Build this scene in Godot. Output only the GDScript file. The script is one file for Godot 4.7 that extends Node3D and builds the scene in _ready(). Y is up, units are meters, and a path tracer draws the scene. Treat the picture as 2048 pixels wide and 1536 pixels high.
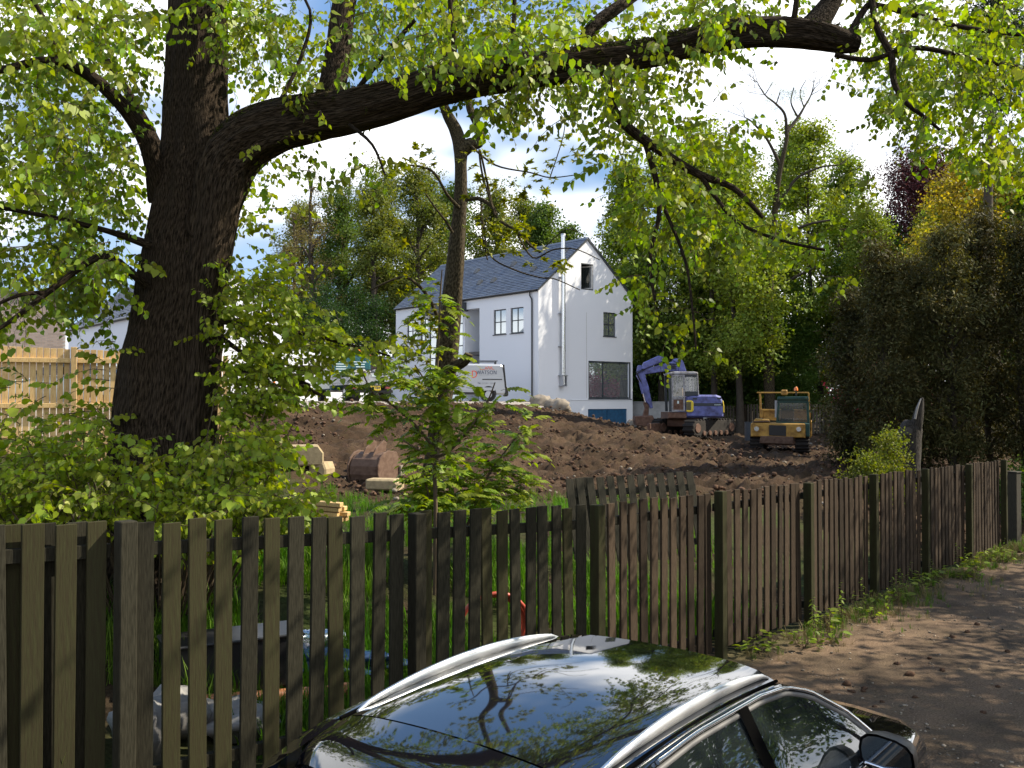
extends Node3D
# A lane with a slatted fence, a dark parked car, an old lime tree and, behind the fence, a white house on a building site.
# x right, y up, -z away from the camera; site() takes the distance away from the camera as a positive number.
const F := 1900.0          # focal length of the photograph in its own pixels (2048 wide)
const PITCH := 0.0184
const EYE := Vector3(0, 3, 0)
const SUN_TO := Vector3(0.97, 0.90, -0.20)
var rng := RandomNumberGenerator.new()
var nz := FastNoiseLite.new()
var nz2 := FastNoiseLite.new()
var TX := {}
var MT := {}
var used := {}

func _ready():
	rng.seed = 7
	nz.seed = 3; nz.frequency = 0.5; nz.fractal_octaves = 4
	nz2.seed = 11; nz2.frequency = 0.35; nz2.fractal_octaves = 2
	# camera
	var cam := Camera3D.new()
	cam.name = "camera"
	add_child(cam)
	cam.position = EYE
	cam.rotation.x = PITCH
	cam.fov = rad_to_deg(2.0 * atan(768.0 / F))
	cam.near = 0.05
	cam.far = 900.0
	cam.current = true
	# sky, exposure
	var env := Environment.new()
	env.background_mode = Environment.BG_SKY
	var sky := Sky.new()
	var ps := PanoramaSkyMaterial.new()
	ps.panorama = sky_image()
	sky.sky_material = ps
	env.sky = sky
	env.background_energy_multiplier = 0.44
	env.tonemap_mode = Environment.TONE_MAPPER_LINEAR
	env.tonemap_exposure = 2.0
	env.sdfgi_enabled = true
	env.ssao_enabled = true
	env.ssil_enabled = true
	var we := WorldEnvironment.new()
	we.name = "world_environment"
	we.environment = env
	add_child(we)
	# sun
	var sun := DirectionalLight3D.new()
	sun.name = "sun"
	sun.light_energy = 1.6
	sun.light_angular_distance = 0.5
	sun.light_color = Color(1.0, 0.95, 0.86)
	sun.shadow_enabled = true
	add_child(sun)
	sun.look_at_from_position(SUN_TO.normalized() * 50.0, Vector3.ZERO, Vector3.UP)
	make_textures()
	make_materials()
	build_ground()
	build_fence()
	build_house()
	build_outbuildings()
	build_back_fence()
	build_lime()
	build_thin_tree()
	build_saplings()
	build_woods()
	build_car()
	build_van()
	build_truck()
	build_excavator()
	build_dumper()
	build_site_things()
	build_lane_things()

# ---------------------------------------------------------------- positions
func site(x: float, away: float, y: float) -> Vector3:
	return Vector3(x, y, -away)

func pix(px: float, py: float, away: float) -> Vector3:
	# the point seen at a pixel of the photograph, at a given distance away
	var d := Vector3((px - 1024.0) / F, (768.0 - py) / F, -1.0).rotated(Vector3.RIGHT, PITCH)
	return EYE + d * (away / -d.z)

func pix_plane(px: float, py: float, p0: Vector3, n: Vector3) -> Vector3:
	var d := Vector3((px - 1024.0) / F, (768.0 - py) / F, -1.0).rotated(Vector3.RIGHT, PITCH)
	return EYE + d * ((p0 - EYE).dot(n) / d.dot(n))

func sky_image() -> ImageTexture:
	var w := 1024
	var h := 512
	var n := FastNoiseLite.new()
	n.seed = 21; n.frequency = 1.1; n.fractal_octaves = 6; n.fractal_gain = 0.52
	var n2 := FastNoiseLite.new()
	n2.seed = 5; n2.frequency = 0.9; n2.fractal_octaves = 2
	var data := PackedFloat32Array()
	data.resize(w * h * 3)
	var k := 0
	for j in h:
		var el := PI / 2.0 - (j + 0.5) / h * PI
		var sy := sin(el)
		var cy := cos(el)
		for i in w:
			var az := (i + 0.5) / w * TAU       # centre of the picture looks along -z
			var dir := Vector3(sin(az) * cy, sy, cos(az) * cy)
			var c: Vector3
			if sy < -0.02:
				c = Vector3(0.20, 0.20, 0.16)
			else:
				var e := maxf(sy, 0.0)
				var blue := Vector3(0.16, 0.38, 0.85).lerp(Vector3(0.55, 0.80, 1.08), pow(1.0 - e, 2.6))
				# clouds on a flat layer high above
				var q := Vector3(dir.x, 0.0, dir.z) / (e + 0.16) * 0.75
				var m := n.get_noise_3d(q.x, 0.7, q.z) * 1.25 + n2.get_noise_3d(q.x * 0.6 + 3.0, 0.0, q.z * 0.6) * 0.55
				var bank := exp(-pow((dir.x - 0.42) / 0.42, 2.0)) * maxf(-dir.z, 0.0) * 1.0
				var low := pow(1.0 - e, 4.2) * 0.85
				var cov := smoothstep(-0.10, 0.50, m + low + bank - 0.16)
				var cl := Vector3(2.2, 2.22, 2.25) * (0.9 + 0.2 * clampf(m + bank, 0.0, 1.0))
				c = blue.lerp(cl, cov)
			data[k] = c.x; data[k + 1] = c.y; data[k + 2] = c.z
			k += 3
	var im := Image.create_from_data(w, h, false, Image.FORMAT_RGBF, data.to_byte_array())
	return ImageTexture.create_from_image(im)

# ---------------------------------------------------------------- things, parts, labels
func numbered(called: String) -> String:
	var k: int = used.get(called, -1) + 1
	used[called] = k
	return called if k == 0 else "%s_%03d" % [called, k]

func thing(called: String, label: String, category: String, at := Vector3.ZERO, turn := 0.0, group := "") -> Node3D:
	var o := Node3D.new()
	o.name = numbered(called)
	add_child(o)
	o.position = at
	o.rotation.y = turn
	tag(o, label, category, group)
	return o

func tag(o: Node, label: String, category: String, group := ""):
	o.set_meta("label", label)
	o.set_meta("category", category)
	if group != "":
		o.set_meta("group", group)

func part(called: String, mesh: Mesh, m: Material, parent: Node, at := Vector3.ZERO, label := "") -> MeshInstance3D:
	var o := MeshInstance3D.new()
	o.name = called
	o.mesh = mesh
	if m != null:
		o.material_override = m
	parent.add_child(o, true)
	o.position = at
	if label != "":
		o.set_meta("label", label)
	return o

func struct(called: String, mesh: Mesh, m: Material) -> MeshInstance3D:
	var o := part(numbered(called), mesh, m, self)
	o.set_meta("kind", "structure")
	return o

func scatter(called: String, mesh: Mesh, m: Material, xf: Array, cols: Array, parent: Node) -> MultiMeshInstance3D:
	var mm := MultiMesh.new()
	mm.transform_format = MultiMesh.TRANSFORM_3D
	mm.use_colors = not cols.is_empty()
	mm.mesh = mesh
	mm.instance_count = xf.size()
	for i in xf.size():
		mm.set_instance_transform(i, xf[i])
		if mm.use_colors:
			mm.set_instance_color(i, cols[i])
	var o := MultiMeshInstance3D.new()
	o.name = called
	o.multimesh = mm
	o.material_override = m
	o.set_meta("kind", "stuff")
	parent.add_child(o, true)
	return o

# ---------------------------------------------------------------- mesh builder
class MB:
	var v := PackedVector3Array()
	var n := PackedVector3Array()
	var uv := PackedVector2Array()
	var c := PackedColorArray()
	var ix := PackedInt32Array()
	var col := Color(1, 1, 1)

	func tri(a: Vector3, b: Vector3, d: Vector3, out := Vector3.ZERO):
		var nn := (d - a).cross(b - a)
		if out != Vector3.ZERO and nn.dot(out) < 0.0:
			var s := b
			b = d
			d = s
			nn = -nn
		nn = nn.normalized()
		var k := v.size()
		for p in [a, b, d]:
			v.append(p); n.append(nn); c.append(col); uv.append(Vector2(p.x + p.z, p.y))
		ix.append_array([k, k + 1, k + 2])

	func quad(a: Vector3, b: Vector3, d: Vector3, e: Vector3, out := Vector3.ZERO):
		var nn := (d - a).cross(b - a) + (e - a).cross(d - a)
		if out != Vector3.ZERO and nn.dot(out) < 0.0:
			var s := b
			b = e
			e = s
			nn = -nn
		nn = nn.normalized()
		var k := v.size()
		for p in [a, b, d, e]:
			v.append(p); n.append(nn); c.append(col); uv.append(Vector2(p.x + p.z, p.y))
		ix.append_array([k, k + 1, k + 2, k, k + 2, k + 3])

	func box(ctr: Vector3, size: Vector3, bev := 0.0, bs := Basis.IDENTITY):
		var h := size * 0.5
		bev = minf(bev, minf(h.x, minf(h.y, h.z)) * 0.9)
		var g := h - Vector3.ONE * bev
		var P := func(ax: int, sx: float, sy: float, sz: float) -> Vector3:
			var p := Vector3(sx * g.x, sy * g.y, sz * g.z)
			p[ax] = [sx, sy, sz][ax] * h[ax]
			return ctr + bs * p
		for s in [-1.0, 1.0]:
			quad(P.call(0, s, -1, -1), P.call(0, s, 1, -1), P.call(0, s, 1, 1), P.call(0, s, -1, 1), bs.x * s)
			quad(P.call(1, -1, s, -1), P.call(1, 1, s, -1), P.call(1, 1, s, 1), P.call(1, -1, s, 1), bs.y * s)
			quad(P.call(2, -1, -1, s), P.call(2, 1, -1, s), P.call(2, 1, 1, s), P.call(2, -1, 1, s), bs.z * s)
		if bev > 0.0:
			for s in [-1.0, 1.0]:
				for t in [-1.0, 1.0]:
					quad(P.call(0, s, t, -1), P.call(0, s, t, 1), P.call(1, s, t, 1), P.call(1, s, t, -1), bs * Vector3(s, t, 0))
					quad(P.call(1, -1, s, t), P.call(1, 1, s, t), P.call(2, 1, s, t), P.call(2, -1, s, t), bs * Vector3(0, s, t))
					quad(P.call(0, s, -1, t), P.call(0, s, 1, t), P.call(2, s, 1, t), P.call(2, s, -1, t), bs * Vector3(s, 0, t))
					for u in [-1.0, 1.0]:
						tri(P.call(0, s, t, u), P.call(1, s, t, u), P.call(2, s, t, u), bs * Vector3(s, t, u))

	# rows of points joined into a smooth sheet; closed: each row is a ring
	func grid(rows: Array, closed := false, uvs := Vector2(1, 1)):
		var nr := rows.size()
		var nc: int = rows[0].size()
		var k := v.size()
		var wrap := nc + (1 if closed else 0)
		for r in nr:
			for j in wrap:
				v.append(rows[r][j % nc])
				n.append(Vector3.ZERO)
				c.append(col)
				uv.append(Vector2(float(j) / (wrap - 1) * uvs.x, float(r) / maxf(nr - 1, 1) * uvs.y))
		for r in nr - 1:
			for j in wrap - 1:
				var a := k + r * wrap + j
				var b := a + 1
				var d := a + wrap + 1
				var e := a + wrap
				var f1 := (v[d] - v[a]).cross(v[b] - v[a])
				var f2 := (v[e] - v[a]).cross(v[d] - v[a])
				n[a] += f1 + f2; n[b] += f1; n[d] += f1 + f2; n[e] += f2
				ix.append_array([a, b, d, a, d, e])
		if closed:
			for r in nr:
				var a := k + r * wrap
				var s := n[a] + n[a + wrap - 1]
				n[a] = s; n[a + wrap - 1] = s
		for i in range(k, v.size()):
			n[i] = n[i].normalized() if n[i].length_squared() > 1e-20 else Vector3.UP

	func fan(ring: Array, out: Vector3):
		var m := Vector3.ZERO
		for p in ring:
			m += p
		m /= ring.size()
		for i in ring.size():
			tri(m, ring[i], ring[(i + 1) % ring.size()], out)

	func tube(pts: Array, rad: Array, sides := 8, caps := true, vlen := 1.0):
		var rows := []
		var up := Vector3(0.13, 0.2, 0.97)
		var length := 0.0
		for i in pts.size():
			var t: Vector3 = (pts[mini(i + 1, pts.size() - 1)] - pts[maxi(i - 1, 0)]).normalized()
			var x := up.cross(t)
			if x.length() < 0.05:
				x = Vector3(1, 0.1, 0).cross(t)
			x = x.normalized()
			var y := t.cross(x)
			up = y.cross(x) * -1.0 if false else up
			if i > 0:
				length += pts[i].distance_to(pts[i - 1])
			var ring := []
			for s in sides:
				var a := TAU * s / sides
				ring.append(pts[i] + (x * cos(a) + y * sin(a)) * rad[i])
			rows.append(ring)
		grid(rows, true, Vector2(maxf(1.0, round(TAU * rad[0] / vlen)), length / vlen))
		if caps:
			fan(rows[0], pts[0] - pts[1])
			fan(rows[-1], pts[-1] - pts[-2])

	func rod(a: Vector3, b: Vector3, r: float, sides := 8):
		tube([a, b], [r, r], sides)

	# outline in the xy plane of bs, pushed along its z from z0 to z1
	func prism(poly: Array, z0: float, z1: float, bev := 0.0, bs := Basis.IDENTITY, o := Vector3.ZERO):
		var m := poly.size()
		var area := 0.0
		for i in m:
			area += poly[i].cross(poly[(i + 1) % m])
		var inn := []
		for i in m:
			var e1: Vector2 = (poly[i] - poly[(i + m - 1) % m]).normalized()
			var e2: Vector2 = (poly[(i + 1) % m] - poly[i]).normalized()
			var q := Vector2(-e1.y, e1.x) + Vector2(-e2.y, e2.x)
			q = q.normalized() / maxf(0.4, sqrt((1.0 + e1.dot(e2)) * 0.5))
			inn.append(poly[i] + q * bev * signf(area))
		var tr := Geometry2D.triangulate_polygon(PackedVector2Array(inn if bev > 0.0 else poly))
		var W := func(p: Vector2, z: float) -> Vector3:
			return o + bs * Vector3(p.x, p.y, z)
		var lo := minf(z0, z1)
		var hi := maxf(z0, z1)
		for i in range(0, tr.size(), 3):
			tri(W.call(inn[tr[i]], hi), W.call(inn[tr[i + 1]], hi), W.call(inn[tr[i + 2]], hi), bs.z)
			tri(W.call(inn[tr[i]], lo), W.call(inn[tr[i + 1]], lo), W.call(inn[tr[i + 2]], lo), -bs.z)
		for i in m:
			var j := (i + 1) % m
			var e: Vector2 = poly[j] - poly[i]
			var out := bs * Vector3(e.y, -e.x, 0) * signf(area)
			quad(W.call(poly[i], lo + bev), W.call(poly[j], lo + bev), W.call(poly[j], hi - bev), W.call(poly[i], hi - bev), out)
			if bev > 0.0:
				quad(W.call(poly[i], hi - bev), W.call(poly[j], hi - bev), W.call(inn[j], hi), W.call(inn[i], hi), out + bs.z * out.length())
				quad(W.call(poly[i], lo + bev), W.call(poly[j], lo + bev), W.call(inn[j], lo), W.call(inn[i], lo), out - bs.z * out.length())

	func mesh() -> ArrayMesh:
		var a := []
		a.resize(Mesh.ARRAY_MAX)
		a[Mesh.ARRAY_VERTEX] = v
		a[Mesh.ARRAY_NORMAL] = n
		a[Mesh.ARRAY_TEX_UV] = uv
		a[Mesh.ARRAY_COLOR] = c
		a[Mesh.ARRAY_INDEX] = ix
		var m := ArrayMesh.new()
		m.add_surface_from_arrays(Mesh.PRIMITIVE_TRIANGLES, a)
		return m

func box_part(called: String, size: Vector3, m: Material, parent: Node, at: Vector3, bev := 0.01, turn := Vector3.ZERO) -> MeshInstance3D:
	var b := MB.new()
	b.box(Vector3.ZERO, size, bev)
	var o := part(called, b.mesh(), m, parent, at)
	o.rotation = turn
	return o

func rod_part(called: String, a: Vector3, b: Vector3, r: float, m: Material, parent: Node, sides := 10) -> MeshInstance3D:
	var k := MB.new()
	k.rod(a, b, r, sides)
	return part(called, k.mesh(), m, parent)

func prism_part(called: String, poly: Array, z0: float, z1: float, bev: float, m: Material, parent: Node, bs := Basis.IDENTITY, o := Vector3.ZERO) -> MeshInstance3D:
	var k := MB.new()
	k.prism(poly, z0, z1, bev, bs, o)
	return part(called, k.mesh(), m, parent)

func ring_pts(c: Vector3, r: float, sides: int, bs: Basis, sx := 1.0, sy := 1.0) -> Array:
	var a := []
	for i in sides:
		var t := TAU * i / sides
		a.append(c + bs * Vector3(cos(t) * r * sx, sin(t) * r * sy, 0))
	return a

func lump(sz: Vector3, rough: float, sd: int, seg := 9) -> ArrayMesh:
	# an uneven stone or clod
	var b := MB.new()
	var rows := []
	for i in seg + 1:
		var th := PI * i / seg
		var ring := []
		for j in seg * 2:
			var ph := TAU * j / (seg * 2)
			var d := Vector3(sin(th) * cos(ph), cos(th), sin(th) * sin(ph))
			var r := 1.0 + rough * nz.get_noise_3d(d.x * 2.2 + sd * 7.3, d.y * 2.2, d.z * 2.2) + rough * 0.4 * nz.get_noise_3d(d.x * 6.0, d.y * 6.0 + sd * 3.1, d.z * 6.0)
			ring.append(Vector3(d.x * sz.x, d.y * sz.y, d.z * sz.z) * 0.5 * r)
		rows.append(ring)
	b.grid(rows, true)
	return b.mesh()

# ---------------------------------------------------------------- textures and materials
func tex(called: String, freq: float, oct: int, a: Color, b: Color, gamma := 1.0, kind := FastNoiseLite.TYPE_SIMPLEX_SMOOTH, sd := 1, size := 256):
	var n := FastNoiseLite.new()
	n.noise_type = kind
	n.seed = sd; n.frequency = freq; n.fractal_octaves = oct; n.fractal_gain = 0.55
	if kind == FastNoiseLite.TYPE_CELLULAR:
		n.cellular_return_type = FastNoiseLite.RETURN_DISTANCE
		n.fractal_type = FastNoiseLite.FRACTAL_NONE
	var im := n.get_seamless_image(size, size)
	im.convert(Image.FORMAT_L8)
	var src := im.get_data()
	var lut := PackedByteArray()
	lut.resize(768)
	for i in 256:
		var c := a.lerp(b, pow(i / 255.0, gamma)).linear_to_srgb()
		lut[i * 3] = int(clampf(c.r, 0, 1) * 255); lut[i * 3 + 1] = int(clampf(c.g, 0, 1) * 255); lut[i * 3 + 2] = int(clampf(c.b, 0, 1) * 255)
	var out := PackedByteArray()
	out.resize(size * size * 3)
	for i in size * size:
		var s := src[i] * 3
		out[i * 3] = lut[s]; out[i * 3 + 1] = lut[s + 1]; out[i * 3 + 2] = lut[s + 2]
	TX[called] = ImageTexture.create_from_image(Image.create_from_data(size, size, false, Image.FORMAT_RGB8, out))

func make_textures():
	var W := Color(1, 1, 1)
	tex("soft", 0.012, 5, Color(0.55, 0.55, 0.55), W, 1.0)
	tex("fine", 0.05, 4, Color(0.45, 0.45, 0.45), W, 1.0, FastNoiseLite.TYPE_SIMPLEX_SMOOTH, 2)
	tex("grain", 0.03, 5, Color(0.35, 0.34, 0.32), W, 1.0, FastNoiseLite.TYPE_SIMPLEX_SMOOTH, 3)
	tex("bark", 0.025, 5, Color(0.05, 0.045, 0.04), W, 1.1, FastNoiseLite.TYPE_SIMPLEX, 4)
	tex("grit", 0.09, 4, Color(0.25, 0.24, 0.22), W, 1.2, FastNoiseLite.TYPE_VALUE_CUBIC, 5, 512)
	tex("cell", 0.06, 1, Color(0.3, 0.3, 0.3), W, 0.8, FastNoiseLite.TYPE_CELLULAR, 6)
	tex("moss", 0.02, 5, Color(0.50, 0.42, 0.34), Color(0.66, 0.72, 0.46), 1.0, FastNoiseLite.TYPE_SIMPLEX_SMOOTH, 7)
	tex("rust", 0.025, 5, Color(0.30, 0.16, 0.09), W, 0.8, FastNoiseLite.TYPE_SIMPLEX_SMOOTH, 8)
	tex("mud", 0.02, 5, Color(0.22, 0.15, 0.10), W, 0.7, FastNoiseLite.TYPE_SIMPLEX_SMOOTH, 9)
	tex("boardgrain", 0.03, 5, Color(0.62, 0.50, 0.34), W, 0.8, FastNoiseLite.TYPE_SIMPLEX_SMOOTH, 10)

func lin(r: float, g: float, b: float) -> Color:
	return Color(r, g, b).linear_to_srgb()

func M(called: String, r: float, g: float, b: float, rough := 0.8, o := {}) -> StandardMaterial3D:
	var m := StandardMaterial3D.new()
	m.resource_name = called
	m.albedo_color = lin(r, g, b)
	m.roughness = rough
	m.metallic = o.get("metal", 0.0)
	if o.has("spec"):
		m.metallic_specular = o.spec
	m.vertex_color_use_as_albedo = o.get("vc", false)
	m.cull_mode = BaseMaterial3D.CULL_DISABLED
	if o.has("tex"):
		m.albedo_texture = TX[o.tex]
	if o.has("scale"):
		var s = o.scale
		m.uv1_scale = s if s is Vector3 else Vector3(s, s, s)
	var tri: String = o.get("tri", "local")
	if (o.has("tex") or o.has("bump")) and tri != "uv":
		m.uv1_triplanar = true
		m.uv1_world_triplanar = tri == "world"
	if o.has("bump"):
		m.heightmap_enabled = true
		m.heightmap_texture = TX[o.bump]
		m.heightmap_scale = o.get("cm", 0.3)
	if o.has("coat"):
		m.clearcoat_enabled = true
		m.clearcoat = o.coat
		m.clearcoat_roughness = o.get("coat_rough", 0.03)
	if o.has("back"):
		m.backlight_enabled = true
		m.backlight = o.back
	if o.has("alpha"):
		m.transparency = BaseMaterial3D.TRANSPARENCY_ALPHA
		m.albedo_color.a = o.alpha
	MT[called] = m
	return m

func make_materials():
	var LEAF_BACK := Color(1.0, 1.0, 0.22)
	M("ground", 1.25, 1.25, 1.25, 0.95, {"tex": "grit", "tri": "world", "scale": 0.9, "bump": "grit", "cm": 2.2, "vc": true, "spec": 0.2})
	M("lane", 1.2, 1.2, 1.2, 0.95, {"tex": "grit", "tri": "world", "scale": 2.0, "bump": "grit", "cm": 1.0, "vc": true, "spec": 0.25})
	M("clod", 0.115, 0.070, 0.047, 0.95, {"tex": "fine", "scale": 3.0, "vc": true, "spec": 0.2})
	M("stone", 0.25, 0.215, 0.17, 0.9, {"tex": "soft", "tri": "world", "scale": 1.3, "bump": "grit", "cm": 0.8, "vc": true})
	M("stone_warm", 0.42, 0.33, 0.19, 0.9, {"tex": "soft", "tri": "world", "scale": 1.7, "bump": "fine", "cm": 0.8})
	M("bark", 0.085, 0.064, 0.045, 0.95, {"tex": "bark", "tri": "uv", "scale": Vector3(2.0, 0.36, 1), "bump": "bark", "cm": 5.0, "spec": 0.2, "vc": true})
	M("bark_light", 0.105, 0.086, 0.055, 0.95, {"tex": "bark", "tri": "uv", "scale": Vector3(1.0, 0.6, 1), "bump": "bark", "cm": 1.2, "spec": 0.2, "vc": true})
	M("bark_far", 0.075, 0.063, 0.05, 0.95, {"spec": 0.2, "tex": "soft", "scale": 0.6})
	M("moss", 0.055, 0.062, 0.016, 0.95, {"vc": true, "spec": 0.1})
	M("twig", 0.10, 0.075, 0.05, 0.9, {"spec": 0.3})
	M("lime_leaf", 0.26, 0.345, 0.026, 0.5, {"vc": true, "back": LEAF_BACK, "spec": 0.45})
	M("ash_leaf", 0.22, 0.33, 0.028, 0.5, {"vc": true, "back": LEAF_BACK, "spec": 0.45})
	M("far_leaf", 1.0, 1.0, 1.0, 0.6, {"vc": true, "back": Color(0.95, 0.95, 0.35), "spec": 0.35})
	M("yew_leaf", 1.0, 1.0, 1.0, 0.7, {"vc": true, "back": Color(0.7, 0.65, 0.3), "spec": 0.3})
	M("red_leaf", 1.0, 1.0, 1.0, 0.6, {"vc": true, "back": Color(0.5, 0.2, 0.2), "spec": 0.35})
	M("grass", 0.10, 0.20, 0.03, 0.6, {"vc": true, "back": Color(0.8, 0.95, 0.3), "spec": 0.3})
	M("straw", 0.24, 0.20, 0.10, 0.8, {"vc": true, "spec": 0.2, "back": Color(0.5, 0.45, 0.25)})
	for i in 6:
		var k: float = [1.0, 0.76, 1.25, 0.62, 0.9, 1.4][i]
		M("slat_green_%d" % i, 0.039 * k, 0.037 * k, 0.025 * k, 0.9, {"tex": "moss" if i % 3 == 2 else "grain", "scale": Vector3(9, 0.9, 9), "bump": "grain", "cm": 0.3, "spec": 0.25})
		M("slat_brown_%d" % i, 0.057 * k, 0.041 * k, 0.028 * k, 0.9, {"tex": "grain", "scale": Vector3(9, 0.9, 9), "bump": "grain", "cm": 0.3, "spec": 0.25})
	M("post_green", 0.050, 0.050, 0.031, 0.9, {"tex": "moss", "scale": Vector3(3.0, 0.8, 3.0), "bump": "grain", "cm": 0.4, "spec": 0.25})
	for i in 3:
		var k: float = [1.0, 0.85, 1.12][i]
		M("new_wood_%d" % i, 0.60 * k, 0.43 * k, 0.20 * k, 0.75, {"tex": "boardgrain", "scale": Vector3(5, 0.6, 5)})
	M("fence_grey", 0.17, 0.14, 0.105, 0.9, {"tex": "grain", "scale": Vector3(5, 0.6, 5)})
	M("old_wood", 0.048, 0.043, 0.028, 0.95, {"tex": "grain", "scale": Vector3(7, 0.8, 7), "bump": "grain", "cm": 0.4})
	M("render_white", 0.80, 0.80, 0.80, 0.9, {"tex": "soft", "tri": "world", "scale": 0.35, "bump": "fine", "cm": 0.25})
	MT["render_white"].albedo_texture = null
	M("render_white", 0.68, 0.70, 0.74, 0.9, {"bump": "fine", "tri": "world", "scale": 2.0, "cm": 0.3, "spec": 0.25})
	M("slate", 0.125, 0.15, 0.195, 0.55, {"vc": true, "spec": 0.5})
	M("frame_dark", 0.035, 0.042, 0.05, 0.45, {})
	M("frame_light", 0.55, 0.55, 0.54, 0.5, {})
	M("black_plastic", 0.012, 0.012, 0.013, 0.4, {})
	M("rubber", 0.018, 0.017, 0.016, 0.9, {"tex": "mud", "scale": 1.2})
	M("glass_dark", 0.012, 0.016, 0.018, 0.02, {"alpha": 0.8, "spec": 1.0, "coat": 1.0, "coat_rough": 0.01})
	M("glass", 0.08, 0.10, 0.10, 0.02, {"alpha": 0.30, "spec": 0.8})
	M("glass_house", 0.50, 0.54, 0.56, 0.025, {"alpha": 0.93, "metal": 0.8})
	M("pillar_black", 0.003, 0.003, 0.003, 1.0, {"spec": 0.03})
	M("mirror_glass", 0.75, 0.78, 0.8, 0.03, {"metal": 1.0})
	M("room", 0.10, 0.095, 0.09, 0.9)
	M("steel", 0.62, 0.64, 0.66, 0.22, {"metal": 1.0, "bump": "soft", "scale": 1.2, "cm": 0.15})
	M("steel_dull", 0.45, 0.47, 0.50, 0.45, {"metal": 0.8})
	M("chrome", 0.85, 0.86, 0.88, 0.12, {"metal": 1.0})
	M("rail_silver", 0.80, 0.82, 0.84, 0.36, {"metal": 0.9})
	M("car_paint", 0.005, 0.005, 0.007, 0.04, {"coat": 1.0, "coat_rough": 0.025, "spec": 1.0})
	M("car_silver", 0.45, 0.48, 0.46, 0.35, {"coat": 1.0, "metal": 0.4})
	M("car_inside", 0.02, 0.02, 0.022, 0.8)
	M("grey_trim", 0.10, 0.10, 0.10, 0.6)
	M("red_lamp", 0.35, 0.01, 0.01, 0.2, {"coat": 1.0})
	M("orange_lamp", 0.80, 0.20, 0.02, 0.3, {"coat": 0.6})
	M("clear_lamp", 0.7, 0.7, 0.7, 0.12, {"metal": 0.7})
	M("van_white", 0.40, 0.42, 0.45, 0.3, {"coat": 0.8, "coat_rough": 0.08})
	M("sign_red", 0.75, 0.10, 0.04, 0.5)
	M("sign_dark", 0.03, 0.04, 0.09, 0.5)
	M("sign_pale", 0.55, 0.65, 0.65, 0.6)
	M("plate_yellow", 0.75, 0.55, 0.05, 0.5)
	M("teal", 0.008, 0.105, 0.125, 0.4, {"coat": 0.5, "tex": "soft", "scale": 0.8})
	M("bed_grey", 0.42, 0.44, 0.47, 0.5, {"tex": "soft", "scale": 0.8})
	M("digger_blue", 0.16, 0.185, 0.46, 0.5, {"tex": "mud", "scale": 0.55, "spec": 0.4})
	M("digger_grey", 0.38, 0.39, 0.42, 0.5, {"tex": "mud", "scale": 0.8})
	M("digger_brown", 0.16, 0.09, 0.06, 0.8, {"tex": "rust", "scale": 0.8})
	M("track", 0.017, 0.013, 0.010, 0.9, {"tex": "mud", "scale": 1.1, "bump": "fine", "cm": 0.5})
	M("yellow", 0.66, 0.50, 0.04, 0.5)
	M("dumper_yellow", 0.52, 0.30, 0.055, 0.6, {"tex": "mud", "scale": 0.6})
	M("dumper_green", 0.01, 0.055, 0.042, 0.5, {"tex": "soft", "scale": 1.0})
	M("rust", 0.15, 0.095, 0.065, 0.85, {"tex": "rust", "scale": 0.9, "bump": "fine", "cm": 0.5})
	M("seat_tan", 0.30, 0.20, 0.09, 0.8)
	M("hoarding_blue", 0.010, 0.085, 0.19, 0.55, {"tex": "soft", "scale": 0.9})
	M("tarp_blue", 0.02, 0.06, 0.16, 0.5)
	M("terracotta", 0.50, 0.21, 0.10, 0.35)
	M("foil", 0.80, 0.81, 0.83, 0.25, {"metal": 1.0})
	M("sack", 0.26, 0.255, 0.25, 0.7, {"tex": "soft", "scale": 2.0})
	M("pipe_red", 0.38, 0.05, 0.025, 0.5)
	M("brick_grey", 0.33, 0.27, 0.235, 0.9, {"vc": true})
	M("rubble_wall", 0.20, 0.15, 0.115, 0.95, {"tex": "cell", "tri": "world", "scale": 0.9, "bump": "cell", "cm": 3.0})
	M("wall_grey", 0.42, 0.42, 0.41, 0.9, {"tex": "soft", "tri": "world", "scale": 0.5})
	M("dead_wood", 0.045, 0.037, 0.028, 0.95, {"tex": "bark", "tri": "uv", "scale": Vector3(1, 0.4, 1), "bump": "bark", "cm": 2.0})
	M("pale_split", 0.22, 0.21, 0.2, 0.8)

# ---------------------------------------------------------------- the lie of the land
# fence posts: x, distance away, top of the fence
const POSTS := [[-4.20, 4.45, 2.34], [-2.488, 6.108, 2.225], [-0.79, 7.74, 2.095], [0.81, 9.28, 1.985], [2.40, 11.08, 1.94], [3.985, 12.88, 1.90], [5.56, 14.70, 1.862], [7.14, 16.50, 1.826], [8.75, 18.28, 1.79], [10.36, 20.10, 1.76]]
const PLATEAU := [[-26.0, 12.0, 9.0], [-12.0, 26.0, 10.0], [-6.5, 35.5, 13.0], [-2.5, 40.0, 15.0], [0.0, 46.0, 9.5], [1.0, 52.8, 6.8], [1.4, 56.0, 6.0], [1.0, 90.0, 7.0]]

func fence_side(x: float, z: float) -> float:
	# metres behind the fence (negative on the lane)
	var p := Vector2(x - 0.81, z - 9.28)
	var d1 := Vector2(0.70, 0.714)
	var d2 := Vector2(0.662, 0.75)
	var d := d1 if p.dot(d1) < 0.0 else d2
	return p.dot(Vector2(-d.y, d.x))

func lane_height(x: float, z: float) -> float:
	var t := x * 0.67 + z * 0.742
	if t < 9.9:
		return 0.36 + (2.2 - t) * 0.0468
	return -0.01 - (minf(t, 40.0) - 9.9) * 0.0083

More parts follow.
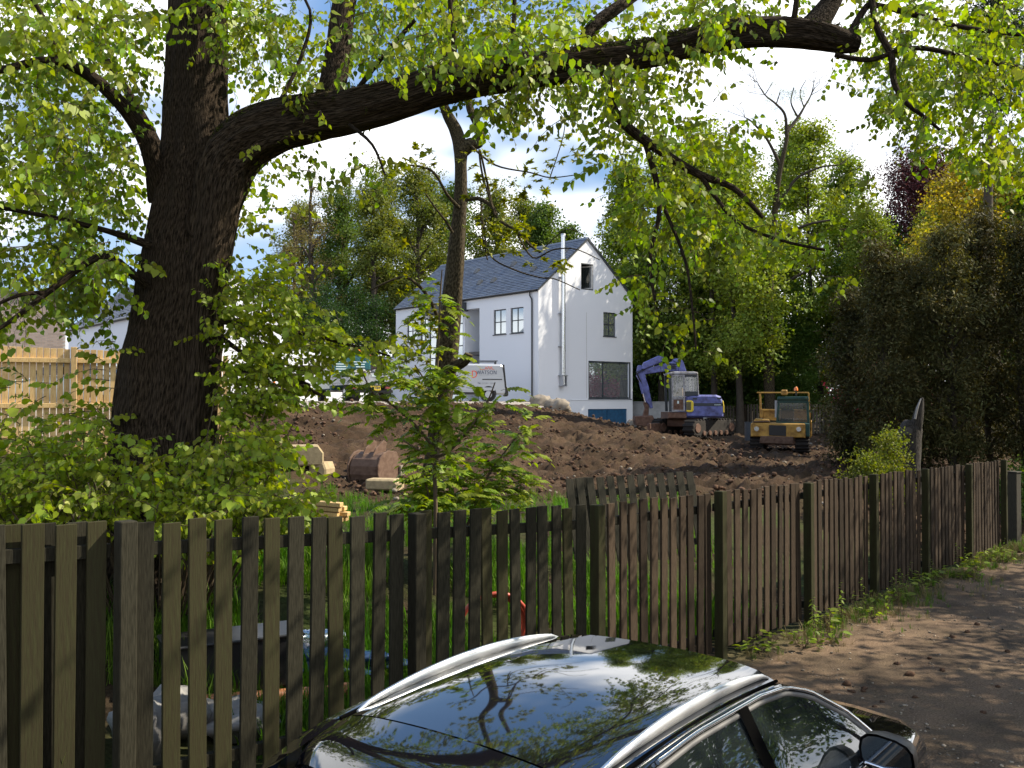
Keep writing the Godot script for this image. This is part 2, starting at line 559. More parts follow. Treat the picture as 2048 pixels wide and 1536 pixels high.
func rise(x: float, z: float) -> float:
	# 1 on the plateau in front of the house, falling to 0 on the low ground
	var p := Vector2(x, z)
	var best := 1e9
	var out := 1.0
	var inside := false
	for i in PLATEAU.size() - 1:
		var a := Vector2(PLATEAU[i][0], PLATEAU[i][1])
		var b := Vector2(PLATEAU[i + 1][0], PLATEAU[i + 1][1])
		var s := clampf((p - a).dot(b - a) / (b - a).length_squared(), 0.0, 1.0)
		var q := a.lerp(b, s)
		var d := p.distance_to(q)
		if d < best:
			best = d
			inside = (b - a).cross(p - q) > 0.0
			var w: float = lerpf(PLATEAU[i][2], PLATEAU[i + 1][2], s)
			out = 1.0 if inside else clampf(1.0 - d / w, 0.0, 1.0)
	return out * out * (3.0 - 2.0 * out) * 0.45 + out * 0.55

func ground_y(x: float, z: float, bumps := true) -> float:
	var d := fence_side(x, z)
	var y := lane_height(x, z)
	if d < 0.0:
		y -= 0.036 * minf(-d, 3.0) - 0.03 * clampf(-d - 5.0, 0.0, 8.0)
		if bumps:
			y += 0.022 * nz.get_noise_2d(x * 3.0, z * 3.0) + 0.012 * nz.get_noise_2d(x * 14.0, z * 14.0)
		return y
	var low := 1.03 + 0.06 * nz2.get_noise_2d(x * 0.5, z * 0.5)
	var s := low + (2.98 - low) * rise(x, z)
	# heap of soil beyond the digger, beside the house
	s += 1.25 * exp(-pow((x - 9.2) / 2.2, 2.0) - pow((z - 53.0) / 3.0, 2.0))
	y = lerpf(y, s, smoothstep(0.0, 4.0, d))
	if bumps:
		var soil := soil_share(x, z)
		if soil > 0.01:
			var rough := 0.18 * nz.get_noise_2d(x * 1.6, z * 1.6) + 0.20 * absf(nz.get_noise_2d(x * 5.0 + 9.0, z * 5.0)) + 0.17 * nz.get_noise_2d(x * 11.0, z * 11.0)
			# ruts of the machines, sweeping from the digger towards the stack of stone
			var rut := sin((x * 0.45 + z * 0.9 + 0.6 * nz2.get_noise_2d(x * 0.4, z * 0.4)) * 3.1)
			if z < 37.0 and x > 0.0:
				rough += 0.09 * rut * smoothstep(0.0, 3.0, x) * smoothstep(37.0, 33.0, z)
			y += (rough - 0.09) * soil
		else:
			y += 0.05 * nz.get_noise_2d(x * 0.8, z * 0.8)
	return y

func drive_share(x: float, z: float) -> float:
	# the gravel drive runs on the plateau side of this line, up to the front of the house
	var edge := -9.6 + (z - 24.0) * 0.33 + 0.25 * nz2.get_noise_2d(x, z)
	if z > 35.0:
		edge = -5.97 + (z - 35.0) * 0.75
	return smoothstep(0.25, -0.25, x - edge) * smoothstep(20.0, 23.0, z) * smoothstep(60.0, 56.0, z)

func soil_share(x: float, z: float) -> float:
	var s := smoothstep(17.5, 20.5, z + 1.2 * nz2.get_noise_2d(x * 1.2, z * 1.2) - smoothstep(-2.0, -7.0, x) * 3.0)
	s *= smoothstep(62.0, 58.0, z) * smoothstep(24.0, 19.0, x) * (1.0 - drive_share(x, z))
	return s

func build_ground():
	var xs := PackedFloat32Array()
	var zs := PackedFloat32Array()
	var x := -240.0
	while x < 240.0:
		xs.append(x)
		x += 0.14 if x > -9.0 and x < 15.0 else (0.5 if x > -20.0 and x < 26.0 else (2.0 if absf(x) < 60.0 else 12.0))
	var z := -30.0
	while z < 420.0:
		zs.append(z)
		z += 2.0 if z < 1.0 else (0.14 if z < 42.0 else (0.35 if z < 62.0 else (3.0 if z < 110.0 else 20.0)))
	var nx := xs.size()
	var SOIL := Color(0.048, 0.032, 0.021)
	var PALE := Color(0.100, 0.068, 0.044)
	var GRASS := Color(0.05, 0.065, 0.02)
	var WOOD := Color(0.045, 0.035, 0.022)
	var LANE := Color(0.205, 0.145, 0.097)
	var LANE2 := Color(0.105, 0.076, 0.052)
	var GRAVEL := Color(0.40, 0.37, 0.34)
	var mbs := {"ground": MB.new(), "lane": MB.new(), "gravel_drive": MB.new()}
	var P := PackedVector3Array()
	var C := PackedColorArray()
	var R := PackedByteArray()
	for zz in zs:
		for xx in xs:
			P.append(Vector3(xx, ground_y(xx, zz, absf(xx) < 60.0 and zz < 110.0), -zz))
			var d := fence_side(xx, zz)
			var g: float = nz2.get_noise_2d(xx * 2.0, zz * 2.0)
			if d < 0.0:
				var c := LANE.lerp(LANE2, clampf(0.35 + g * 1.2 + 0.5 * nz.get_noise_2d(xx * 2.5, zz * 2.5), 0, 1))
				c = c.lerp(Color(0.085, 0.085, 0.035), smoothstep(-0.55, 0.0, d + 0.35 * g) * 0.75)
				C.append(c)
				R.append(1)
			else:
				var c := GRASS.lerp(WOOD, clampf(0.5 + g * 1.5, 0, 1))
				if zz > 60.0:
					c = WOOD
				c = c.lerp(SOIL.lerp(PALE, clampf(0.35 + 1.1 * nz.get_noise_2d(xx * 0.9, zz * 0.9), 0, 1)), soil_share(xx, zz))
				var dr := drive_share(xx, zz)
				if dr > 0.5:
					c = GRAVEL.lerp(Color(0.3, 0.27, 0.24), clampf(0.3 + g, 0, 1))
				C.append(c)
				R.append(2 if dr > 0.5 else 0)
	var names := ["ground", "lane", "gravel_drive"]
	# normals once for the whole sheet, then one mesh for each kind of surface
	var N := PackedVector3Array()
	N.resize(P.size())
	var nr := zs.size()
	for r in nr:
		for k in nx:
			var i := r * nx + k
			var dx := P[i + (1 if k < nx - 1 else 0)] - P[i - (1 if k > 0 else 0)]
			var dz := P[i + (nx if r < nr - 1 else 0)] - P[i - (nx if r > 0 else 0)]
			N[i] = dx.cross(dz).normalized()
	var maps := [{}, {}, {}]
	for r in nr - 1:
		for k in nx - 1:
			var i := r * nx + k
			var which := R[i]
			var mb: MB = mbs[names[which]]
			var mp: Dictionary = maps[which]
			var q := []
			for j in [i, i + nx, i + nx + 1, i + 1]:
				if not mp.has(j):
					mp[j] = mb.v.size()
					mb.v.append(P[j]); mb.n.append(N[j]); mb.uv.append(Vector2(P[j].x, P[j].z)); mb.c.append(C[j] if R[j] == which else C[i])
				q.append(mp[j])
			mb.ix.append_array([q[0], q[1], q[2], q[0], q[2], q[3]])
	struct("ground", mbs.ground.mesh(), MT.ground)
	struct("lane", mbs.lane.mesh(), MT.lane)
	struct("gravel_drive", mbs.gravel_drive.mesh(), MT.lane)
	# loose soil, gravel and grass that nobody could count
	var clods := []
	var pebbles := []
	var pc := []
	var cc := []
	for i in 30000:
		var zz := 19.0 + pow(rng.randf(), 1.3) * 27.0
		var xx := rng.randf_range(-9.0, 15.0)
		if rng.randf() > soil_share(xx, zz) or nz.get_noise_2d(xx * 0.7, zz * 0.7) < -0.12 + rng.randf() * 0.2:
			continue
		var s := 0.035 + 0.13 * pow(rng.randf(), 4.0)
		var b := Basis.from_euler(Vector3(rng.randf() * 6, rng.randf() * 6, rng.randf() * 6)).scaled(Vector3(s, s * 0.8, s))
		clods.append(Transform3D(b, site(xx, zz, ground_y(xx, zz) + s * 0.15)))
		var k := rng.randf_range(0.55, 1.2)
		if rng.randf() > 0.06:
			cc.append(Color(k, k, k))
		else:
			pebbles.append(clods.pop_back())
			pc.append(Color(k, k, k))
	var so := scatter("soil_crumbs", lump(Vector3.ONE, 0.5, 1, 4), MT.clod, clods, cc, self)
	var pe := scatter("soil_stones", lump(Vector3.ONE, 0.4, 5, 4), MT.stone, pebbles, pc, self)
	tag(pe, "small grey stones turned up in the soil of the building site", "stones")
	tag(so, "loose brown soil crumbs lying over the churned building site", "soil")
	var st := []
	cc = []
	for i in 34000:
		var zz := rng.randf_range(4.5, 24.0)
		var xx := rng.randf_range(0.0, 14.0)
		var d := fence_side(xx, zz)
		if d > -0.05 or d < -7.0 or rng.randf() > 0.25 + nz.get_noise_2d(xx * 1.5, zz * 1.5) * 1.6:
			continue
		var s := 0.010 + 0.035 * pow(rng.randf(), 4.0)
		st.append(Transform3D(Basis.from_euler(Vector3(rng.randf() * 6, rng.randf() * 6, 0)).scaled(Vector3(s, s * 0.6, s)), site(xx, zz, ground_y(xx, zz) + s * 0.1)))
		var k := rng.randf_range(0.3, 1.7)
		cc.append(Color(k, k * 0.95, k * 0.88))
	so = scatter("lane_gravel", lump(Vector3.ONE, 0.4, 2, 3), MT.stone, st, cc, self)
	tag(so, "small grey and buff stones strewn over the lane", "gravel")
	st = []
	cc = []
	for i in 9000:
		var zz := rng.randf_range(23.0, 42.0)
		var xx := rng.randf_range(-14.0, 1.0)
		if drive_share(xx, zz) < 0.5:
			continue
		var s := 0.03 + 0.04 * rng.randf()
		st.append(Transform3D(Basis.from_euler(Vector3(rng.randf() * 6, rng.randf() * 6, 0)).scaled(Vector3(s, s * 0.6, s)), site(xx, zz, ground_y(xx, zz) + s * 0.1)))
		var k := rng.randf_range(0.6, 1.5)
		cc.append(Color(k, k, k))
	so = scatter("drive_gravel", lump(Vector3.ONE, 0.4, 3, 3), MT.stone, st, cc, self)
	tag(so, "pale grey gravel covering the drive up to the white house", "gravel")
	var gx := []
	var sx := []
	var sc := []
	cc = []
	for i in 26000:
		var zz := rng.randf_range(3.5, 21.5)
		var xx := rng.randf_range(-6.0, 3.5)
		var d := fence_side(xx, zz)
		if d < 0.25 or rng.randf() < soil_share(xx, zz) * 0.99 or (zz > 13.0 and rng.randf() < 0.6):
			continue
		if nz2.get_noise_2d(xx * 1.5, zz * 1.5) < -0.25 + 0.3 * rng.randf():
			continue
		var s := rng.randf_range(0.6, 1.25) * (0.6 if zz > 13.0 else 1.0)
		gx.append(Transform3D(Basis(Vector3.UP, rng.randf() * TAU).scaled(Vector3(s, s * rng.randf_range(0.7, 1.5), s)), site(xx, zz, ground_y(xx, zz) - 0.01)))
		var k := rng.randf_range(0.6, 1.3)
		cc.append(Color(k * rng.randf_range(1.0, 1.6), k * 1.2, k * 0.9))
	for i in 3400:
		# a ragged verge along the foot of the fence, on the lane side
		var t := pow(rng.randf(), 0.6)
		var p := Vector2(2.4, 11.08).lerp(Vector2(12.5, 22.6), t)
		var off := absf(rng.randfn(0.0, 0.38)) + 0.03
		var xx := p.x + 0.75 * off
		var zz := p.y - 0.66 * off
		if nz2.get_noise_2d(xx * 2.2, zz * 2.2) < -0.05 + 0.25 * rng.randf() - t * 0.35:
			continue
		var s := rng.randf_range(0.25, 0.6)
		var tf := Transform3D(Basis(Vector3.UP, rng.randf() * TAU).scaled(Vector3(s, s * rng.randf_range(0.6, 1.3), s)), site(xx, zz, ground_y(xx, zz) - 0.01))
		var k := rng.randf_range(0.6, 1.2)
		if rng.randf() < 0.45:
			gx.append(tf)
			cc.append(Color(k * 1.2, k, k))
		else:
			sx.append(tf)
			sc.append(Color(k, k, k))
	so = scatter("dry_grass", grass_tuft(), MT.straw, sx, sc, self)
	tag(so, "dry straw-coloured grass along the lane side of the slat fence", "grass")
	so = scatter("grass", grass_tuft(), MT.grass, gx, cc, self)
	tag(so, "long green grass growing behind and along the slatted fence", "grass")

func grass_tuft() -> ArrayMesh:
	var b := MB.new()
	for i in 11:
		var a := rng.randf() * TAU
		var h := rng.randf_range(0.14, 0.36)
		var o := Vector3(rng.randfn(0, 0.035), 0, rng.randfn(0, 0.035))
		var lean := Vector3(cos(a), 0, sin(a)) * h * rng.randf_range(0.15, 0.6)
		var side := Vector3(-sin(a), 0, cos(a)) * 0.0045
		var m := o + lean * 0.35 + Vector3.UP * h * 0.6
		var t := o + lean + Vector3.UP * h * rng.randf_range(0.75, 1.0)
		var k := rng.randf_range(0.8, 1.2)
		b.col = Color(k, k, k)
		b.quad(o - side, m - side, m + side, o + side)
		b.tri(m - side, t, m + side)
	return b.mesh()

# ---------------------------------------------------------------- the slatted fence by the lane
func build_fence():
	var root := thing("slatted_fence", "weathered wooden slat fence with square posts running along the lane", "fence")
	var slat_mesh := []
	for i in 4:
		var b := MB.new()
		b.box(Vector3(0, 0.92, 0), Vector3([0.125, 0.121, 0.128, 0.123][i], 1.84, 0.026), 0.0035)
		slat_mesh.append(b.mesh())
	var pb := MB.new()
	pb.box(Vector3(0, 0.84, 0), Vector3(0.112, 2.3, 0.112), 0.007)
	var post_mesh := pb.mesh()
	for i in POSTS.size():
		var q: Array = POSTS[i]
		var nxt: Array = POSTS[mini(i + 1, POSTS.size() - 1)]
		var prv: Array = POSTS[maxi(i - 1, 0)]
		var dir := Vector3(nxt[0] - prv[0], 0, -(nxt[1] - prv[1])).normalized()
		var out := Vector3(-dir.z, 0, dir.x)     # towards the lane
		var bs := Basis(dir, Vector3.UP, out)
		var o := part("post", post_mesh, MT.post_green if i > 2 else MT["slat_green_%d" % [4, 0, 3][i]], root)
		o.transform = Transform3D(bs, site(q[0], q[1], q[2] - 1.98) + out * 0.03 + Vector3.UP * rng.randf_range(-0.012, 0.012))
		if i == POSTS.size() - 1:
			continue
		var a := site(q[0], q[1], q[2])
		var e := site(nxt[0], nxt[1], nxt[2])
		dir = (e - a)
		var level := Vector3(dir.x, 0, dir.z)
		var run := level.length()
		var d1 := level.normalized()
		out = Vector3(-d1.z, 0, d1.x)
		if out.z < 0.0:
			out = -out
		bs = Basis(d1, Vector3.UP, out)
		var n := 12
		for k in n:
			var s := 0.062 + (run - 0.124) * (k + 0.5) / n
			var p := a.lerp(e, s / run) - out * 0.045
			p.y += rng.randf_range(-0.02, 0.014) - 1.84
			var brown := i >= 3
			var sl := part("slat", slat_mesh[rng.randi() % 4], MT[("slat_brown_%d" if brown else "slat_green_%d") % (rng.randi() % 6)], root)
			sl.transform = Transform3D(bs * Basis(Vector3(0, 0, 1), rng.randfn(0.0, 0.007)) * Basis(Vector3.UP, rng.randfn(0.0, 0.03)) * Basis(Vector3(1, 0, 0), rng.randfn(0.0, 0.004)), p)
			if i == 0:
				# the first bay has boards on its far side too
				var p2 := a.lerp(e, (s + run / n * 0.5) / run) - out * 0.13
				p2.y -= 1.84
				if k < n - 1:
					var s2 := part("slat", slat_mesh[k % 4], MT["slat_green_%d" % (k % 6)], root)
					s2.transform = Transform3D(bs, p2)
		for drop: float in [0.185, 1.66]:
			var b := MB.new()
			var mid: Vector3 = a.lerp(e, 0.5) - out * 0.086 - Vector3.UP * drop
			var tilt := Basis(dir.normalized(), Vector3.UP, out).orthonormalized()
			b.box(Vector3.ZERO, Vector3(run - 0.115, 0.088, 0.058), 0.004)
			var r := part("rail", b.mesh(), MT.slat_green_3, root)
			r.transform = Transform3D(tilt, mid)
	# a dark gate post stands just past the end of the fence
	var g := thing("gate_post", "dark brown timber post standing past the end of the slat fence", "post", site(10.95, 20.75, ground_y(10.95, 20.75)))
	box_part("shaft", Vector3(0.2, 1.62, 0.2), MT.old_wood, g, Vector3(0, 0.75, 0), 0.01, Vector3(0, 0.6, 0))
	box_part("cap", Vector3(0.23, 0.03, 0.23), MT.old_wood, g, Vector3(0, 1.575, 0), 0.008, Vector3(0, 0.6, 0))
	# an old panel taken off the fence, leaning behind it
	var bs := Basis(Vector3(0.97, 0.035, -0.24).normalized(), Vector3.UP, Vector3.BACK)
	var ax := bs.x
	var up := Vector3(0.10, 0.95, -0.28).normalized()
	up = (up - ax * up.dot(ax)).normalized()
	var pn := Basis(ax, up, ax.cross(up))
	var p0 := pix(1262, 950, 13.6) - up * 1.22
	var lp := thing("loose_fence_panel", "dark old fence panel leaning on its own behind the slat fence", "fence panel", p0)
	lp.basis = pn
	for k in 13:
		var b := MB.new()
		b.box(Vector3(0, 0.61, 0), Vector3(0.108, 1.22 + rng.randf_range(-0.02, 0.015), 0.02), 0.003)
		var s := part("slat", b.mesh(), MT.old_wood, lp, Vector3(-0.91 + k * 0.152, 0, 0))
		s.rotation.z = 0.015
		if k == 0 or k == 1:
			var s3 := part("slat", b.mesh(), MT.old_wood, lp, Vector3(-0.86 + k * 0.152, 0.01, -0.05))
			s3.rotation.z = -0.03
	for y in [0.22, 1.0]:
		box_part("rail", Vector3(1.95, 0.09, 0.045), MT.old_wood, lp, Vector3(0, y, -0.035), 0.004)

# ---------------------------------------------------------------- the white house
# near corner, along the front (away to the left) and along the gable (away to the right)
const HC := Vector3(1.506, 3.0, -54.0)
const H_FRONT := Vector3(-0.637, 0, -0.771)
const H_GABLE := Vector3(0.771, 0, -0.637)
const H_LEN := 14.95
const H_WID := 7.75
const EAVE := 6.37
const RIDGE := 9.62

# a wall in its own frame: u along, v up, from v0 up to the outline top(u); holes are Rect2 in (u, v); returns the mesh, thick inwards
func wall_mesh(length: float, v0: float, apex: Array, holes: Array, thick: float) -> ArrayMesh:
	var b := MB.new()
	var us := [0.0, length]
	var vs := [v0]
	for a in apex:
		us.append(a[0])
	for h: Rect2 in holes:
		us.append_array([h.position.x, h.end.x])
		vs.append_array([h.position.y, h.end.y])
	us.sort()
	vs.sort()
	var top := func(u: float) -> float:
		for i in apex.size() - 1:
			if u <= apex[i + 1][0] + 1e-6:
				return lerpf(apex[i][1], apex[i + 1][1], clampf((u - apex[i][0]) / maxf(apex[i + 1][0] - apex[i][0], 1e-6), 0, 1))
		return apex[-1][1]
	for i in us.size() - 1:
		var u0: float = us[i]
		var u1: float = us[i + 1]
		if u1 - u0 < 1e-5:
			continue
		for j in vs.size():
			var a: float = vs[j]
			var last := j == vs.size() - 1
			var t0: float = top.call(u0)
			var t1: float = top.call(u1)
			var e0: float = t0 if last else minf(vs[j + 1], t0)
			var e1: float = t1 if last else minf(vs[j + 1], t1)
			var a0 := minf(a, t0)
			var a1 := minf(a, t1)
			if maxf(e0 - a0, e1 - a1) < 1e-5:
				continue
			var mid := Vector2((u0 + u1) * 0.5, a + 0.01 if last else (a + vs[j + 1]) * 0.5)
			var cut := false
			for h: Rect2 in holes:
				if h.has_point(mid):
					cut = true
			if cut:
				continue
			b.quad(Vector3(u0, a0, 0), Vector3(u1, a1, 0), Vector3(u1, e1, 0), Vector3(u0, e0, 0), Vector3.BACK)
			b.quad(Vector3(u0, a0, -thick), Vector3(u1, a1, -thick), Vector3(u1, e1, -thick), Vector3(u0, e0, -thick), Vector3.FORWARD)
	for h: Rect2 in holes:
		var p := h.position
		var e := h.end
		b.quad(Vector3(p.x, p.y, 0), Vector3(p.x, e.y, 0), Vector3(p.x, e.y, -thick), Vector3(p.x, p.y, -thick), Vector3.RIGHT)
		b.quad(Vector3(e.x, p.y, 0), Vector3(e.x, e.y, 0), Vector3(e.x, e.y, -thick), Vector3(e.x, p.y, -thick), Vector3.LEFT)
		b.quad(Vector3(p.x, p.y, 0), Vector3(e.x, p.y, 0), Vector3(e.x, p.y, -thick), Vector3(p.x, p.y, -thick), Vector3.UP)
		b.quad(Vector3(p.x, e.y, 0), Vector3(e.x, e.y, 0), Vector3(e.x, e.y, -thick), Vector3(p.x, e.y, -thick), Vector3.DOWN)
	for i in apex.size() - 1:
		b.quad(Vector3(apex[i][0], apex[i][1], 0), Vector3(apex[i + 1][0], apex[i + 1][1], 0), Vector3(apex[i + 1][0], apex[i + 1][1], -thick), Vector3(apex[i][0], apex[i][1], -thick), Vector3.UP)
	return b.mesh()

# frame, glazing bars, panes and sill set into a hole of a wall (parent has the wall's frame)
func window_in(r: Rect2, cols: Array, rows: Array, parent: Node, glass: Material, deep := 0.09, fw := 0.06, sill := true, fm: Material = null):
	if fm == null:
		fm = MT.frame_dark
	var p := r.position
	var e := r.end
	var w := Node3D.new()
	w.name = "window"
	parent.add_child(w, true)
	var b := MB.new()
	b.box(Vector3(r.get_center().x, p.y + fw * 0.5, -deep), Vector3(r.size.x, fw, 0.07), 0.006)
	b.box(Vector3(r.get_center().x, e.y - fw * 0.5, -deep), Vector3(r.size.x, fw, 0.07), 0.006)
	b.box(Vector3(p.x + fw * 0.5, r.get_center().y, -deep), Vector3(fw, r.size.y - 2 * fw, 0.07), 0.006)
	b.box(Vector3(e.x - fw * 0.5, r.get_center().y, -deep), Vector3(fw, r.size.y - 2 * fw, 0.07), 0.006)
	for c: float in cols:
		b.box(Vector3(p.x + r.size.x * c, r.get_center().y, -deep), Vector3(fw * 0.8, r.size.y - 2 * fw, 0.06), 0.004)
	for q: float in rows:
		b.box(Vector3(r.get_center().x, p.y + r.size.y * q, -deep), Vector3(r.size.x - 2 * fw, fw * 0.7, 0.056), 0.004)
	part("frame", b.mesh(), fm, w)
	var cu := [0.0] + cols + [1.0]
	var cv := [0.0] + rows + [1.0]
	for i in cu.size() - 1:
		for j in cv.size() - 1:
			var a := Vector2(p.x + r.size.x * cu[i] + fw * 0.5, p.y + r.size.y * cv[j] + fw * 0.5)
			var d := Vector2(p.x + r.size.x * cu[i + 1] - fw * 0.5, p.y + r.size.y * cv[j + 1] - fw * 0.5)
			var k := MB.new()
			k.quad(Vector3(a.x, a.y, -deep), Vector3(d.x, a.y, -deep), Vector3(d.x, d.y, -deep), Vector3(a.x, d.y, -deep), Vector3.BACK)
			part("pane", k.mesh(), glass, w)
	if sill:
		box_part("sill", Vector3(r.size.x + 0.1, 0.045, 0.17), fm, w, Vector3(r.get_center().x, p.y - 0.025, -0.035), 0.006)

func wall_node(called: String, mesh: Mesh, m: Material, parent: Node, o: Vector3, along: Vector3, out: Vector3) -> MeshInstance3D:
	var w := part(called, mesh, m, parent)
	w.transform = Transform3D(Basis(along, Vector3.UP, out), o)
	return w

# u on the front from a pixel (measured from the near corner, going away), height from a pixel
func on_front(px: float, py: float) -> Vector2:
	var p := pix_plane(px, py, HC, Vector3(-0.771, 0, 0.637)) - HC
	return Vector2(p.dot(H_FRONT), p.y)

func on_gable(px: float, py: float) -> Vector2:
	var p := pix_plane(px, py, HC, Vector3(0.637, 0, 0.771)) - HC
	return Vector2(p.dot(H_GABLE), p.y)

func rect_of(a: Vector2, b: Vector2) -> Rect2:
	return Rect2(minf(a.x, b.x), minf(a.y, b.y), absf(a.x - b.x), absf(a.y - b.y))

func slates(parent: Node, o: Vector3, along: Vector3, upslope: Vector3, length: float, run: float, m: Material, sd: int):
	# overlapping slates in courses on one roof slope; o = eave end, upslope = unit vector up the slope
	var r := RandomNumberGenerator.new()
	r.seed = sd
	var nrm := along.cross(upslope).normalized()
	if nrm.y < 0.0:
		nrm = -nrm
	var b := MB.new()
	var step := 0.2
	var wid := 0.32
	var k := 0
	var s := -0.04
	while s < run:
		var l := minf(step + 0.04, run - s)
		var u := -wid * 0.5 if k % 2 == 1 else 0.0
		while u < length:
			var u0 := maxf(u + 0.003, -0.02)
			var u1 := minf(u + wid - 0.003, length + 0.02)
			if u1 - u0 > 0.03:
				var t := r.randf_range(0.72, 1.25)
				b.col = Color(t, t, t * r.randf_range(0.95, 1.06))
				var lift := r.randf_range(0.034, 0.05)
				var p := o + along * u0 + upslope * s
				var q := o + along * u1 + upslope * s
				var p2 := p + upslope * l + nrm * 0.004
				var q2 := q + upslope * l + nrm * 0.004
				b.quad(p + nrm * lift, q + nrm * lift, q2, p2, nrm)
				b.quad(p + nrm * lift, q + nrm * lift, q, p, -upslope)
			u += wid
		s += step
		k += 1
	var so := part("slates", b.mesh(), m, parent)
	so.set_meta("kind", "stuff")

func gable_roof(parent: Node, o: Vector3, along: Vector3, across: Vector3, length: float, width: float, rise_m: float, m: Material, sd: int, over := 0.08):
	# o = outer top of the near eave corner; slopes rise from both eaves to the ridge
	var b := MB.new()
	var ridge := across * width * 0.5 + Vector3.UP * rise_m
	var a0 := o - along * over
	var a1 := o + along * (length + over)
	for side in 2:
		var e0: Vector3 = a0 if side == 0 else a0 + across * width
		var e1: Vector3 = a1 if side == 0 else a1 + across * width
		var down := Vector3.DOWN * 0.12
		b.quad(e0, e1, a1 + ridge, a0 + ridge, Vector3.UP)
		b.quad(e0 + down, e1 + down, a1 + ridge + down, a0 + ridge + down, Vector3.DOWN)
		b.quad(e0, e1, e1 + down, e0 + down, across * (-1.0 if side == 0 else 1.0))
		b.quad(e0, a0 + ridge, a0 + ridge + down, e0 + down, -along)
		b.quad(e1, a1 + ridge, a1 + ridge + down, e1 + down, along)
	var roof := part("roof", b.mesh(), MT.frame_dark, parent)
	var slope := ridge.length()
	var len2 := length + over * 2
	slates(roof, a0 + Vector3.UP * 0.006, along, ridge.normalized(), len2, slope, m, sd)
	slates(roof, a0 + across * width + Vector3.UP * 0.006, along, (across * -width * 0.5 + Vector3.UP * rise_m).normalized(), len2, slope, m, sd + 1)
	var n := int(len2 / 0.45)
	for i in n:
		var k := MB.new()
		var c := a0 + ridge + along * (len2 * (i + 0.5) / n) + Vector3.UP * 0.03
		k.prism([Vector2(-0.15, -0.10), Vector2(-0.06, 0.02), Vector2(0.06, 0.02), Vector2(0.15, -0.10)], -len2 / n * 0.495, len2 / n * 0.495, 0.004, Basis(across, Vector3.UP, across.cross(Vector3.UP)), c)
		part("ridge_tile", k.mesh(), MT.slate, roof)
	return roof

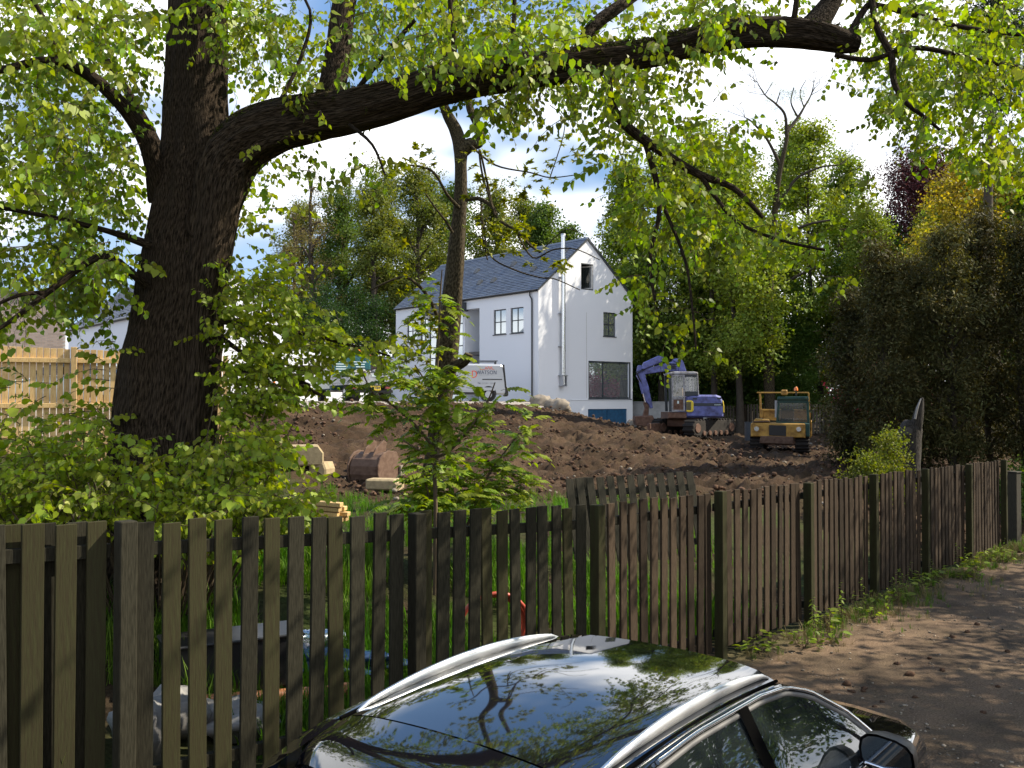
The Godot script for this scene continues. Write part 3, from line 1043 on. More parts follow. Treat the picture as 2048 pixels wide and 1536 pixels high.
func build_house():
	var h := thing("white_house", "white rendered house with grey slate roof and steel flue on its gable", "house")
	var out_f := Vector3(-0.771, 0, 0.637)
	var out_g := Vector3(0.637, 0, 0.771)
	var base := -2.2
	# front wall: windows traced on the plane of the wall
	var wa := rect_of(on_front(987.2, 670.0), on_front(1012.0, 617.5))
	var wb := rect_of(on_front(1022.0, 666.5), on_front(1047.0, 613.5))
	wb.position.y = wa.position.y
	wb.size = wa.size
	var wc := rect_of(on_front(814.0, 684.0), on_front(833.5, 638.0))
	wc.position.y = wa.position.y
	wc.size.y = wa.size.y
	var wd := Rect2(on_front(856, 684).x, wa.position.y, on_front(841, 684).x - on_front(856, 684).x, wa.size.y)
	var porch := Rect2(on_front(959.0, 700).x, 0.0, on_front(929.5, 700).x - on_front(959.0, 700).x, on_front(950, 617).y)
	var stair := Rect2(porch.end.x + 0.18, 0.0, on_front(856, 700).x - porch.end.x - 0.35, EAVE - 0.75)
	if wd.position.x < stair.end.x + 0.1:
		wd.position.x = stair.end.x + 0.25
	wd.size.x = minf(wd.size.x, wc.position.x - wd.position.x - 0.2)
	var holes := [wa, wb, wc, porch, stair]
	if wd.size.x > 0.3:
		holes.append(wd)
	var fr := wall_node("front_wall", wall_mesh(H_LEN, base, [[0.0, EAVE], [H_LEN, EAVE]], holes, 0.32), MT.render_white, h, HC, H_FRONT, out_f)
	for w: Rect2 in [wa, wb, wc, wd]:
		if w.size.x > 0.3:
			window_in(w, [0.5], [0.5], fr, MT.glass_house)
	window_in(stair, [0.34, 0.67], [0.125, 0.25, 0.375, 0.5, 0.625, 0.75, 0.875], fr, MT.glass_house, 0.06, 0.07, false)
	# porch recess with a white side and a tall glazed slot at the back of it
	var k := MB.new()
	k.box(Vector3(porch.get_center().x, porch.get_center().y, -1.55), Vector3(porch.size.x, porch.size.y, 0.05))
	k.box(Vector3(porch.end.x + 0.06, porch.get_center().y, -0.95), Vector3(0.1, porch.size.y, 1.25))
	k.box(Vector3(porch.position.x - 0.06, porch.get_center().y, -0.95), Vector3(0.1, porch.size.y, 1.25))
	k.box(Vector3(porch.get_center().x, porch.end.y + 0.06, -0.95), Vector3(porch.size.x, 0.1, 1.25))
	part("porch", k.mesh(), MT.render_white, fr)
	box_part("door_frame", Vector3(0.22, porch.size.y - 0.3, 0.12), MT.frame_dark, fr, Vector3(porch.position.x + 0.14, porch.size.y * 0.5 - 0.2, -0.25))
	box_part("canopy", Vector3(stair.size.x + 0.75, 0.55, 0.75), MT.frame_dark, fr, Vector3(stair.get_center().x, EAVE - 0.45, 0.22), 0.02)
	# gable wall
	var gw := rect_of(on_gable(1162.0, 578.5), on_gable(1186.5, 529.0))
	var gs := rect_of(on_gable(1206.8, 672.0), on_gable(1231.0, 626.0))
	var big := rect_of(on_gable(1177.0, 799.0), on_gable(1261.5, 726.0))
	big.size.x = H_WID - big.position.x - 0.16
	big.position.y = 0.16
	var low := rect_of(on_gable(1176.0, 862.0), on_gable(1254.0, 819.0))
	low.position.y = base + 0.3
	low.size.y = -0.45 - low.position.y
	var half := H_WID * 0.5
	var ga := wall_node("gable_wall", wall_mesh(H_WID, base, [[0.0, EAVE], [half, RIDGE], [H_WID, EAVE]], [gw, gs, big, low], 0.32), MT.render_white, h, HC, H_GABLE, out_g)
	window_in(gs, [0.5], [0.5], ga, MT.glass_house)
	window_in(big, [0.34], [], ga, MT.glass_house, 0.06, 0.10, true)
	box_part("movement_joint", Vector3(0.025, 5.1, 0.006), MT.wall_grey, ga, Vector3(on_gable(1176, 700).x - 0.12, 2.75, 0.002), 0.0)
	# attic window standing open
	var at := Node3D.new()
	at.name = "window"
	ga.add_child(at, true)
	k = MB.new()
	for s in [[Vector3(gw.get_center().x, gw.position.y + 0.04, -0.06), Vector3(gw.size.x, 0.08, 0.1)], [Vector3(gw.get_center().x, gw.end.y - 0.03, -0.06), Vector3(gw.size.x, 0.06, 0.1)], [Vector3(gw.position.x + 0.03, gw.get_center().y, -0.06), Vector3(0.06, gw.size.y - 0.14, 0.1)], [Vector3(gw.end.x - 0.03, gw.get_center().y, -0.06), Vector3(0.06, gw.size.y - 0.14, 0.1)]]:
		k.box(s[0], s[1], 0.005)
	part("frame", k.mesh(), MT.frame_dark, at)
	var sash := Node3D.new()
	sash.name = "sash"
	at.add_child(sash, true)
	sash.position = Vector3(gw.end.x - 0.06, gw.get_center().y, 0.0)
	sash.rotation.y = -1.15
	var sw := gw.size.x - 0.14
	var sh := gw.size.y - 0.16
	k = MB.new()
	k.box(Vector3(-sw * 0.5, sh * 0.5 - 0.04, 0), Vector3(sw, 0.08, 0.06), 0.005)
	k.box(Vector3(-sw * 0.5, -sh * 0.5 + 0.04, 0), Vector3(sw, 0.08, 0.06), 0.005)
	k.box(Vector3(-0.04, 0, 0), Vector3(0.08, sh - 0.16, 0.06), 0.005)
	k.box(Vector3(-sw + 0.04, 0, 0), Vector3(0.08, sh - 0.16, 0.06), 0.005)
	part("sash_frame", k.mesh(), MT.frame_light, sash)
	k = MB.new()
	k.quad(Vector3(-sw + 0.08, -sh * 0.5 + 0.08, 0), Vector3(-0.08, -sh * 0.5 + 0.08, 0), Vector3(-0.08, sh * 0.5 - 0.08, 0), Vector3(-sw + 0.08, sh * 0.5 - 0.08, 0))
	part("pane", k.mesh(), MT.glass, sash)
	# other walls, plinth, floor slabs to close the rooms
	wall_node("rear_wall", wall_mesh(H_LEN, base, [[0.0, EAVE], [H_LEN, EAVE]], [], 0.32), MT.render_white, h, HC + H_GABLE * H_WID + H_FRONT * H_LEN, -H_FRONT, -out_f)
	wall_node("end_wall", wall_mesh(H_WID, base, [[0.0, EAVE], [half, RIDGE], [H_WID, EAVE]], [], 0.32), MT.render_white, h, HC + H_FRONT * H_LEN + H_GABLE * H_WID, -H_GABLE, -out_g)
	var bs := Basis(H_FRONT, Vector3.UP, H_FRONT.cross(Vector3.UP))
	k = MB.new()
	for y: float in [0.0, 3.0, 6.25]:
		k.box(HC + H_FRONT * H_LEN * 0.5 + H_GABLE * half + Vector3.UP * y, Vector3(H_LEN - 0.7, 0.2, H_WID - 0.7), 0.0, bs)
	k.box(HC + H_FRONT * 5.0 + H_GABLE * half + Vector3.UP * 3.0, Vector3(0.15, 6.0, H_WID - 0.8), 0.0, bs)
	part("floor", k.mesh(), MT.room, h)
	k = MB.new()
	var trim := 0.055
	k.box(Vector3(H_WID * 0.5 - 0.2, 0.10, 0.012), Vector3(H_WID - 0.4, trim, 0.05), 0.004)
	part("plinth_line", k.mesh(), MT.render_white, ga)
	k = MB.new()
	k.box(Vector3(H_LEN * 0.5, -0.02, 0.012), Vector3(H_LEN - 0.1, 0.06, 0.05), 0.004)
	part("plinth_line", k.mesh(), MT.frame_dark, fr)
	# blue sheeting over the opening below
	for i in 2:
		box_part("hoarding_board", Vector3(low.size.x * 0.5 - 0.02, low.size.y, 0.04), MT.hoarding_blue, ga, Vector3(low.position.x + low.size.x * (0.25 + 0.5 * i), low.get_center().y, -0.1 + 0.02 * i), 0.004)
	# roof
	var roof: Node3D = gable_roof(h, HC + Vector3.UP * (EAVE + 0.02) - H_GABLE * 0.1, H_FRONT, H_GABLE, H_LEN, H_WID + 0.2, RIDGE - EAVE + 0.1, MT.slate, 31)
	var up := (H_GABLE * half + Vector3.UP * (RIDGE - EAVE)).normalized()
	var nrm := H_FRONT.cross(up).normalized()
	if nrm.y < 0.0:
		nrm = -nrm
	for q: Vector2 in [Vector2(0.93, 3.9), Vector2(5.2, 3.3), Vector2(7.0, 1.6), Vector2(5.6, 1.6), Vector2(8.9, 3.2), Vector2(11.2, 3.2), Vector2(2.3, 2.2)]:
		k = MB.new()
		k.prism([Vector2(-0.22, 0), Vector2(0.22, 0), Vector2(0.2, 0.12), Vector2(-0.18, 0.22)], -0.18, 0.18, 0.01, Basis(-up, nrm, H_FRONT), HC + Vector3.UP * (EAVE + 0.05) + H_FRONT * q.x + up * q.y)
		part("roof_vent", k.mesh(), MT.frame_dark, roof)
	# gutter and downpipe
	k = MB.new()
	k.tube([Vector3(0.02, EAVE - 0.02, 0.12), Vector3(H_LEN, EAVE - 0.02, 0.12)], [0.07, 0.07], 8)
	part("gutter", k.mesh(), MT.black_plastic, fr)
	k = MB.new()
	k.tube([Vector3(0.62, EAVE - 0.05, 0.12), Vector3(0.62, EAVE - 0.28, 0.12), Vector3(0.5, EAVE - 0.5, 0.08), Vector3(0.48, EAVE - 0.7, 0.08), Vector3(0.48, 0.0, 0.08)], [0.045, 0.045, 0.045, 0.045, 0.045], 8)
	part("downpipe", k.mesh(), MT.black_plastic, fr)
	# flue on the gable
	var f := on_gable(1121.3, 480)
	var fx := f.x
	k = MB.new()
	k.tube([Vector3(fx, 0.95, 0.22), Vector3(fx, 9.6, 0.22)], [0.125, 0.125], 14)
	for y: float in [1.0, 2.9, 4.8, 6.7, 8.6, 9.55]:
		k.tube([Vector3(fx, y, 0.22), Vector3(fx, y + 0.07, 0.22)], [0.14, 0.14], 14)
	var flue := part("flue", k.mesh(), MT.steel, ga)
	k = MB.new()
	k.box(Vector3(fx, 1.5, 0.19), Vector3(0.46, 0.06, 0.4), 0.01)
	k.box(Vector3(fx - 0.12, 1.2, 0.19), Vector3(0.06, 0.62, 0.34), 0.01)
	k.box(Vector3(fx + 0.16, 1.2, 0.19), Vector3(0.05, 0.62, 0.34), 0.01)
	k.box(Vector3(fx, 0.9, 0.17), Vector3(0.36, 0.05, 0.32), 0.01)
	part("support", k.mesh(), MT.steel_dull, flue)
	k = MB.new()
	for y: float in [3.2, 5.1, 7.2]:
		k.box(Vector3(fx - 0.08, y, 0.1), Vector3(0.3, 0.05, 0.2), 0.005)
	part("bracket", k.mesh(), MT.steel_dull, flue)
	k = MB.new()
	k.tube([Vector3(fx, 9.62, 0.22), Vector3(fx, 9.72, 0.22)], [0.15, 0.13], 14)
	part("cowl", k.mesh(), MT.steel_dull, flue)

# ---------------------------------------------------------------- walls and buildings round the house
func build_outbuildings():
	var out_f := Vector3(-0.771, 0, 0.637)
	# garden wall running on from the front of the house
	var gw := thing("garden_wall", "white rendered garden wall continuing from the end of the house front", "wall")
	wall_node("face", wall_mesh(5.2, -1.0, [[0.0, 3.05], [5.2, 3.05]], [], 0.3), MT.render_white, gw, HC + H_FRONT * (H_LEN + 0.03) - out_f * 0.02, H_FRONT, out_f)
	box_part("coping", Vector3(5.2, 0.07, 0.42), MT.frame_dark, gw, HC + H_FRONT * (H_LEN + 2.63) - out_f * 0.17 + Vector3.UP * 3.09, 0.01, Vector3(0, atan2(-H_FRONT.z, H_FRONT.x), 0))
	# old rubble wall behind the lorry
	var rw := thing("rubble_wall", "old brown rubble stone wall behind the teal lorry", "wall", site(-14.0, 66.5, 2.9))
	var b := MB.new()
	var rows := []
	for i in 9:
		var row := []
		for j in 40:
			row.append(Vector3(j * 0.25, i * 0.36, 0.05 * nz.get_noise_2d(i * 9.0, j * 9.0)))
		rows.append(row)
	b.grid(rows)
	b.box(Vector3(4.875, 1.42, -0.35), Vector3(9.7, 2.82, 0.5))
	part("face", b.mesh(), MT.rubble_wall, rw)
	for i in 19:
		box_part("cope_stone", Vector3(0.5, 0.2, 0.6), MT.stone, rw, Vector3(0.25 + i * 0.515, 2.97, -0.25), 0.05, Vector3(0, rng.randf_range(-0.05, 0.05), 0.02))
	# long white outbuilding with a slate roof
	var ob := thing("white_outbuilding", "long white outbuilding with dark slate roof behind the old lime tree", "building")
	var c := pix(312, 624, 45.0)
	c.y = 3.0
	var eave := pix(312, 624, 45.0).y - 3.0
	var wid := 6.6
	var ln := 15.0
	var rise_m := 2.6
	var og := Vector3(0.637, 0, 0.771)
	wall_node("front_wall", wall_mesh(ln, -1.5, [[0.0, eave], [ln, eave]], [], 0.3), MT.render_white, ob, c, H_FRONT, out_f)
	wall_node("gable_wall", wall_mesh(wid, -1.5, [[0.0, eave], [wid * 0.5, eave + rise_m], [wid, eave]], [], 0.3), MT.render_white, ob, c, H_GABLE, og)
	wall_node("rear_wall", wall_mesh(ln, -1.5, [[0.0, eave], [ln, eave]], [], 0.3), MT.render_white, ob, c + H_GABLE * wid + H_FRONT * ln, -H_FRONT, -out_f)
	wall_node("end_wall", wall_mesh(wid, -1.5, [[0.0, eave], [wid * 0.5, eave + rise_m], [wid, eave]], [], 0.3), MT.render_white, ob, c + H_FRONT * ln + H_GABLE * wid, -H_GABLE, -og)
	gable_roof(ob, c + Vector3.UP * (eave + 0.02) - H_GABLE * 0.1, H_FRONT, H_GABLE, ln, wid + 0.2, rise_m + 0.1, MT.slate, 41)
	var g2 := MB.new()
	g2.tube([Vector3(0.02, eave - 0.03, 0.12), Vector3(ln, eave - 0.03, 0.12)], [0.07, 0.07], 8)
	var gt := part("gutter", g2.mesh(), MT.black_plastic, ob)
	gt.transform = Transform3D(Basis(H_FRONT, Vector3.UP, out_f), c)
	# lower white wall beside it
	var lw := thing("low_white_wall", "plain low white wall joining the outbuilding behind the lime shoots", "wall")
	var q := c + H_GABLE * (wid + 0.03)
	wall_node("face", wall_mesh(5.0, -1.0, [[0.0, 2.75], [5.0, 2.75]], [], 0.3), MT.render_white, lw, q, H_GABLE, og)
	box_part("coping", Vector3(5.0, 0.06, 0.4), MT.frame_dark, lw, q + H_GABLE * 2.5 - og * 0.15 + Vector3.UP * 2.785, 0.01, Vector3(0, atan2(-H_GABLE.z, H_GABLE.x), 0))
	# grey brick building at the edge of the site: courses as real bricks, joined
	var gb := thing("brick_building", "windowless pale grey brick building behind the new yellow timber fence", "building")
	var p := site(-18.45, 39.0, 1.0)
	b = MB.new()
	var r := RandomNumberGenerator.new()
	r.seed = 5
	var hgt := pix(60, 592, 39.0).y - 1.0
	for i in int(hgt / 0.075):
		for j in 28:
			var t := r.randf_range(0.8, 1.2)
			b.col = Color(t, t, t)
			var u0 := -6.3 + j * 0.225 + (0.11 if i % 2 else 0.0)
			b.quad(Vector3(u0, i * 0.075, 0.0), Vector3(u0 + 0.213, i * 0.075, 0.0), Vector3(u0 + 0.213, i * 0.075 + 0.062, 0.008), Vector3(u0, i * 0.075 + 0.062, 0.008), Vector3.BACK)
			b.quad(Vector3(u0, i * 0.075 + 0.062, 0.008), Vector3(u0 + 0.213, i * 0.075 + 0.062, 0.008), Vector3(u0 + 0.213, i * 0.075 + 0.062, -0.01), Vector3(u0, i * 0.075 + 0.062, -0.01), Vector3.UP)
	var br := part("bricks", b.mesh(), MT.brick_grey, gb, p)
	br.set_meta("kind", "stuff")
	br.rotation.y = 0.5
	var core := box_part("wall", Vector3(6.4, hgt, 5.0), MT.wall_grey, gb, p + Vector3(-3.1, hgt * 0.5, -2.52).rotated(Vector3.UP, 0.5), 0.0)
	core.rotation.y = 0.5
	box_part("roof", Vector3(6.7, 0.12, 5.3), MT.frame_dark, gb, p + Vector3(-3.1, hgt + 0.06, -2.5).rotated(Vector3.UP, 0.5), 0.02, Vector3(0, 0.5, 0))

# ---------------------------------------------------------------- fences at the far side of the site
func build_back_fence():
	# bright new timber fence
	var nf := thing("new_timber_fence", "bright yellow new timber board fence beyond the lime tree", "fence")
	var a := pix(-60, 692, 19.6)
	a.y = 0.0
	var dir := Vector3(0.93, 0, -0.367)
	var out := Vector3(0.367, 0, 0.93)
	var bs := Basis(dir, Vector3.UP, out)
	var top := 4.17
	var bm := MB.new()
	bm.box(Vector3.ZERO, Vector3(0.112, 2.4, 0.022), 0.003)
	var board := bm.mesh()
	for i in 40:
		var o := part("board", board, MT["new_wood_%d" % (rng.randi() % 3)], nf)
		o.transform = Transform3D(bs, a + dir * (i * 0.130) + Vector3.UP * (top - 1.2 - i * 0.0035 + rng.randf_range(-0.006, 0.006)))
	for i in 3:
		var s := [0.2, 1.96, 4.4][i] as float
		var o := box_part("post", Vector3(0.12, 2.42, 0.12), MT.new_wood_1, nf, a + dir * s + out * 0.075 + Vector3.UP * (top - 1.22), 0.008, Vector3(0, 0.376, 0))
	for y: float in [0.29, 1.25]:
		for i in 2:
			var s0: float = [0.27, 2.03][i]
			var s1: float = [1.89, 4.33][i]
			box_part("rail", Vector3(s1 - s0, 0.10, 0.07), MT.new_wood_2, nf, a + dir * (s0 + s1) * 0.5 + out * 0.05 + Vector3.UP * (top - y - 0.008), 0.006, Vector3(0, 0.376, 0))
	# grey slatted fence far behind the machines
	var bf := thing("far_slatted_fence", "long grey slat fence under the trees behind the digger", "fence")
	var sm := MB.new()
	sm.box(Vector3.ZERO, Vector3(0.125, 1.8, 0.025), 0.004)
	var slat := sm.mesh()
	var p0 := pix(1270, 800, 66.0)
	var p1 := pix(1720, 800, 57.0)
	p0.y = 0.0
	p1.y = 0.0
	var d := p1 - p0
	var n := int(d.length() / 0.2)
	var yaw := atan2(-d.z, d.x)
	for i in n:
		var q := p0 + d * (float(i) / n)
		var yy := 1.02 + 0.9 - (0.1 if i < 40 else 0.0)
		var o := part("slat", slat, MT.fence_grey if rng.randf() < 0.7 else MT.slat_brown_5, bf, Vector3(q.x, yy + rng.randf_range(-0.015, 0.015), q.z))
		o.rotation.y = yaw
	for y: float in [1.3, 2.45]:
		box_part("rail", Vector3(d.length(), 0.09, 0.05), MT.slat_green_3, bf, (p0 + p1) * 0.5 + Vector3.UP * y + Vector3(0, 0, -0.05), 0.005, Vector3(0, yaw, 0))
	# pale low wall beside the house, half buried in soil
	var lw := thing("low_pale_wall", "low pale grey wall standing behind the digger arm", "wall")
	var w0 := pix(1262, 806, 60.5)
	var w1 := pix(1412, 806, 57.0)
	var dd := w1 - w0
	box_part("face", Vector3(dd.length(), 2.2, 0.3), MT.wall_grey, lw, Vector3((w0.x + w1.x) * 0.5, 1.83, (w0.z + w1.z) * 0.5), 0.01, Vector3(0, atan2(-dd.z, dd.x), 0))
	box_part("coping", Vector3(dd.length(), 0.06, 0.38), MT.wall_grey, lw, Vector3((w0.x + w1.x) * 0.5, 2.962, (w0.z + w1.z) * 0.5), 0.01, Vector3(0, atan2(-dd.z, dd.x), 0))

# ---------------------------------------------------------------- leaves and twigs
# a heart-shaped leaf hanging from o towards dir, its face turned to nrm, folded a little along the midrib
func add_leaf(b: MB, o: Vector3, dir: Vector3, nrm: Vector3, ln: float, wd: float, fold := 0.16):
	dir = dir.normalized()
	var side := dir.cross(nrm).normalized()
	var up := side.cross(dir).normalized()
	var curl := -up * ln * 0.14
	var mid := o + dir * ln * 0.45 + up * ln * 0.02
	var tip := o + dir * ln + curl
	for s: float in [-1.0, 1.0]:
		var e := side * s
		var p1 := o - dir * ln * 0.07 + e * wd * 0.24 + up * fold * wd * 0.2
		var p2 := o + dir * ln * 0.20 + e * wd * 0.5 + up * fold * wd * 0.5
		var p3 := o + dir * ln * 0.52 + e * wd * 0.42 + up * fold * wd * 0.4 + curl * 0.2
		var p4 := o + dir * ln * 0.80 + e * wd * 0.17 + curl * 0.6
		var k := b.v.size()
		var n1 := ((p3 - mid).cross(p2 - mid) * s).normalized()
		for p: Vector3 in [o, p1, p2, p3, p4, tip, mid]:
			b.v.append(p); b.n.append(n1); b.uv.append(Vector2.ZERO); b.c.append(b.col)
		for t: Array in [[0, 1, 2], [0, 2, 6], [6, 2, 3], [6, 3, 4], [6, 4, 5]]:
			if s > 0.0:
				b.ix.append_array([k + t[0], k + t[1], k + t[2]])
			else:
				b.ix.append_array([k + t[0], k + t[2], k + t[1]])

func add_stalk(b: MB, p: Vector3, q: Vector3, r: float):
	var d := (q - p).normalized()
	var x := d.cross(Vector3(0.3, 0.2, 0.9)).normalized() * r
	var y := d.cross(x)
	b.quad(p - x, q - x * 0.6, q + x * 0.6, p + x)
	b.quad(p - y, q - y * 0.6, q + y * 0.6, p + y)

# twig along +x from the origin with drooping leaves on both sides; leaves go to b, wood to w
func leafy_twig(b: MB, w: MB, r: RandomNumberGenerator, ln: float, count: int, leaf: float, droop := 0.5):
	var pts := []
	for i in 5:
		var t := i / 4.0
		pts.append(Vector3(ln * t, -droop * ln * t * t * 0.5 + r.randf_range(-0.01, 0.01), r.randf_range(-0.03, 0.03) * t))
	for i in 4:
		add_stalk(w, pts[i], pts[i + 1], 0.0045 * (1.0 - i * 0.2))
	for i in count:
		var t := (i + 0.7) / count
		var k := mini(int(t * 4.0), 3)
		var p: Vector3 = pts[k].lerp(pts[k + 1], t * 4.0 - k)
		var s := 1.0 if i % 2 == 0 else -1.0
		var size := leaf * r.randf_range(0.7, 1.15) * (0.75 if i < 1 else 1.0)
		var out := Vector3(r.randf_range(0.1, 0.7), r.randf_range(-0.75, 0.05), s * r.randf_range(0.35, 0.9))
		var q := p + out.normalized() * size * 0.35
		add_stalk(w, p, q, 0.0018)
		var dir := (out + Vector3(0, -0.55, 0)).normalized()
		var nrm := Vector3(r.randfn() * 0.8, r.randf_range(0.2, 1.0), r.randfn() * 0.8 + s * 0.3).normalized()
		var t2 := r.randf_range(0.72, 1.22)
		b.col = Color(t2 * r.randf_range(0.85, 1.2), t2, t2 * r.randf_range(0.7, 1.2))
		add_leaf(b, q, dir, nrm, size, size * r.randf_range(0.78, 0.95))

# a feathered leaf (leaflets in pairs) along +x
func feathered(b: MB, w: MB, r: RandomNumberGenerator, ln: float, pairs: int):
	var tip := Vector3(ln, -0.30 * ln, 0)
	var at := func(t: float) -> Vector3:
		return Vector3(ln * t, 0.10 * ln * sin(t * 2.4) - 0.30 * ln * t * t, 0)
	for i in 3:
		add_stalk(w, at.call(i / 3.0), at.call((i + 1) / 3.0), 0.0025)
	for i in pairs:
		var t := 0.30 + 0.66 * i / pairs
		var p: Vector3 = at.call(t)
		var l := ln * 0.30 * sin(0.7 + t * 1.9)
		for s: float in [-1.0, 1.0]:
			var k := r.randf_range(0.8, 1.2)
			b.col = Color(k * r.randf_range(0.9, 1.15), k, k)
			add_leaf(b, p, Vector3(0.45, -0.35 + r.randf_range(-0.2, 0.15), s), Vector3(r.randf_range(-0.3, 0.3), 1, s * 0.3), l, l * 0.56, 0.1)
	add_leaf(b, tip - Vector3(0.02, 0, 0), Vector3(1, -0.6, 0), Vector3.UP, ln * 0.28, ln * 0.16, 0.1)

# a bunch of loose leaves for far crowns
func leaf_clump(r: RandomNumberGenerator, count: int, radius: float, size: float, narrow := 0.75, droop := 0.0) -> ArrayMesh:
	var b := MB.new()
	for i in count:
		var d := Vector3(r.randfn(), r.randfn() * 0.75, r.randfn()).normalized() * radius * pow(r.randf(), 0.45)
		var dir := Vector3(r.randfn(), r.randfn() * 0.7 - droop, r.randfn()).normalized()
		var n := (Vector3(r.randfn(), r.randfn() + 0.8, r.randfn())).normalized()
		var side := dir.cross(n).normalized()
		var l := size * r.randf_range(0.65, 1.3)
		var k := r.randf_range(0.65, 1.3)
		b.col = Color(k * r.randf_range(0.85, 1.15), k, k)
		var up := side.cross(dir)
		b.quad(d, d + dir * l * 0.5 + side * l * narrow * 0.5 + up * l * 0.08, d + dir * l, d + dir * l * 0.5 - side * l * narrow * 0.5 + up * l * 0.08)
	return b.mesh()

# smooth curve through points with a radius at each: returns [points, radii]
func smooth_path(pts: Array, rad: Array, per: int) -> Array:
	var P := []
	var R := []
	var n := pts.size()
	for i in n - 1:
		var a: Vector3 = pts[maxi(i - 1, 0)]
		var b: Vector3 = pts[i]
		var c: Vector3 = pts[i + 1]
		var d: Vector3 = pts[mini(i + 2, n - 1)]
		for k in per:
			var t := float(k) / per
			P.append(b.cubic_interpolate(c, a, d, t))
			R.append(lerpf(rad[i], rad[i + 1], t))
	P.append(pts[-1])
	R.append(rad[-1])
	return [P, R]

# a limb with fluted, uneven bark
func limb(b: MB, pts: Array, rad: Array, per := 5, sides := 12, rough := 0.06, knobs := 0.0, vlen := 0.5):
	var pr := smooth_path(pts, rad, per)
	var P: Array = pr[0]
	var R: Array = pr[1]
	var rows := []
	var x := Vector3.ZERO
	var length := 0.0
	for i in P.size():
		var t: Vector3 = (P[mini(i + 1, P.size() - 1)] - P[maxi(i - 1, 0)]).normalized()
		if i == 0:
			x = t.cross(Vector3(0.2, 0.1, 0.97)).normalized()
		x = (x - t * x.dot(t)).normalized()
		var y := t.cross(x)
		if i > 0:
			length += P[i].distance_to(P[i - 1])
		var ring := []
		for s in sides:
			var a := TAU * s / sides
			var e := x * cos(a) + y * sin(a)
			var r: float = R[i]
			var k := 1.0
			if rough > 0.0:
				k += rough * nz.get_noise_3d(cos(a) * 4.0, length * 0.6, sin(a) * 4.0) * 2.0
				k += rough * 0.7 * nz.get_noise_3d(cos(a) * 15.0, length * 1.6, sin(a) * 15.0)
			if knobs > 0.0:
				k += knobs * maxf(0.0, nz2.get_noise_3d(cos(a) * 2.0 + 40.0, length * 1.6, sin(a) * 2.0))
			ring.append(P[i] + e * r * k)
		rows.append(ring)
	b.grid(rows, true, Vector2(maxf(1.0, round(TAU * rad[0] / vlen)), length / vlen))
	b.fan(rows[0], P[0] - P[1])
	b.fan(rows[-1], P[-1] - P[-2])

# pixel path [px, py, away, radius in px] to points and radii in metres
func trace(list: Array) -> Array:
	var P := []
	var R := []
	for q: Array in list:
		P.append(pix(q[0], q[1], q[2]))
		R.append(q[3] * q[2] / F)
	return [P, R]

# ---------------------------------------------------------------- the old lime tree
var lime_twigs := []      # [leaf mesh, twig mesh] variants
func make_lime_twigs():
	var r := RandomNumberGenerator.new()
	r.seed = 99
	for i in 7:
		var b := MB.new()
		var w := MB.new()
		leafy_twig(b, w, r, r.randf_range(0.26, 0.46), 8 + i % 4, r.randf_range(0.060, 0.084), r.randf_range(0.4, 1.1))
		lime_twigs.append([b.mesh(), w.mesh()])

func twig_frame(p: Vector3, away_from: Vector3, r: RandomNumberGenerator, spread := 0.8) -> Basis:
	var d := (p - away_from).normalized()
	d = (d + Vector3(r.randfn(), r.randfn() * 0.5, r.randfn()) * spread).normalized()
	d.y = clampf(d.y, -0.75, 0.6)
	var z := d.cross(Vector3.UP).normalized()
	return Basis(d.normalized(), z.cross(d).normalized(), z).orthonormalized()

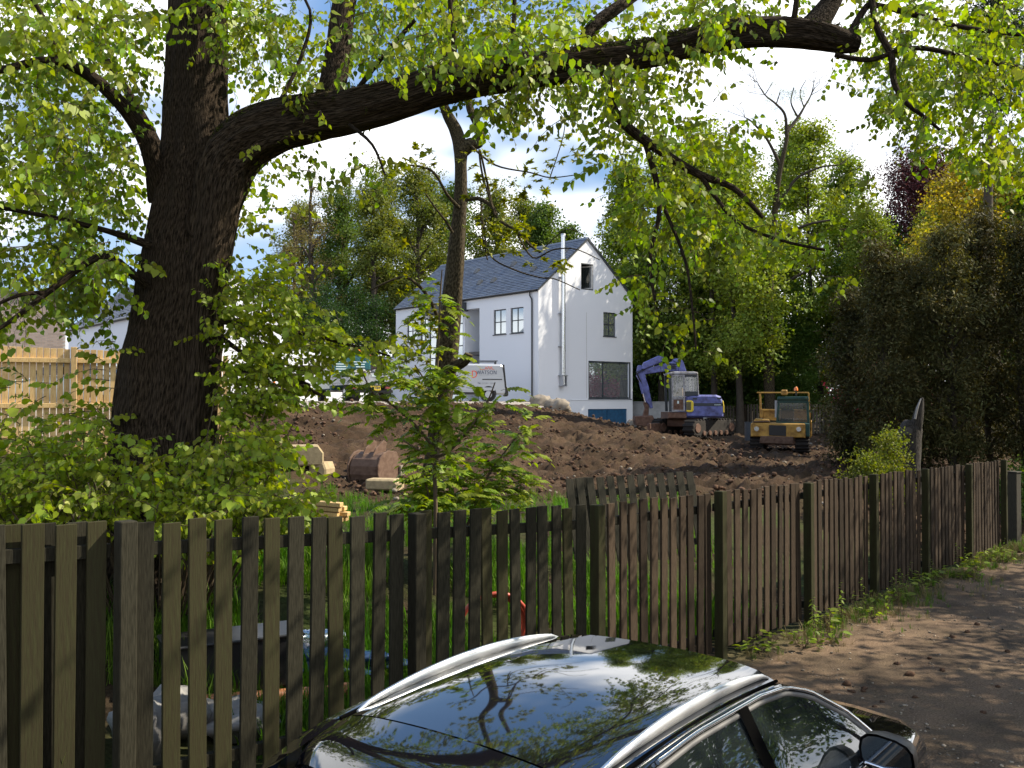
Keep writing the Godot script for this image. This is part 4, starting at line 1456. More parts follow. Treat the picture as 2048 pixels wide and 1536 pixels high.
# leaf masses: px, py, away, half width px, half height px, half depth m, how many twigs
const LIME_MASSES := [
	[60, 60, 9.0, 120, 110, 1.2, 120], [210, 70, 9.6, 110, 110, 1.4, 120], [110, 230, 9.4, 130, 90, 1.4, 130], [230, 300, 9.8, 70, 90, 1.0, 60],
	[60, 360, 9.0, 110, 80, 1.2, 95], [190, 400, 9.4, 90, 70, 1.0, 70], [60, 480, 8.7, 90, 70, 1.0, 60], [190, 520, 9.0, 90, 60, 1.0, 60], [70, 585, 8.6, 100, 50, 0.8, 42], [200, 610, 9.0, 60, 40, 0.6, 16],
	[430, 40, 9.0, 60, 90, 0.8, 26], [520, 60, 9.7, 90, 100, 1.2, 75], [600, 150, 9.9, 60, 70, 1.0, 36], [760, 60, 9.4, 90, 110, 1.2, 80], [860, 60, 9.0, 70, 100, 1.2, 62],
	[960, 60, 9.0, 80, 90, 1.2, 66], [1060, 90, 8.8, 90, 110, 1.2, 90], [1170, 130, 8.6, 100, 110, 1.1, 110], [1280, 160, 8.6, 90, 120, 1.1, 100], [1380, 60, 9.0, 80, 80, 1.1, 56], [1480, 20, 9.0, 90, 50, 1.1, 40],
	[540, 320, 9.0, 70, 60, 0.7, 26], [620, 230, 8.6, 60, 30, 0.4, 5], [740, 310, 8.5, 60, 70, 0.7, 20], [980, 215, 8.2, 80, 45, 0.6, 24], [1080, 250, 7.8, 60, 50, 0.5, 14],
	[1300, 330, 9.0, 110, 90, 0.9, 70], [1390, 420, 9.0, 130, 90, 0.9, 84], [1290, 470, 9.2, 80, 70, 0.7, 34], [1500, 470, 9.0, 110, 60, 0.8, 48], [1420, 260, 9.0, 90, 70, 0.8, 36], [1630, 490, 8.6, 80, 40, 0.5, 18],
	[1300, 570, 8.6, 60, 70, 0.5, 18], [1380, 650, 8.2, 60, 80, 0.5, 17], [1690, 560, 8.2, 50, 40, 0.4, 7],
	[1620, 150, 9.2, 120, 40, 0.8, 18], [1780, 60, 9.4, 80, 80, 1.0, 48], [1900, 70, 9.4, 110, 90, 1.2, 84], [2010, 90, 9.4, 80, 110, 1.2, 70], [1880, 200, 9.2, 120, 80, 1.0, 80], [2010, 250, 9.2, 70, 100, 1.0, 56], [1800, 180, 9.0, 70, 60, 0.7, 28],
	[1770, 250, 8.8, 60, 40, 0.5, 15], [1910, 300, 9.0, 60, 40, 0.6, 14], [1740, 320, 8.4, 40, 40, 0.4, 8], [2040, 380, 9.2, 50, 80, 0.8, 20],
	[430, 530, 9.6, 40, 70, 0.4, 16], [500, 430, 9.8, 60, 60, 0.6, 22],
	[700, -140, 9.5, 420, 120, 2.4, 190], [1500, -150, 9.5, 500, 130, 2.4, 150], [100, -140, 9.5, 260, 130, 2.4, 150], [-140, 250, 9.2, 130, 330, 2.0, 160], [2200, 120, 9.5, 130, 300, 1.6, 90],
	[600, -420, 9.5, 700, 200, 3.0, 150],
	[110, 90, 14.0, 170, 150, 1.6, 150], [110, 330, 13.5, 150, 150, 1.5, 130], [560, 60, 14.0, 150, 110, 1.6, 120], [860, 60, 14.0, 180, 110, 1.6, 150], [1180, 90, 13.5, 180, 130, 1.6, 170], [1450, 20, 13.5, 160, 60, 1.5, 80], [1880, 90, 13.5, 190, 120, 1.6, 180], [1980, 260, 13.0, 110, 120, 1.3, 90], [1360, 380, 12.5, 140, 110, 1.0, 90], [1270, 250, 12.5, 90, 90, 1.0, 50], [90, 540, 12.5, 120, 70, 1.0, 50], [500, 330, 12.5, 60, 70, 0.8, 24]]

func clear_of_view(px: float, py: float) -> bool:
	# patches of open sky and the view of the house, which the crown leaves free
	for c: Array in [[1085, 330, 110, 130], [1030, 620, 240, 130], [1640, 260, 130, 75], [640, 400, 60, 90], [840, 250, 50, 50], [1560, 180, 80, 50], [800, 450, 130, 80], [1760, 420, 110, 60], [1180, 470, 60, 60]]:
		if pow((px - c[0]) / c[2], 2.0) + pow((py - c[1]) / c[3], 2.0) < 1.0:
			return false
	return true

func build_lime():
	make_lime_twigs()
	var t := thing("lime_tree", "old lime tree with thick mossy limb arching over the fence", "tree", pix(322, 1160, 10.0))
	t.position = Vector3(t.position.x, 1.0, t.position.z)
	var o := -t.position
	var b := MB.new()
	# trunk with its swollen foot
	var q := trace([[322, 1230, 10.0, 150], [320, 1140, 10.0, 122], [320, 1040, 10.0, 104], [320, 940, 10.0, 92], [322, 850, 10.0, 87], [335, 720, 10.0, 84], [352, 610, 10.0, 79], [366, 500, 10.0, 74], [380, 400, 10.0, 69], [388, 320, 10.0, 66], [391, 240, 10.0, 61], [394, 150, 10.0, 58], [398, 0, 10.0, 53], [402, -300, 10.0, 44], [396, -700, 9.8, 32], [410, -1100, 9.8, 18]])
	limb(b, q[0], q[1], 9, 56, 0.085, 0.10, 0.45)
	# the second stem up the trunk's flank that becomes the great limb
	q = trace([[372, 1130, 9.85, 70], [378, 960, 9.83, 58], [384, 840, 9.82, 46], [392, 720, 9.82, 43], [404, 600, 9.82, 43], [418, 500, 9.8, 45], [432, 410, 9.78, 47], [452, 335, 9.75, 51], [490, 285, 9.7, 51], [545, 255, 9.6, 47], [620, 236, 9.5, 44], [700, 221, 9.4, 41], [800, 197, 9.3, 36], [905, 165, 9.2, 36], [1000, 149, 9.15, 34], [1100, 137, 9.1, 30], [1210, 119, 9.1, 28], [1310, 105, 9.1, 27], [1400, 82, 9.1, 27], [1470, 68, 9.1, 28], [1550, 64, 9.1, 28], [1630, 70, 9.1, 27], [1690, 84, 9.1, 21], [1718, 90, 9.1, 13]])
	limb(b, q[0], q[1], 8, 40, 0.15, 0.26, 0.45)
	var tr := part("trunk", b.mesh(), MT.bark, t, o)
	var mx := []
	var mc := []
	var rm := RandomNumberGenerator.new()
	rm.seed = 12
	var sp := smooth_path(q[0], q[1], 8)
	for i in 2600:
		var k := rm.randi_range(40, sp[0].size() - 8)
		var p: Vector3 = sp[0][k].lerp(sp[0][k - 1], rm.randf())
		var ang := rm.randfn() * 0.75
		var tdir: Vector3 = (sp[0][k + 1] - sp[0][k - 1]).normalized()
		var up := (Vector3.UP - tdir * tdir.y).normalized()
		var sd := tdir.cross(up)
		var rad: float = sp[1][k]
		if nz.get_noise_3d(p.x * 3.0, ang, p.z * 3.0) < -0.05:
			continue
		mx.append(Transform3D(Basis.from_euler(Vector3(rm.randf() * 6, rm.randf() * 6, 0)).scaled(Vector3.ONE * rm.randf_range(0.5, 1.2)), p + (up * cos(ang) + sd * sin(ang)) * rad * 1.03 + o))
		var g := rm.randf_range(0.6, 1.4)
		mc.append(Color(g, g, g))
	scatter("moss", leaf_clump(rm, 16, 0.030, 0.022, 0.5), MT.moss, mx, mc, t)
	# old branch scar: a raised oval lip round a hollow
	var sc := pix(392, 443, 9.62)
	var s := MB.new()
	var rows := []
	for i in 25:
		var a := TAU * i / 24
		var ring := []
		for k in 8:
			var e := TAU * k / 8
			var rr := Vector3(cos(a) * 0.085, sin(a) * 0.155, 0)
			ring.append(rr + rr.normalized() * cos(e) * 0.022 + Vector3(0, 0, sin(e) * 0.03))
		rows.append(ring)
	s.grid(rows, true)
	part("branch_scar", s.mesh(), MT.bark, tr, sc)
	# branches
	var br := [
		[[320, 400, 9.9, 24], [308, 330, 9.7, 20], [288, 272, 9.5, 18], [240, 205, 9.3, 15], [165, 142, 9.1, 12], [85, 122, 8.9, 9], [-20, 142, 8.7, 7], [-150, 120, 8.5, 4]],
		[[330, 360, 10.2, 14], [312, 290, 10.4, 12], [262, 195, 10.6, 9], [205, 110, 10.8, 7], [150, 20, 11.0, 5], [100, -120, 11.0, 4]],
		[[300, 490, 9.6, 10], [215, 462, 9.3, 6], [110, 436, 9.0, 5], [0, 415, 8.8, 4], [-80, 400, 8.7, 3]],
		[[292, 570, 9.6, 10], [262, 545, 9.4, 8], [220, 515, 9.2, 8], [180, 522, 9.0, 7], [95, 585, 8.7, 6], [10, 650, 8.4, 4], [-60, 690, 8.2, 3]],
		[[95, 585, 8.7, 5], [40, 590, 8.5, 4], [-30, 620, 8.4, 3]],
		[[650, 225, 9.5, 32], [664, 175, 9.5, 28], [676, 105, 9.6, 26], [690, 0, 9.7, 24], [720, -160, 9.8, 18], [700, -420, 10.0, 9]],
		[[1150, 115, 9.1, 12], [1185, 55, 9.2, 14], [1235, 15, 9.3, 13], [1300, -30, 9.5, 10], [1420, -120, 9.6, 5]],
		[[1620, 60, 9.1, 26], [1645, 30, 9.15, 24], [1670, -10, 9.2, 20], [1720, -110, 9.4, 14], [1800, -260, 9.6, 7]],
		[[1586, 50, 9.05, 7], [1592, 10, 9.0, 6], [1600, -60, 9.0, 5]],
		[[1700, 70, 9.1, 9], [1728, 20, 9.2, 7], [1750, 10, 9.2, 6], [1830, 30, 9.2, 6], [1930, 55, 9.2, 5], [2060, 70, 9.2, 4], [2200, 60, 9.2, 3]],
		[[1742, -20, 9.2, 6], [1752, 50, 9.1, 7], [1782, 110, 9.0, 7], [1788, 165, 8.9, 6], [1812, 205, 8.8, 5], [1850, 235, 8.8, 4], [1880, 260, 8.8, 3]],
		[[1670, 110, 9.0, 5], [1740, 120, 9.0, 5], [1800, 100, 9.0, 5], [1860, 98, 9.1, 5], [1960, 122, 9.2, 5], [2080, 140, 9.2, 4]],
		[[1215, 150, 9.0, 8], [1225, 215, 8.9, 9], [1262, 260, 8.9, 10], [1330, 308, 8.9, 9], [1400, 350, 8.9, 8], [1470, 378, 8.9, 6], [1530, 440, 8.9, 4]],
		[[1290, 285, 8.9, 6], [1312, 360, 8.9, 6], [1318, 430, 8.9, 5], [1300, 520, 8.8, 4], [1310, 600, 8.6, 3]],
		[[1400, 350, 8.9, 5], [1470, 440, 8.8, 4], [1560, 480, 8.7, 3], [1650, 500, 8.6, 3]],
		[[1330, 420, 8.9, 4], [1370, 520, 8.6, 3], [1385, 620, 8.3, 2.5], [1392, 700, 8.2, 2]],
		[[425, 640, 9.7, 6], [520, 655, 9.5, 5], [610, 668, 9.4, 4], [700, 690, 9.3, 3], [780, 712, 9.2, 2]],
		[[420, 660, 9.7, 6], [470, 695, 9.6, 5], [530, 735, 9.4, 4], [620, 770, 9.3, 3]],
		[[412, 712, 9.7, 7], [470, 738, 9.5, 5], [560, 752, 9.4, 4], [640, 790, 9.2, 3]],
		[[700, 200, 9.4, 6], [760, 120, 9.3, 5], [830, 40, 9.2, 4]],
		[[1020, 130, 9.1, 5], [1027, 60, 9.1, 5], [1030, -30, 9.1, 4]],
		[[905, 140, 9.2, 7], [908, 80, 9.2, 6], [900, 0, 9.2, 5], [905, -100, 9.2, 4]],
		[[545, 230, 9.6, 5], [600, 120, 9.8, 4], [620, 20, 9.9, 3], [560, -60, 10, 3]],
		[[120, 130, 9.0, 5], [100, 60, 9.0, 5], [60, -10, 8.9, 4]],
		[[700, 250, 9.2, 4], [745, 290, 8.8, 3], [770, 350, 8.6, 2]]]
	for l: Array in br:
		var k := MB.new()
		q = trace(l)
		limb(k, q[0], q[1], 4, 10, 0.06, 0.05, 0.3)
		part("branch", k.mesh(), MT.bark, t, o)
	# crown: leafy twigs through the leaf masses, thinned where the sky shows
	var r := RandomNumberGenerator.new()
	r.seed = 4242
	var xf := []
	var cols := []
	for i in lime_twigs.size():
		xf.append([])
		cols.append([])
	var near := []
	for m: Array in LIME_MASSES:
		for i in int(m[6] * (2.2 if m[0] < 330 or m[1] < 110 else 1.6)):
			var u := Vector3(r.randfn(), r.randfn(), r.randfn()).normalized() * pow(r.randf(), 0.4)
			var px: float = m[0] + u.x * m[3]
			var py: float = m[1] + u.y * m[4]
			if not clear_of_view(px, py) and r.randf() < 0.95:
				continue
			var away: float = m[2] + 0.7 + u.z * m[5] * 2.0
			var p := pix(px, py, away)
			if nz.get_noise_3d(p.x * 2.6, p.y * 2.6, p.z * 2.6) < -0.02:
				continue
			var centre := pix(m[0], m[1] - m[4] * 0.3, m[2] + 0.2)
			var sc2 := r.randf_range(0.75, 1.15)
			var f := Transform3D(twig_frame(p, centre, r, 0.9).scaled(Vector3.ONE * sc2), p)
			var k := r.randi() % lime_twigs.size()
			var g := r.randf_range(0.5, 1.25)
			var col := Color(g * r.randf_range(0.75, 1.15), g, g * r.randf_range(0.8, 1.2))
			if px > -40 and px < 2090 and py > -30 and near.size() < 45 and away < 8.75 and r.randf() < 0.6:
				near.append([f, r.randi()])
			else:
				xf[k].append(f)
				cols[k].append(col)
	foliage(t, o, lime_twigs, xf, cols, MT.lime_leaf)
	# the leaves that hang largest in view, one by one
	var one := []
	for i in 5:
		var lb := MB.new()
		var g: float = [1.0, 0.85, 1.15, 1.05, 0.93][i]
		lb.col = Color(g * [1.0, 1.1, 0.95, 1.2, 1.0][i], g, g)
		add_leaf(lb, Vector3.ZERO, Vector3(0, -1, 0.15), Vector3(0.1, 0.3, 1), 1.0, [0.9, 0.82, 0.95, 0.86, 0.9][i], [0.16, 0.3, 0.1, 0.22, 0.05][i])
		one.append(lb.mesh())
	var left := 300
	for nrow: Array in near:
		var rr := RandomNumberGenerator.new()
		rr.seed = nrow[1]
		var f: Transform3D = nrow[0]
		var w := MB.new()
		add_stalk(w, Vector3.ZERO, Vector3(0.2, -0.02, 0.01), 0.004)
		add_stalk(w, Vector3(0.2, -0.02, 0.01), Vector3(0.4, -0.12, 0), 0.003)
		var tw := part("twig", w.mesh(), MT.twig, t)
		tw.transform = Transform3D(f.basis, f.origin + o)
		for i in 7:
			if left <= 0:
				break
			left -= 1
			var lp := f * Vector3(0.06 + 0.055 * i, -0.02 - 0.1 * pow(i / 7.0, 2.0), (1.0 if i % 2 else -1.0) * 0.035)
			var lo := part("leaf", one[rr.randi() % 5], MT.lime_leaf, t)
			lo.transform = Transform3D(Basis.from_euler(Vector3(rr.randf_range(-0.9, 0.5), rr.randf() * TAU, rr.randf_range(-0.5, 0.5))).scaled(Vector3.ONE * rr.randf_range(0.065, 0.10)), lp + o)
	# basal shoots: a thicket round the foot of the trunk
	var bush := thing("lime_shoots", "thicket of bright young lime shoots round the old tree's foot", "shrub", site(-3.4, 9.4, 1.0))
	o = -bush.position
	var masses := [[60, 950, 9.0, 130, 120, 0.9, 170], [200, 880, 9.6, 70, 80, 0.6, 60], [230, 950, 8.9, 130, 110, 0.8, 150], [120, 1010, 8.4, 150, 90, 0.7, 160], [60, 780, 8.8, 60, 40, 0.4, 9], [235, 740, 9.5, 40, 60, 0.3, 18],
		[390, 960, 8.8, 100, 90, 0.7, 130], [480, 960, 8.8, 110, 110, 0.8, 190], [560, 1000, 8.7, 70, 60, 0.6, 70], [420, 1030, 8.2, 130, 60, 0.6, 120], [470, 850, 9.3, 80, 90, 0.6, 80], [540, 880, 9.2, 60, 60, 0.5, 30],
		[470, 640, 9.6, 70, 70, 0.5, 56], [560, 700, 9.5, 90, 60, 0.5, 76], [650, 740, 9.4, 90, 60, 0.4, 66], [560, 790, 9.4, 80, 60, 0.5, 60], [480, 720, 9.6, 60, 60, 0.5, 40], [720, 700, 9.2, 60, 25, 0.3, 20], [520, 570, 9.7, 70, 60, 0.5, 48], [640, 670, 9.4, 60, 30, 0.3, 20], [470, 780, 9.5, 50, 60, 0.5, 30], [690, 800, 9.2, 50, 40, 0.3, 14],
		[-90, 950, 8.0, 120, 200, 1.2, 150], [560, 630, 9.6, 60, 50, 0.4, 34], [430, 580, 9.7, 40, 60, 0.4, 18]]
	xf = []
	cols = []
	for i in lime_twigs.size():
		xf.append([])
		cols.append([])
	var stems := MB.new()
	for m: Array in masses:
		for i in int(m[6] * 1.25):
			var u := Vector3(r.randfn(), r.randfn(), r.randfn()).normalized() * pow(r.randf(), 0.4)
			var px: float = m[0] + u.x * m[3]
			var py: float = m[1] + u.y * m[4]
			var away: float = m[2] + u.z * m[5]
			var p := pix(px, py, away)
			if p.y < ground_y(p.x, away, false) + 0.1 or nz.get_noise_3d(p.x * 2.6, p.y * 2.6, p.z * 2.6) < -0.22:
				continue
			if pow((px - 620.0) / 75.0, 2.0) + pow((py - 850.0) / 45.0, 2.0) < 1.0 or pow((px - 688.0) / 75.0, 2.0) + pow((py - 750.0) / 55.0, 2.0) < 1.0 and r.randf() < 0.9:
				continue
			if px > 235.0 and px < 405.0 and py < 900.0 and py > 420.0 and away < 10.6:
				continue
			if px > 540.0 and py > 860.0 and py < 985.0:
				continue
			if px > 585.0 and py > 830.0 and px + (py - 1040.0) * 0.15 > 640.0:
				continue
			var f := Transform3D(twig_frame(p, pix(330, m[1] + 60, 10.0), r, 0.75).scaled(Vector3.ONE * r.randf_range(0.7, 1.1)), p)
			var k := r.randi() % lime_twigs.size()
			xf[k].append(f)
			var g := r.randf_range(0.75, 1.25)
			cols[k].append(Color(g * r.randf_range(0.9, 1.15), g, g * r.randf_range(0.8, 1.1)))
			if r.randf() < 0.09 and py > 760:
				var gp := Vector3(lerpf(p.x, -3.6, 0.55), 1.0, lerpf(p.z, -9.6, 0.55))
				stems.tube([gp, gp.lerp(p, 0.5) + Vector3(0, 0.12, 0.05), p], [0.011, 0.008, 0.004], 5, false)
	part("stems", stems.mesh(), MT.twig, bush, o).set_meta("kind", "stuff")
	foliage(bush, o, lime_twigs, xf, cols, MT.lime_leaf)

func foliage(parent: Node, o: Vector3, variants: Array, xf: Array, cols: Array, m: Material):
	for i in variants.size():
		if xf[i].is_empty():
			continue
		var moved := []
		for f: Transform3D in xf[i]:
			moved.append(Transform3D(f.basis, f.origin + o))
		scatter("foliage", variants[i][0], m, moved, cols[i], parent)
		if variants[i][1] != null:
			scatter("twigs", variants[i][1], MT.twig, moved, [], parent)

# ---------------------------------------------------------------- the thinner tree in the middle
func build_thin_tree():
	var t := thing("thin_tree", "slender pale-barked tree with knobbly forked trunk and sparse small leaves", "tree", pix(862, 1005, 17.5))
	var o := -t.position
	var b := MB.new()
	var q := trace([[858, 1030, 17.5, 26.6], [864, 960, 17.5, 21.5], [872, 900, 17.5, 20.0], [884, 800, 17.5, 20.0], [893, 720, 17.5, 21.5], [901, 640, 17.5, 20.7], [908, 560, 17.5, 17.8], [914, 480, 17.5, 15.5], [921, 400, 17.5, 12.6], [922, 330, 17.5, 11.1], [921, 295, 17.5, 13.3], [912, 262, 17.5, 12.6], [893, 225, 17.4, 9.6], [884, 190, 17.3, 8.1], [890, 110, 17.2, 6.7], [905, 20, 17.2, 5.9], [900, -120, 17.2, 3.7]])
	limb(b, q[0], q[1], 8, 22, 0.10, 0.16, 0.35)
	q = trace([[922, 305, 17.5, 14], [940, 290, 17.5, 14], [960, 282, 17.5, 10], [955, 250, 17.5, 9], [940, 215, 17.6, 8], [938, 170, 17.6, 7], [960, 60, 17.6, 5]])
	limb(b, q[0], q[1], 6, 12, 0.08, 0.2, 0.35)
	q = trace([[905, 735, 17.4, 12], [930, 722, 17.2, 10], [938, 708, 17.15, 9]])
	limb(b, q[0], q[1], 3, 10, 0.05, 0.0, 0.35)
	var tr := part("trunk", b.mesh(), MT.bark_light, t, o)
	for l: Array in [
		[[918, 415, 17.4, 4.3], [895, 390, 17.2, 3.1], [872, 350, 17.0, 2.8], [850, 335, 16.9, 2.5], [815, 330, 16.8, 1.9]],
		[[905, 465, 17.3, 3.1], [890, 440, 17.1, 2.5], [870, 415, 17.0, 1.9], [850, 385, 16.9, 1.6]],
		[[932, 400, 17.3, 4.3], [960, 398, 17.1, 4.3], [985, 415, 16.9, 3.7], [998, 440, 16.8, 3.1], [1030, 460, 16.6, 2.8], [1060, 490, 16.4, 2.5], [1080, 505, 16.3, 1.9]],
		[[985, 415, 16.9, 2.5], [960, 300, 16.8, 2.2], [965, 350, 16.8, 2.2], [990, 430, 16.8, 1.9]],
		[[1030, 460, 16.6, 2.2], [1065, 515, 16.4, 1.7], [1105, 500, 16.3, 1.5], [1150, 498, 16.2, 1.2], [1200, 520, 16.2, 0.9]],
		[[965, 440, 16.9, 1.9], [980, 510, 16.7, 1.6], [1030, 540, 16.5, 1.6], [1080, 555, 16.4, 1.5], [1110, 558, 16.4, 1.2], [1160, 580, 16.3, 0.9]],
		[[940, 290, 17.4, 2.5], [990, 330, 17.0, 1.9], [1060, 345, 16.7, 1.5], [1100, 355, 16.6, 1.2], [1150, 350, 16.5, 1.0]],
		[[962, 400, 17.1, 1.9], [965, 470, 16.9, 1.6], [975, 520, 16.8, 1.5]],
		[[885, 660, 17.3, 4.3], [860, 600, 17.0, 3.7], [830, 565, 16.8, 3.1], [800, 555, 16.7, 2.5], [740, 580, 16.6, 1.9]],
		[[870, 120, 17.3, 3.1], [830, 95, 17.1, 3.1], [795, 95, 17.0, 3.1], [765, 75, 16.9, 2.5], [745, 30, 16.9, 1.9]],
		[[1100, 355, 16.6, 1.2], [1130, 250, 16.6, 1.0], [1100, 210, 16.6, 0.9]],
		[[1080, 505, 16.3, 1.2], [1130, 460, 16.2, 1.0], [1170, 470, 16.2, 0.7]]]:
		var k := MB.new()
		q = trace(l)
		limb(k, q[0], q[1], 5, 7, 0.05, 0.05, 0.3)
		part("branch", k.mesh(), MT.bark_light, t, o)
	# small leaves in loose rosettes
	var r := RandomNumberGenerator.new()
	r.seed = 61
	var vars := []
	for i in 4:
		var lb := MB.new()
		for j in 7:
			var a := TAU * j / 7 + r.randf() * 0.5
			var kk := r.randf_range(0.7, 1.2)
			lb.col = Color(kk * r.randf_range(0.9, 1.3), kk, kk * 0.8)
			add_leaf(lb, Vector3.ZERO, Vector3(cos(a), r.randf_range(-0.5, 0.5), sin(a)), Vector3(r.randfn() * 0.3, 1, r.randfn() * 0.3), r.randf_range(0.07, 0.11), 0.042, 0.1)
		vars.append([lb.mesh(), null])
	var xf := [[], [], [], []]
	var cols := [[], [], [], []]
	for m: Array in [[1000, 470, 16.7, 80, 50, 0.7, 60], [1060, 370, 16.6, 70, 60, 0.6, 34], [960, 350, 16.9, 50, 60, 0.6, 24], [840, 340, 16.9, 40, 60, 0.5, 18], [830, 560, 16.8, 50, 40, 0.5, 22], [850, 640, 16.8, 40, 60, 0.5, 44], [820, 720, 16.7, 60, 60, 0.5, 60], [850, 790, 16.6, 50, 50, 0.5, 50], [1120, 280, 16.5, 50, 60, 0.5, 14], [860, 180, 17.2, 60, 60, 0.8, 40], [990, 180, 17.4, 60, 60, 0.8, 26], [880, 20, 17.2, 120, 70, 1.2, 90], [1100, 530, 16.3, 60, 40, 0.4, 14], [1150, 300, 16.5, 40, 40, 0.4, 8], [780, 480, 16.7, 40, 40, 0.5, 10]]:
		for i in m[6]:
			var u := Vector3(r.randfn(), r.randfn(), r.randfn()).normalized() * pow(r.randf(), 0.5)
			var p := pix(m[0] + u.x * m[3], m[1] + u.y * m[4], m[2] + u.z * m[5])
			var k := r.randi() % 4
			xf[k].append(Transform3D(Basis.from_euler(Vector3(r.randfn() * 0.5, r.randf() * 6, r.randfn() * 0.5)).scaled(Vector3.ONE * r.randf_range(0.8, 1.5)), p))
			var g := r.randf_range(0.6, 1.0)
			cols[k].append(Color(g * 1.15, g * 0.85, g * 0.8))
	foliage(t, o, vars, xf, cols, MT.ash_leaf)

# ---------------------------------------------------------------- saplings with feathered leaves
func build_saplings():
	var r := RandomNumberGenerator.new()
	r.seed = 17
	var vars := []
	for i in 4:
		var b := MB.new()
		var w := MB.new()
		feathered(b, w, r, r.randf_range(0.26, 0.36), 5 + i % 2)
		vars.append([b.mesh(), w.mesh()])
	# the tall sapling in front of the thin tree
	var t := thing("rowan_sapling", "tall thin sapling with feathered bright leaves in front of the thin tree", "sapling", pix(871, 1050, 10.6))
	var g0 := ground_y(t.position.x, 10.6, false)
	t.position.y = g0
	var o := -t.position
	var st := [[[870, 1190, 10.6, 5], [871, 1017, 10.6, 4.5], [868, 914, 10.6, 4], [868, 851, 10.6, 3.5], [871, 778, 10.6, 3], [877, 695, 10.6, 2.4], [880, 600, 10.6, 1.8], [884, 540, 10.6, 1.2]],
		[[868, 917, 10.6, 3], [901, 900, 10.5, 2.8], [940, 856, 10.4, 2.4], [975, 802, 10.3, 1.8], [990, 765, 10.2, 1.2]],
		[[865, 892, 10.6, 3], [828, 848, 10.5, 2.8], [784, 809, 10.4, 2.4], [747, 787, 10.3, 2], [721, 736, 10.2, 1.4]],
		[[868, 920, 10.6, 2.4], [835, 898, 10.4, 2], [805, 880, 10.3, 1.5]],
		[[870, 782, 10.6, 2], [895, 770, 10.5, 2], [915, 750, 10.4, 1.4]],
		[[870, 782, 10.6, 2], [850, 760, 10.5, 1.6], [830, 730, 10.4, 1.2]]]
	var k := MB.new()
	var q := trace(st[0])
	limb(k, q[0], q[1], 4, 7, 0.03, 0.0, 0.2)
	part("stem", k.mesh(), MT.twig, t, o)
	for i in range(1, st.size()):
		k = MB.new()
		q = trace(st[i])
		limb(k, q[0], q[1], 4, 6, 0.03, 0.0, 0.2)
		part("branch", k.mesh(), MT.twig, t, o)
	var leafy := func(parent: Node, off: Vector3, spots: Array, sd: int):
		var rr := RandomNumberGenerator.new()
		rr.seed = sd
		var xf := [[], [], [], []]
		var cols := [[], [], [], []]
		for m: Array in spots:
			for i in m[6]:
				var u := Vector3(rr.randfn(), rr.randfn(), rr.randfn()).normalized() * pow(rr.randf(), 0.5)
				var sx: float = m[0] + u.x * m[3]
				var sy: float = m[1] + u.y * m[4]
				if pow((sx - 968.0) / 50.0, 2.0) + pow((sy - 750.0) / 34.0, 2.0) < 1.0 or pow((sx - 745.0) / 52.0, 2.0) + pow((sy - 930.0) / 40.0, 2.0) < 1.0:
					continue
				var p := pix(sx, sy, m[2] + u.z * m[5])
				var d := Vector3(u.x + rr.randfn() * 0.5, rr.randf_range(-0.2, 0.4), u.z + rr.randfn() * 0.5).normalized()
				var z := d.cross(Vector3.UP).normalized()
				var kk := rr.randi() % 4
				xf[kk].append(Transform3D(Basis(d, z.cross(d), z).scaled(Vector3.ONE * rr.randf_range(0.7, 1.1)), p))
				var g := rr.randf_range(0.8, 1.25)
				cols[kk].append(Color(g * rr.randf_range(0.9, 1.25), g, g))
		foliage(parent, off, vars, xf, cols, MT.ash_leaf)
	leafy.call(t, o, [[880, 640, 10.6, 40, 80, 0.3, 26], [750, 770, 10.3, 50, 50, 0.3, 22], [790, 830, 10.4, 60, 50, 0.3, 24], [910, 760, 10.4, 40, 40, 0.3, 18], [975, 800, 10.3, 40, 40, 0.3, 17], [830, 750, 10.4, 50, 60, 0.3, 30], [880, 830, 10.5, 60, 60, 0.3, 30], [930, 860, 10.4, 50, 40, 0.3, 18], [875, 905, 10.5, 50, 40, 0.3, 30], [740, 830, 10.3, 30, 30, 0.3, 8]], 5)
	# two lower bushes of the same kind at its foot
	for s: Array in [[970, 12.0, "low bush of feathered leaves beside the tall sapling's foot", [[960, 960, 12.0, 90, 60, 0.5, 90], [1010, 900, 12.0, 50, 50, 0.4, 30], [1045, 850, 12.0, 22, 50, 0.3, 12], [930, 1000, 11.6, 80, 40, 0.5, 60], [1035, 965, 12.2, 40, 40, 0.3, 16]], [[931, 1060, 12.0, 3], [970, 963, 12.0, 2.6], [1004, 912, 12.0, 2], [1038, 866, 12.0, 1.4]], 31],
		[850, 11.4, "small feathered bush standing between the digger bucket and sapling", [[865, 965, 11.6, 50, 50, 0.5, 50], [850, 1010, 11.2, 80, 26, 0.4, 44]], [[850, 1090, 11.5, 3], [858, 1000, 11.5, 2.5], [845, 950, 11.5, 1.6]], 32]]:
		var bsh := thing("feathered_bush", s[2], "shrub", pix(s[0], 1060, s[1]))
		bsh.position.y = ground_y(bsh.position.x, s[1], false)
		k = MB.new()
		q = trace(s[4])
		limb(k, q[0], q[1], 4, 6, 0.03, 0.0, 0.2)
		part("stem", k.mesh(), MT.twig, bsh, -bsh.position)
		leafy.call(bsh, -bsh.position, s[3], s[5])

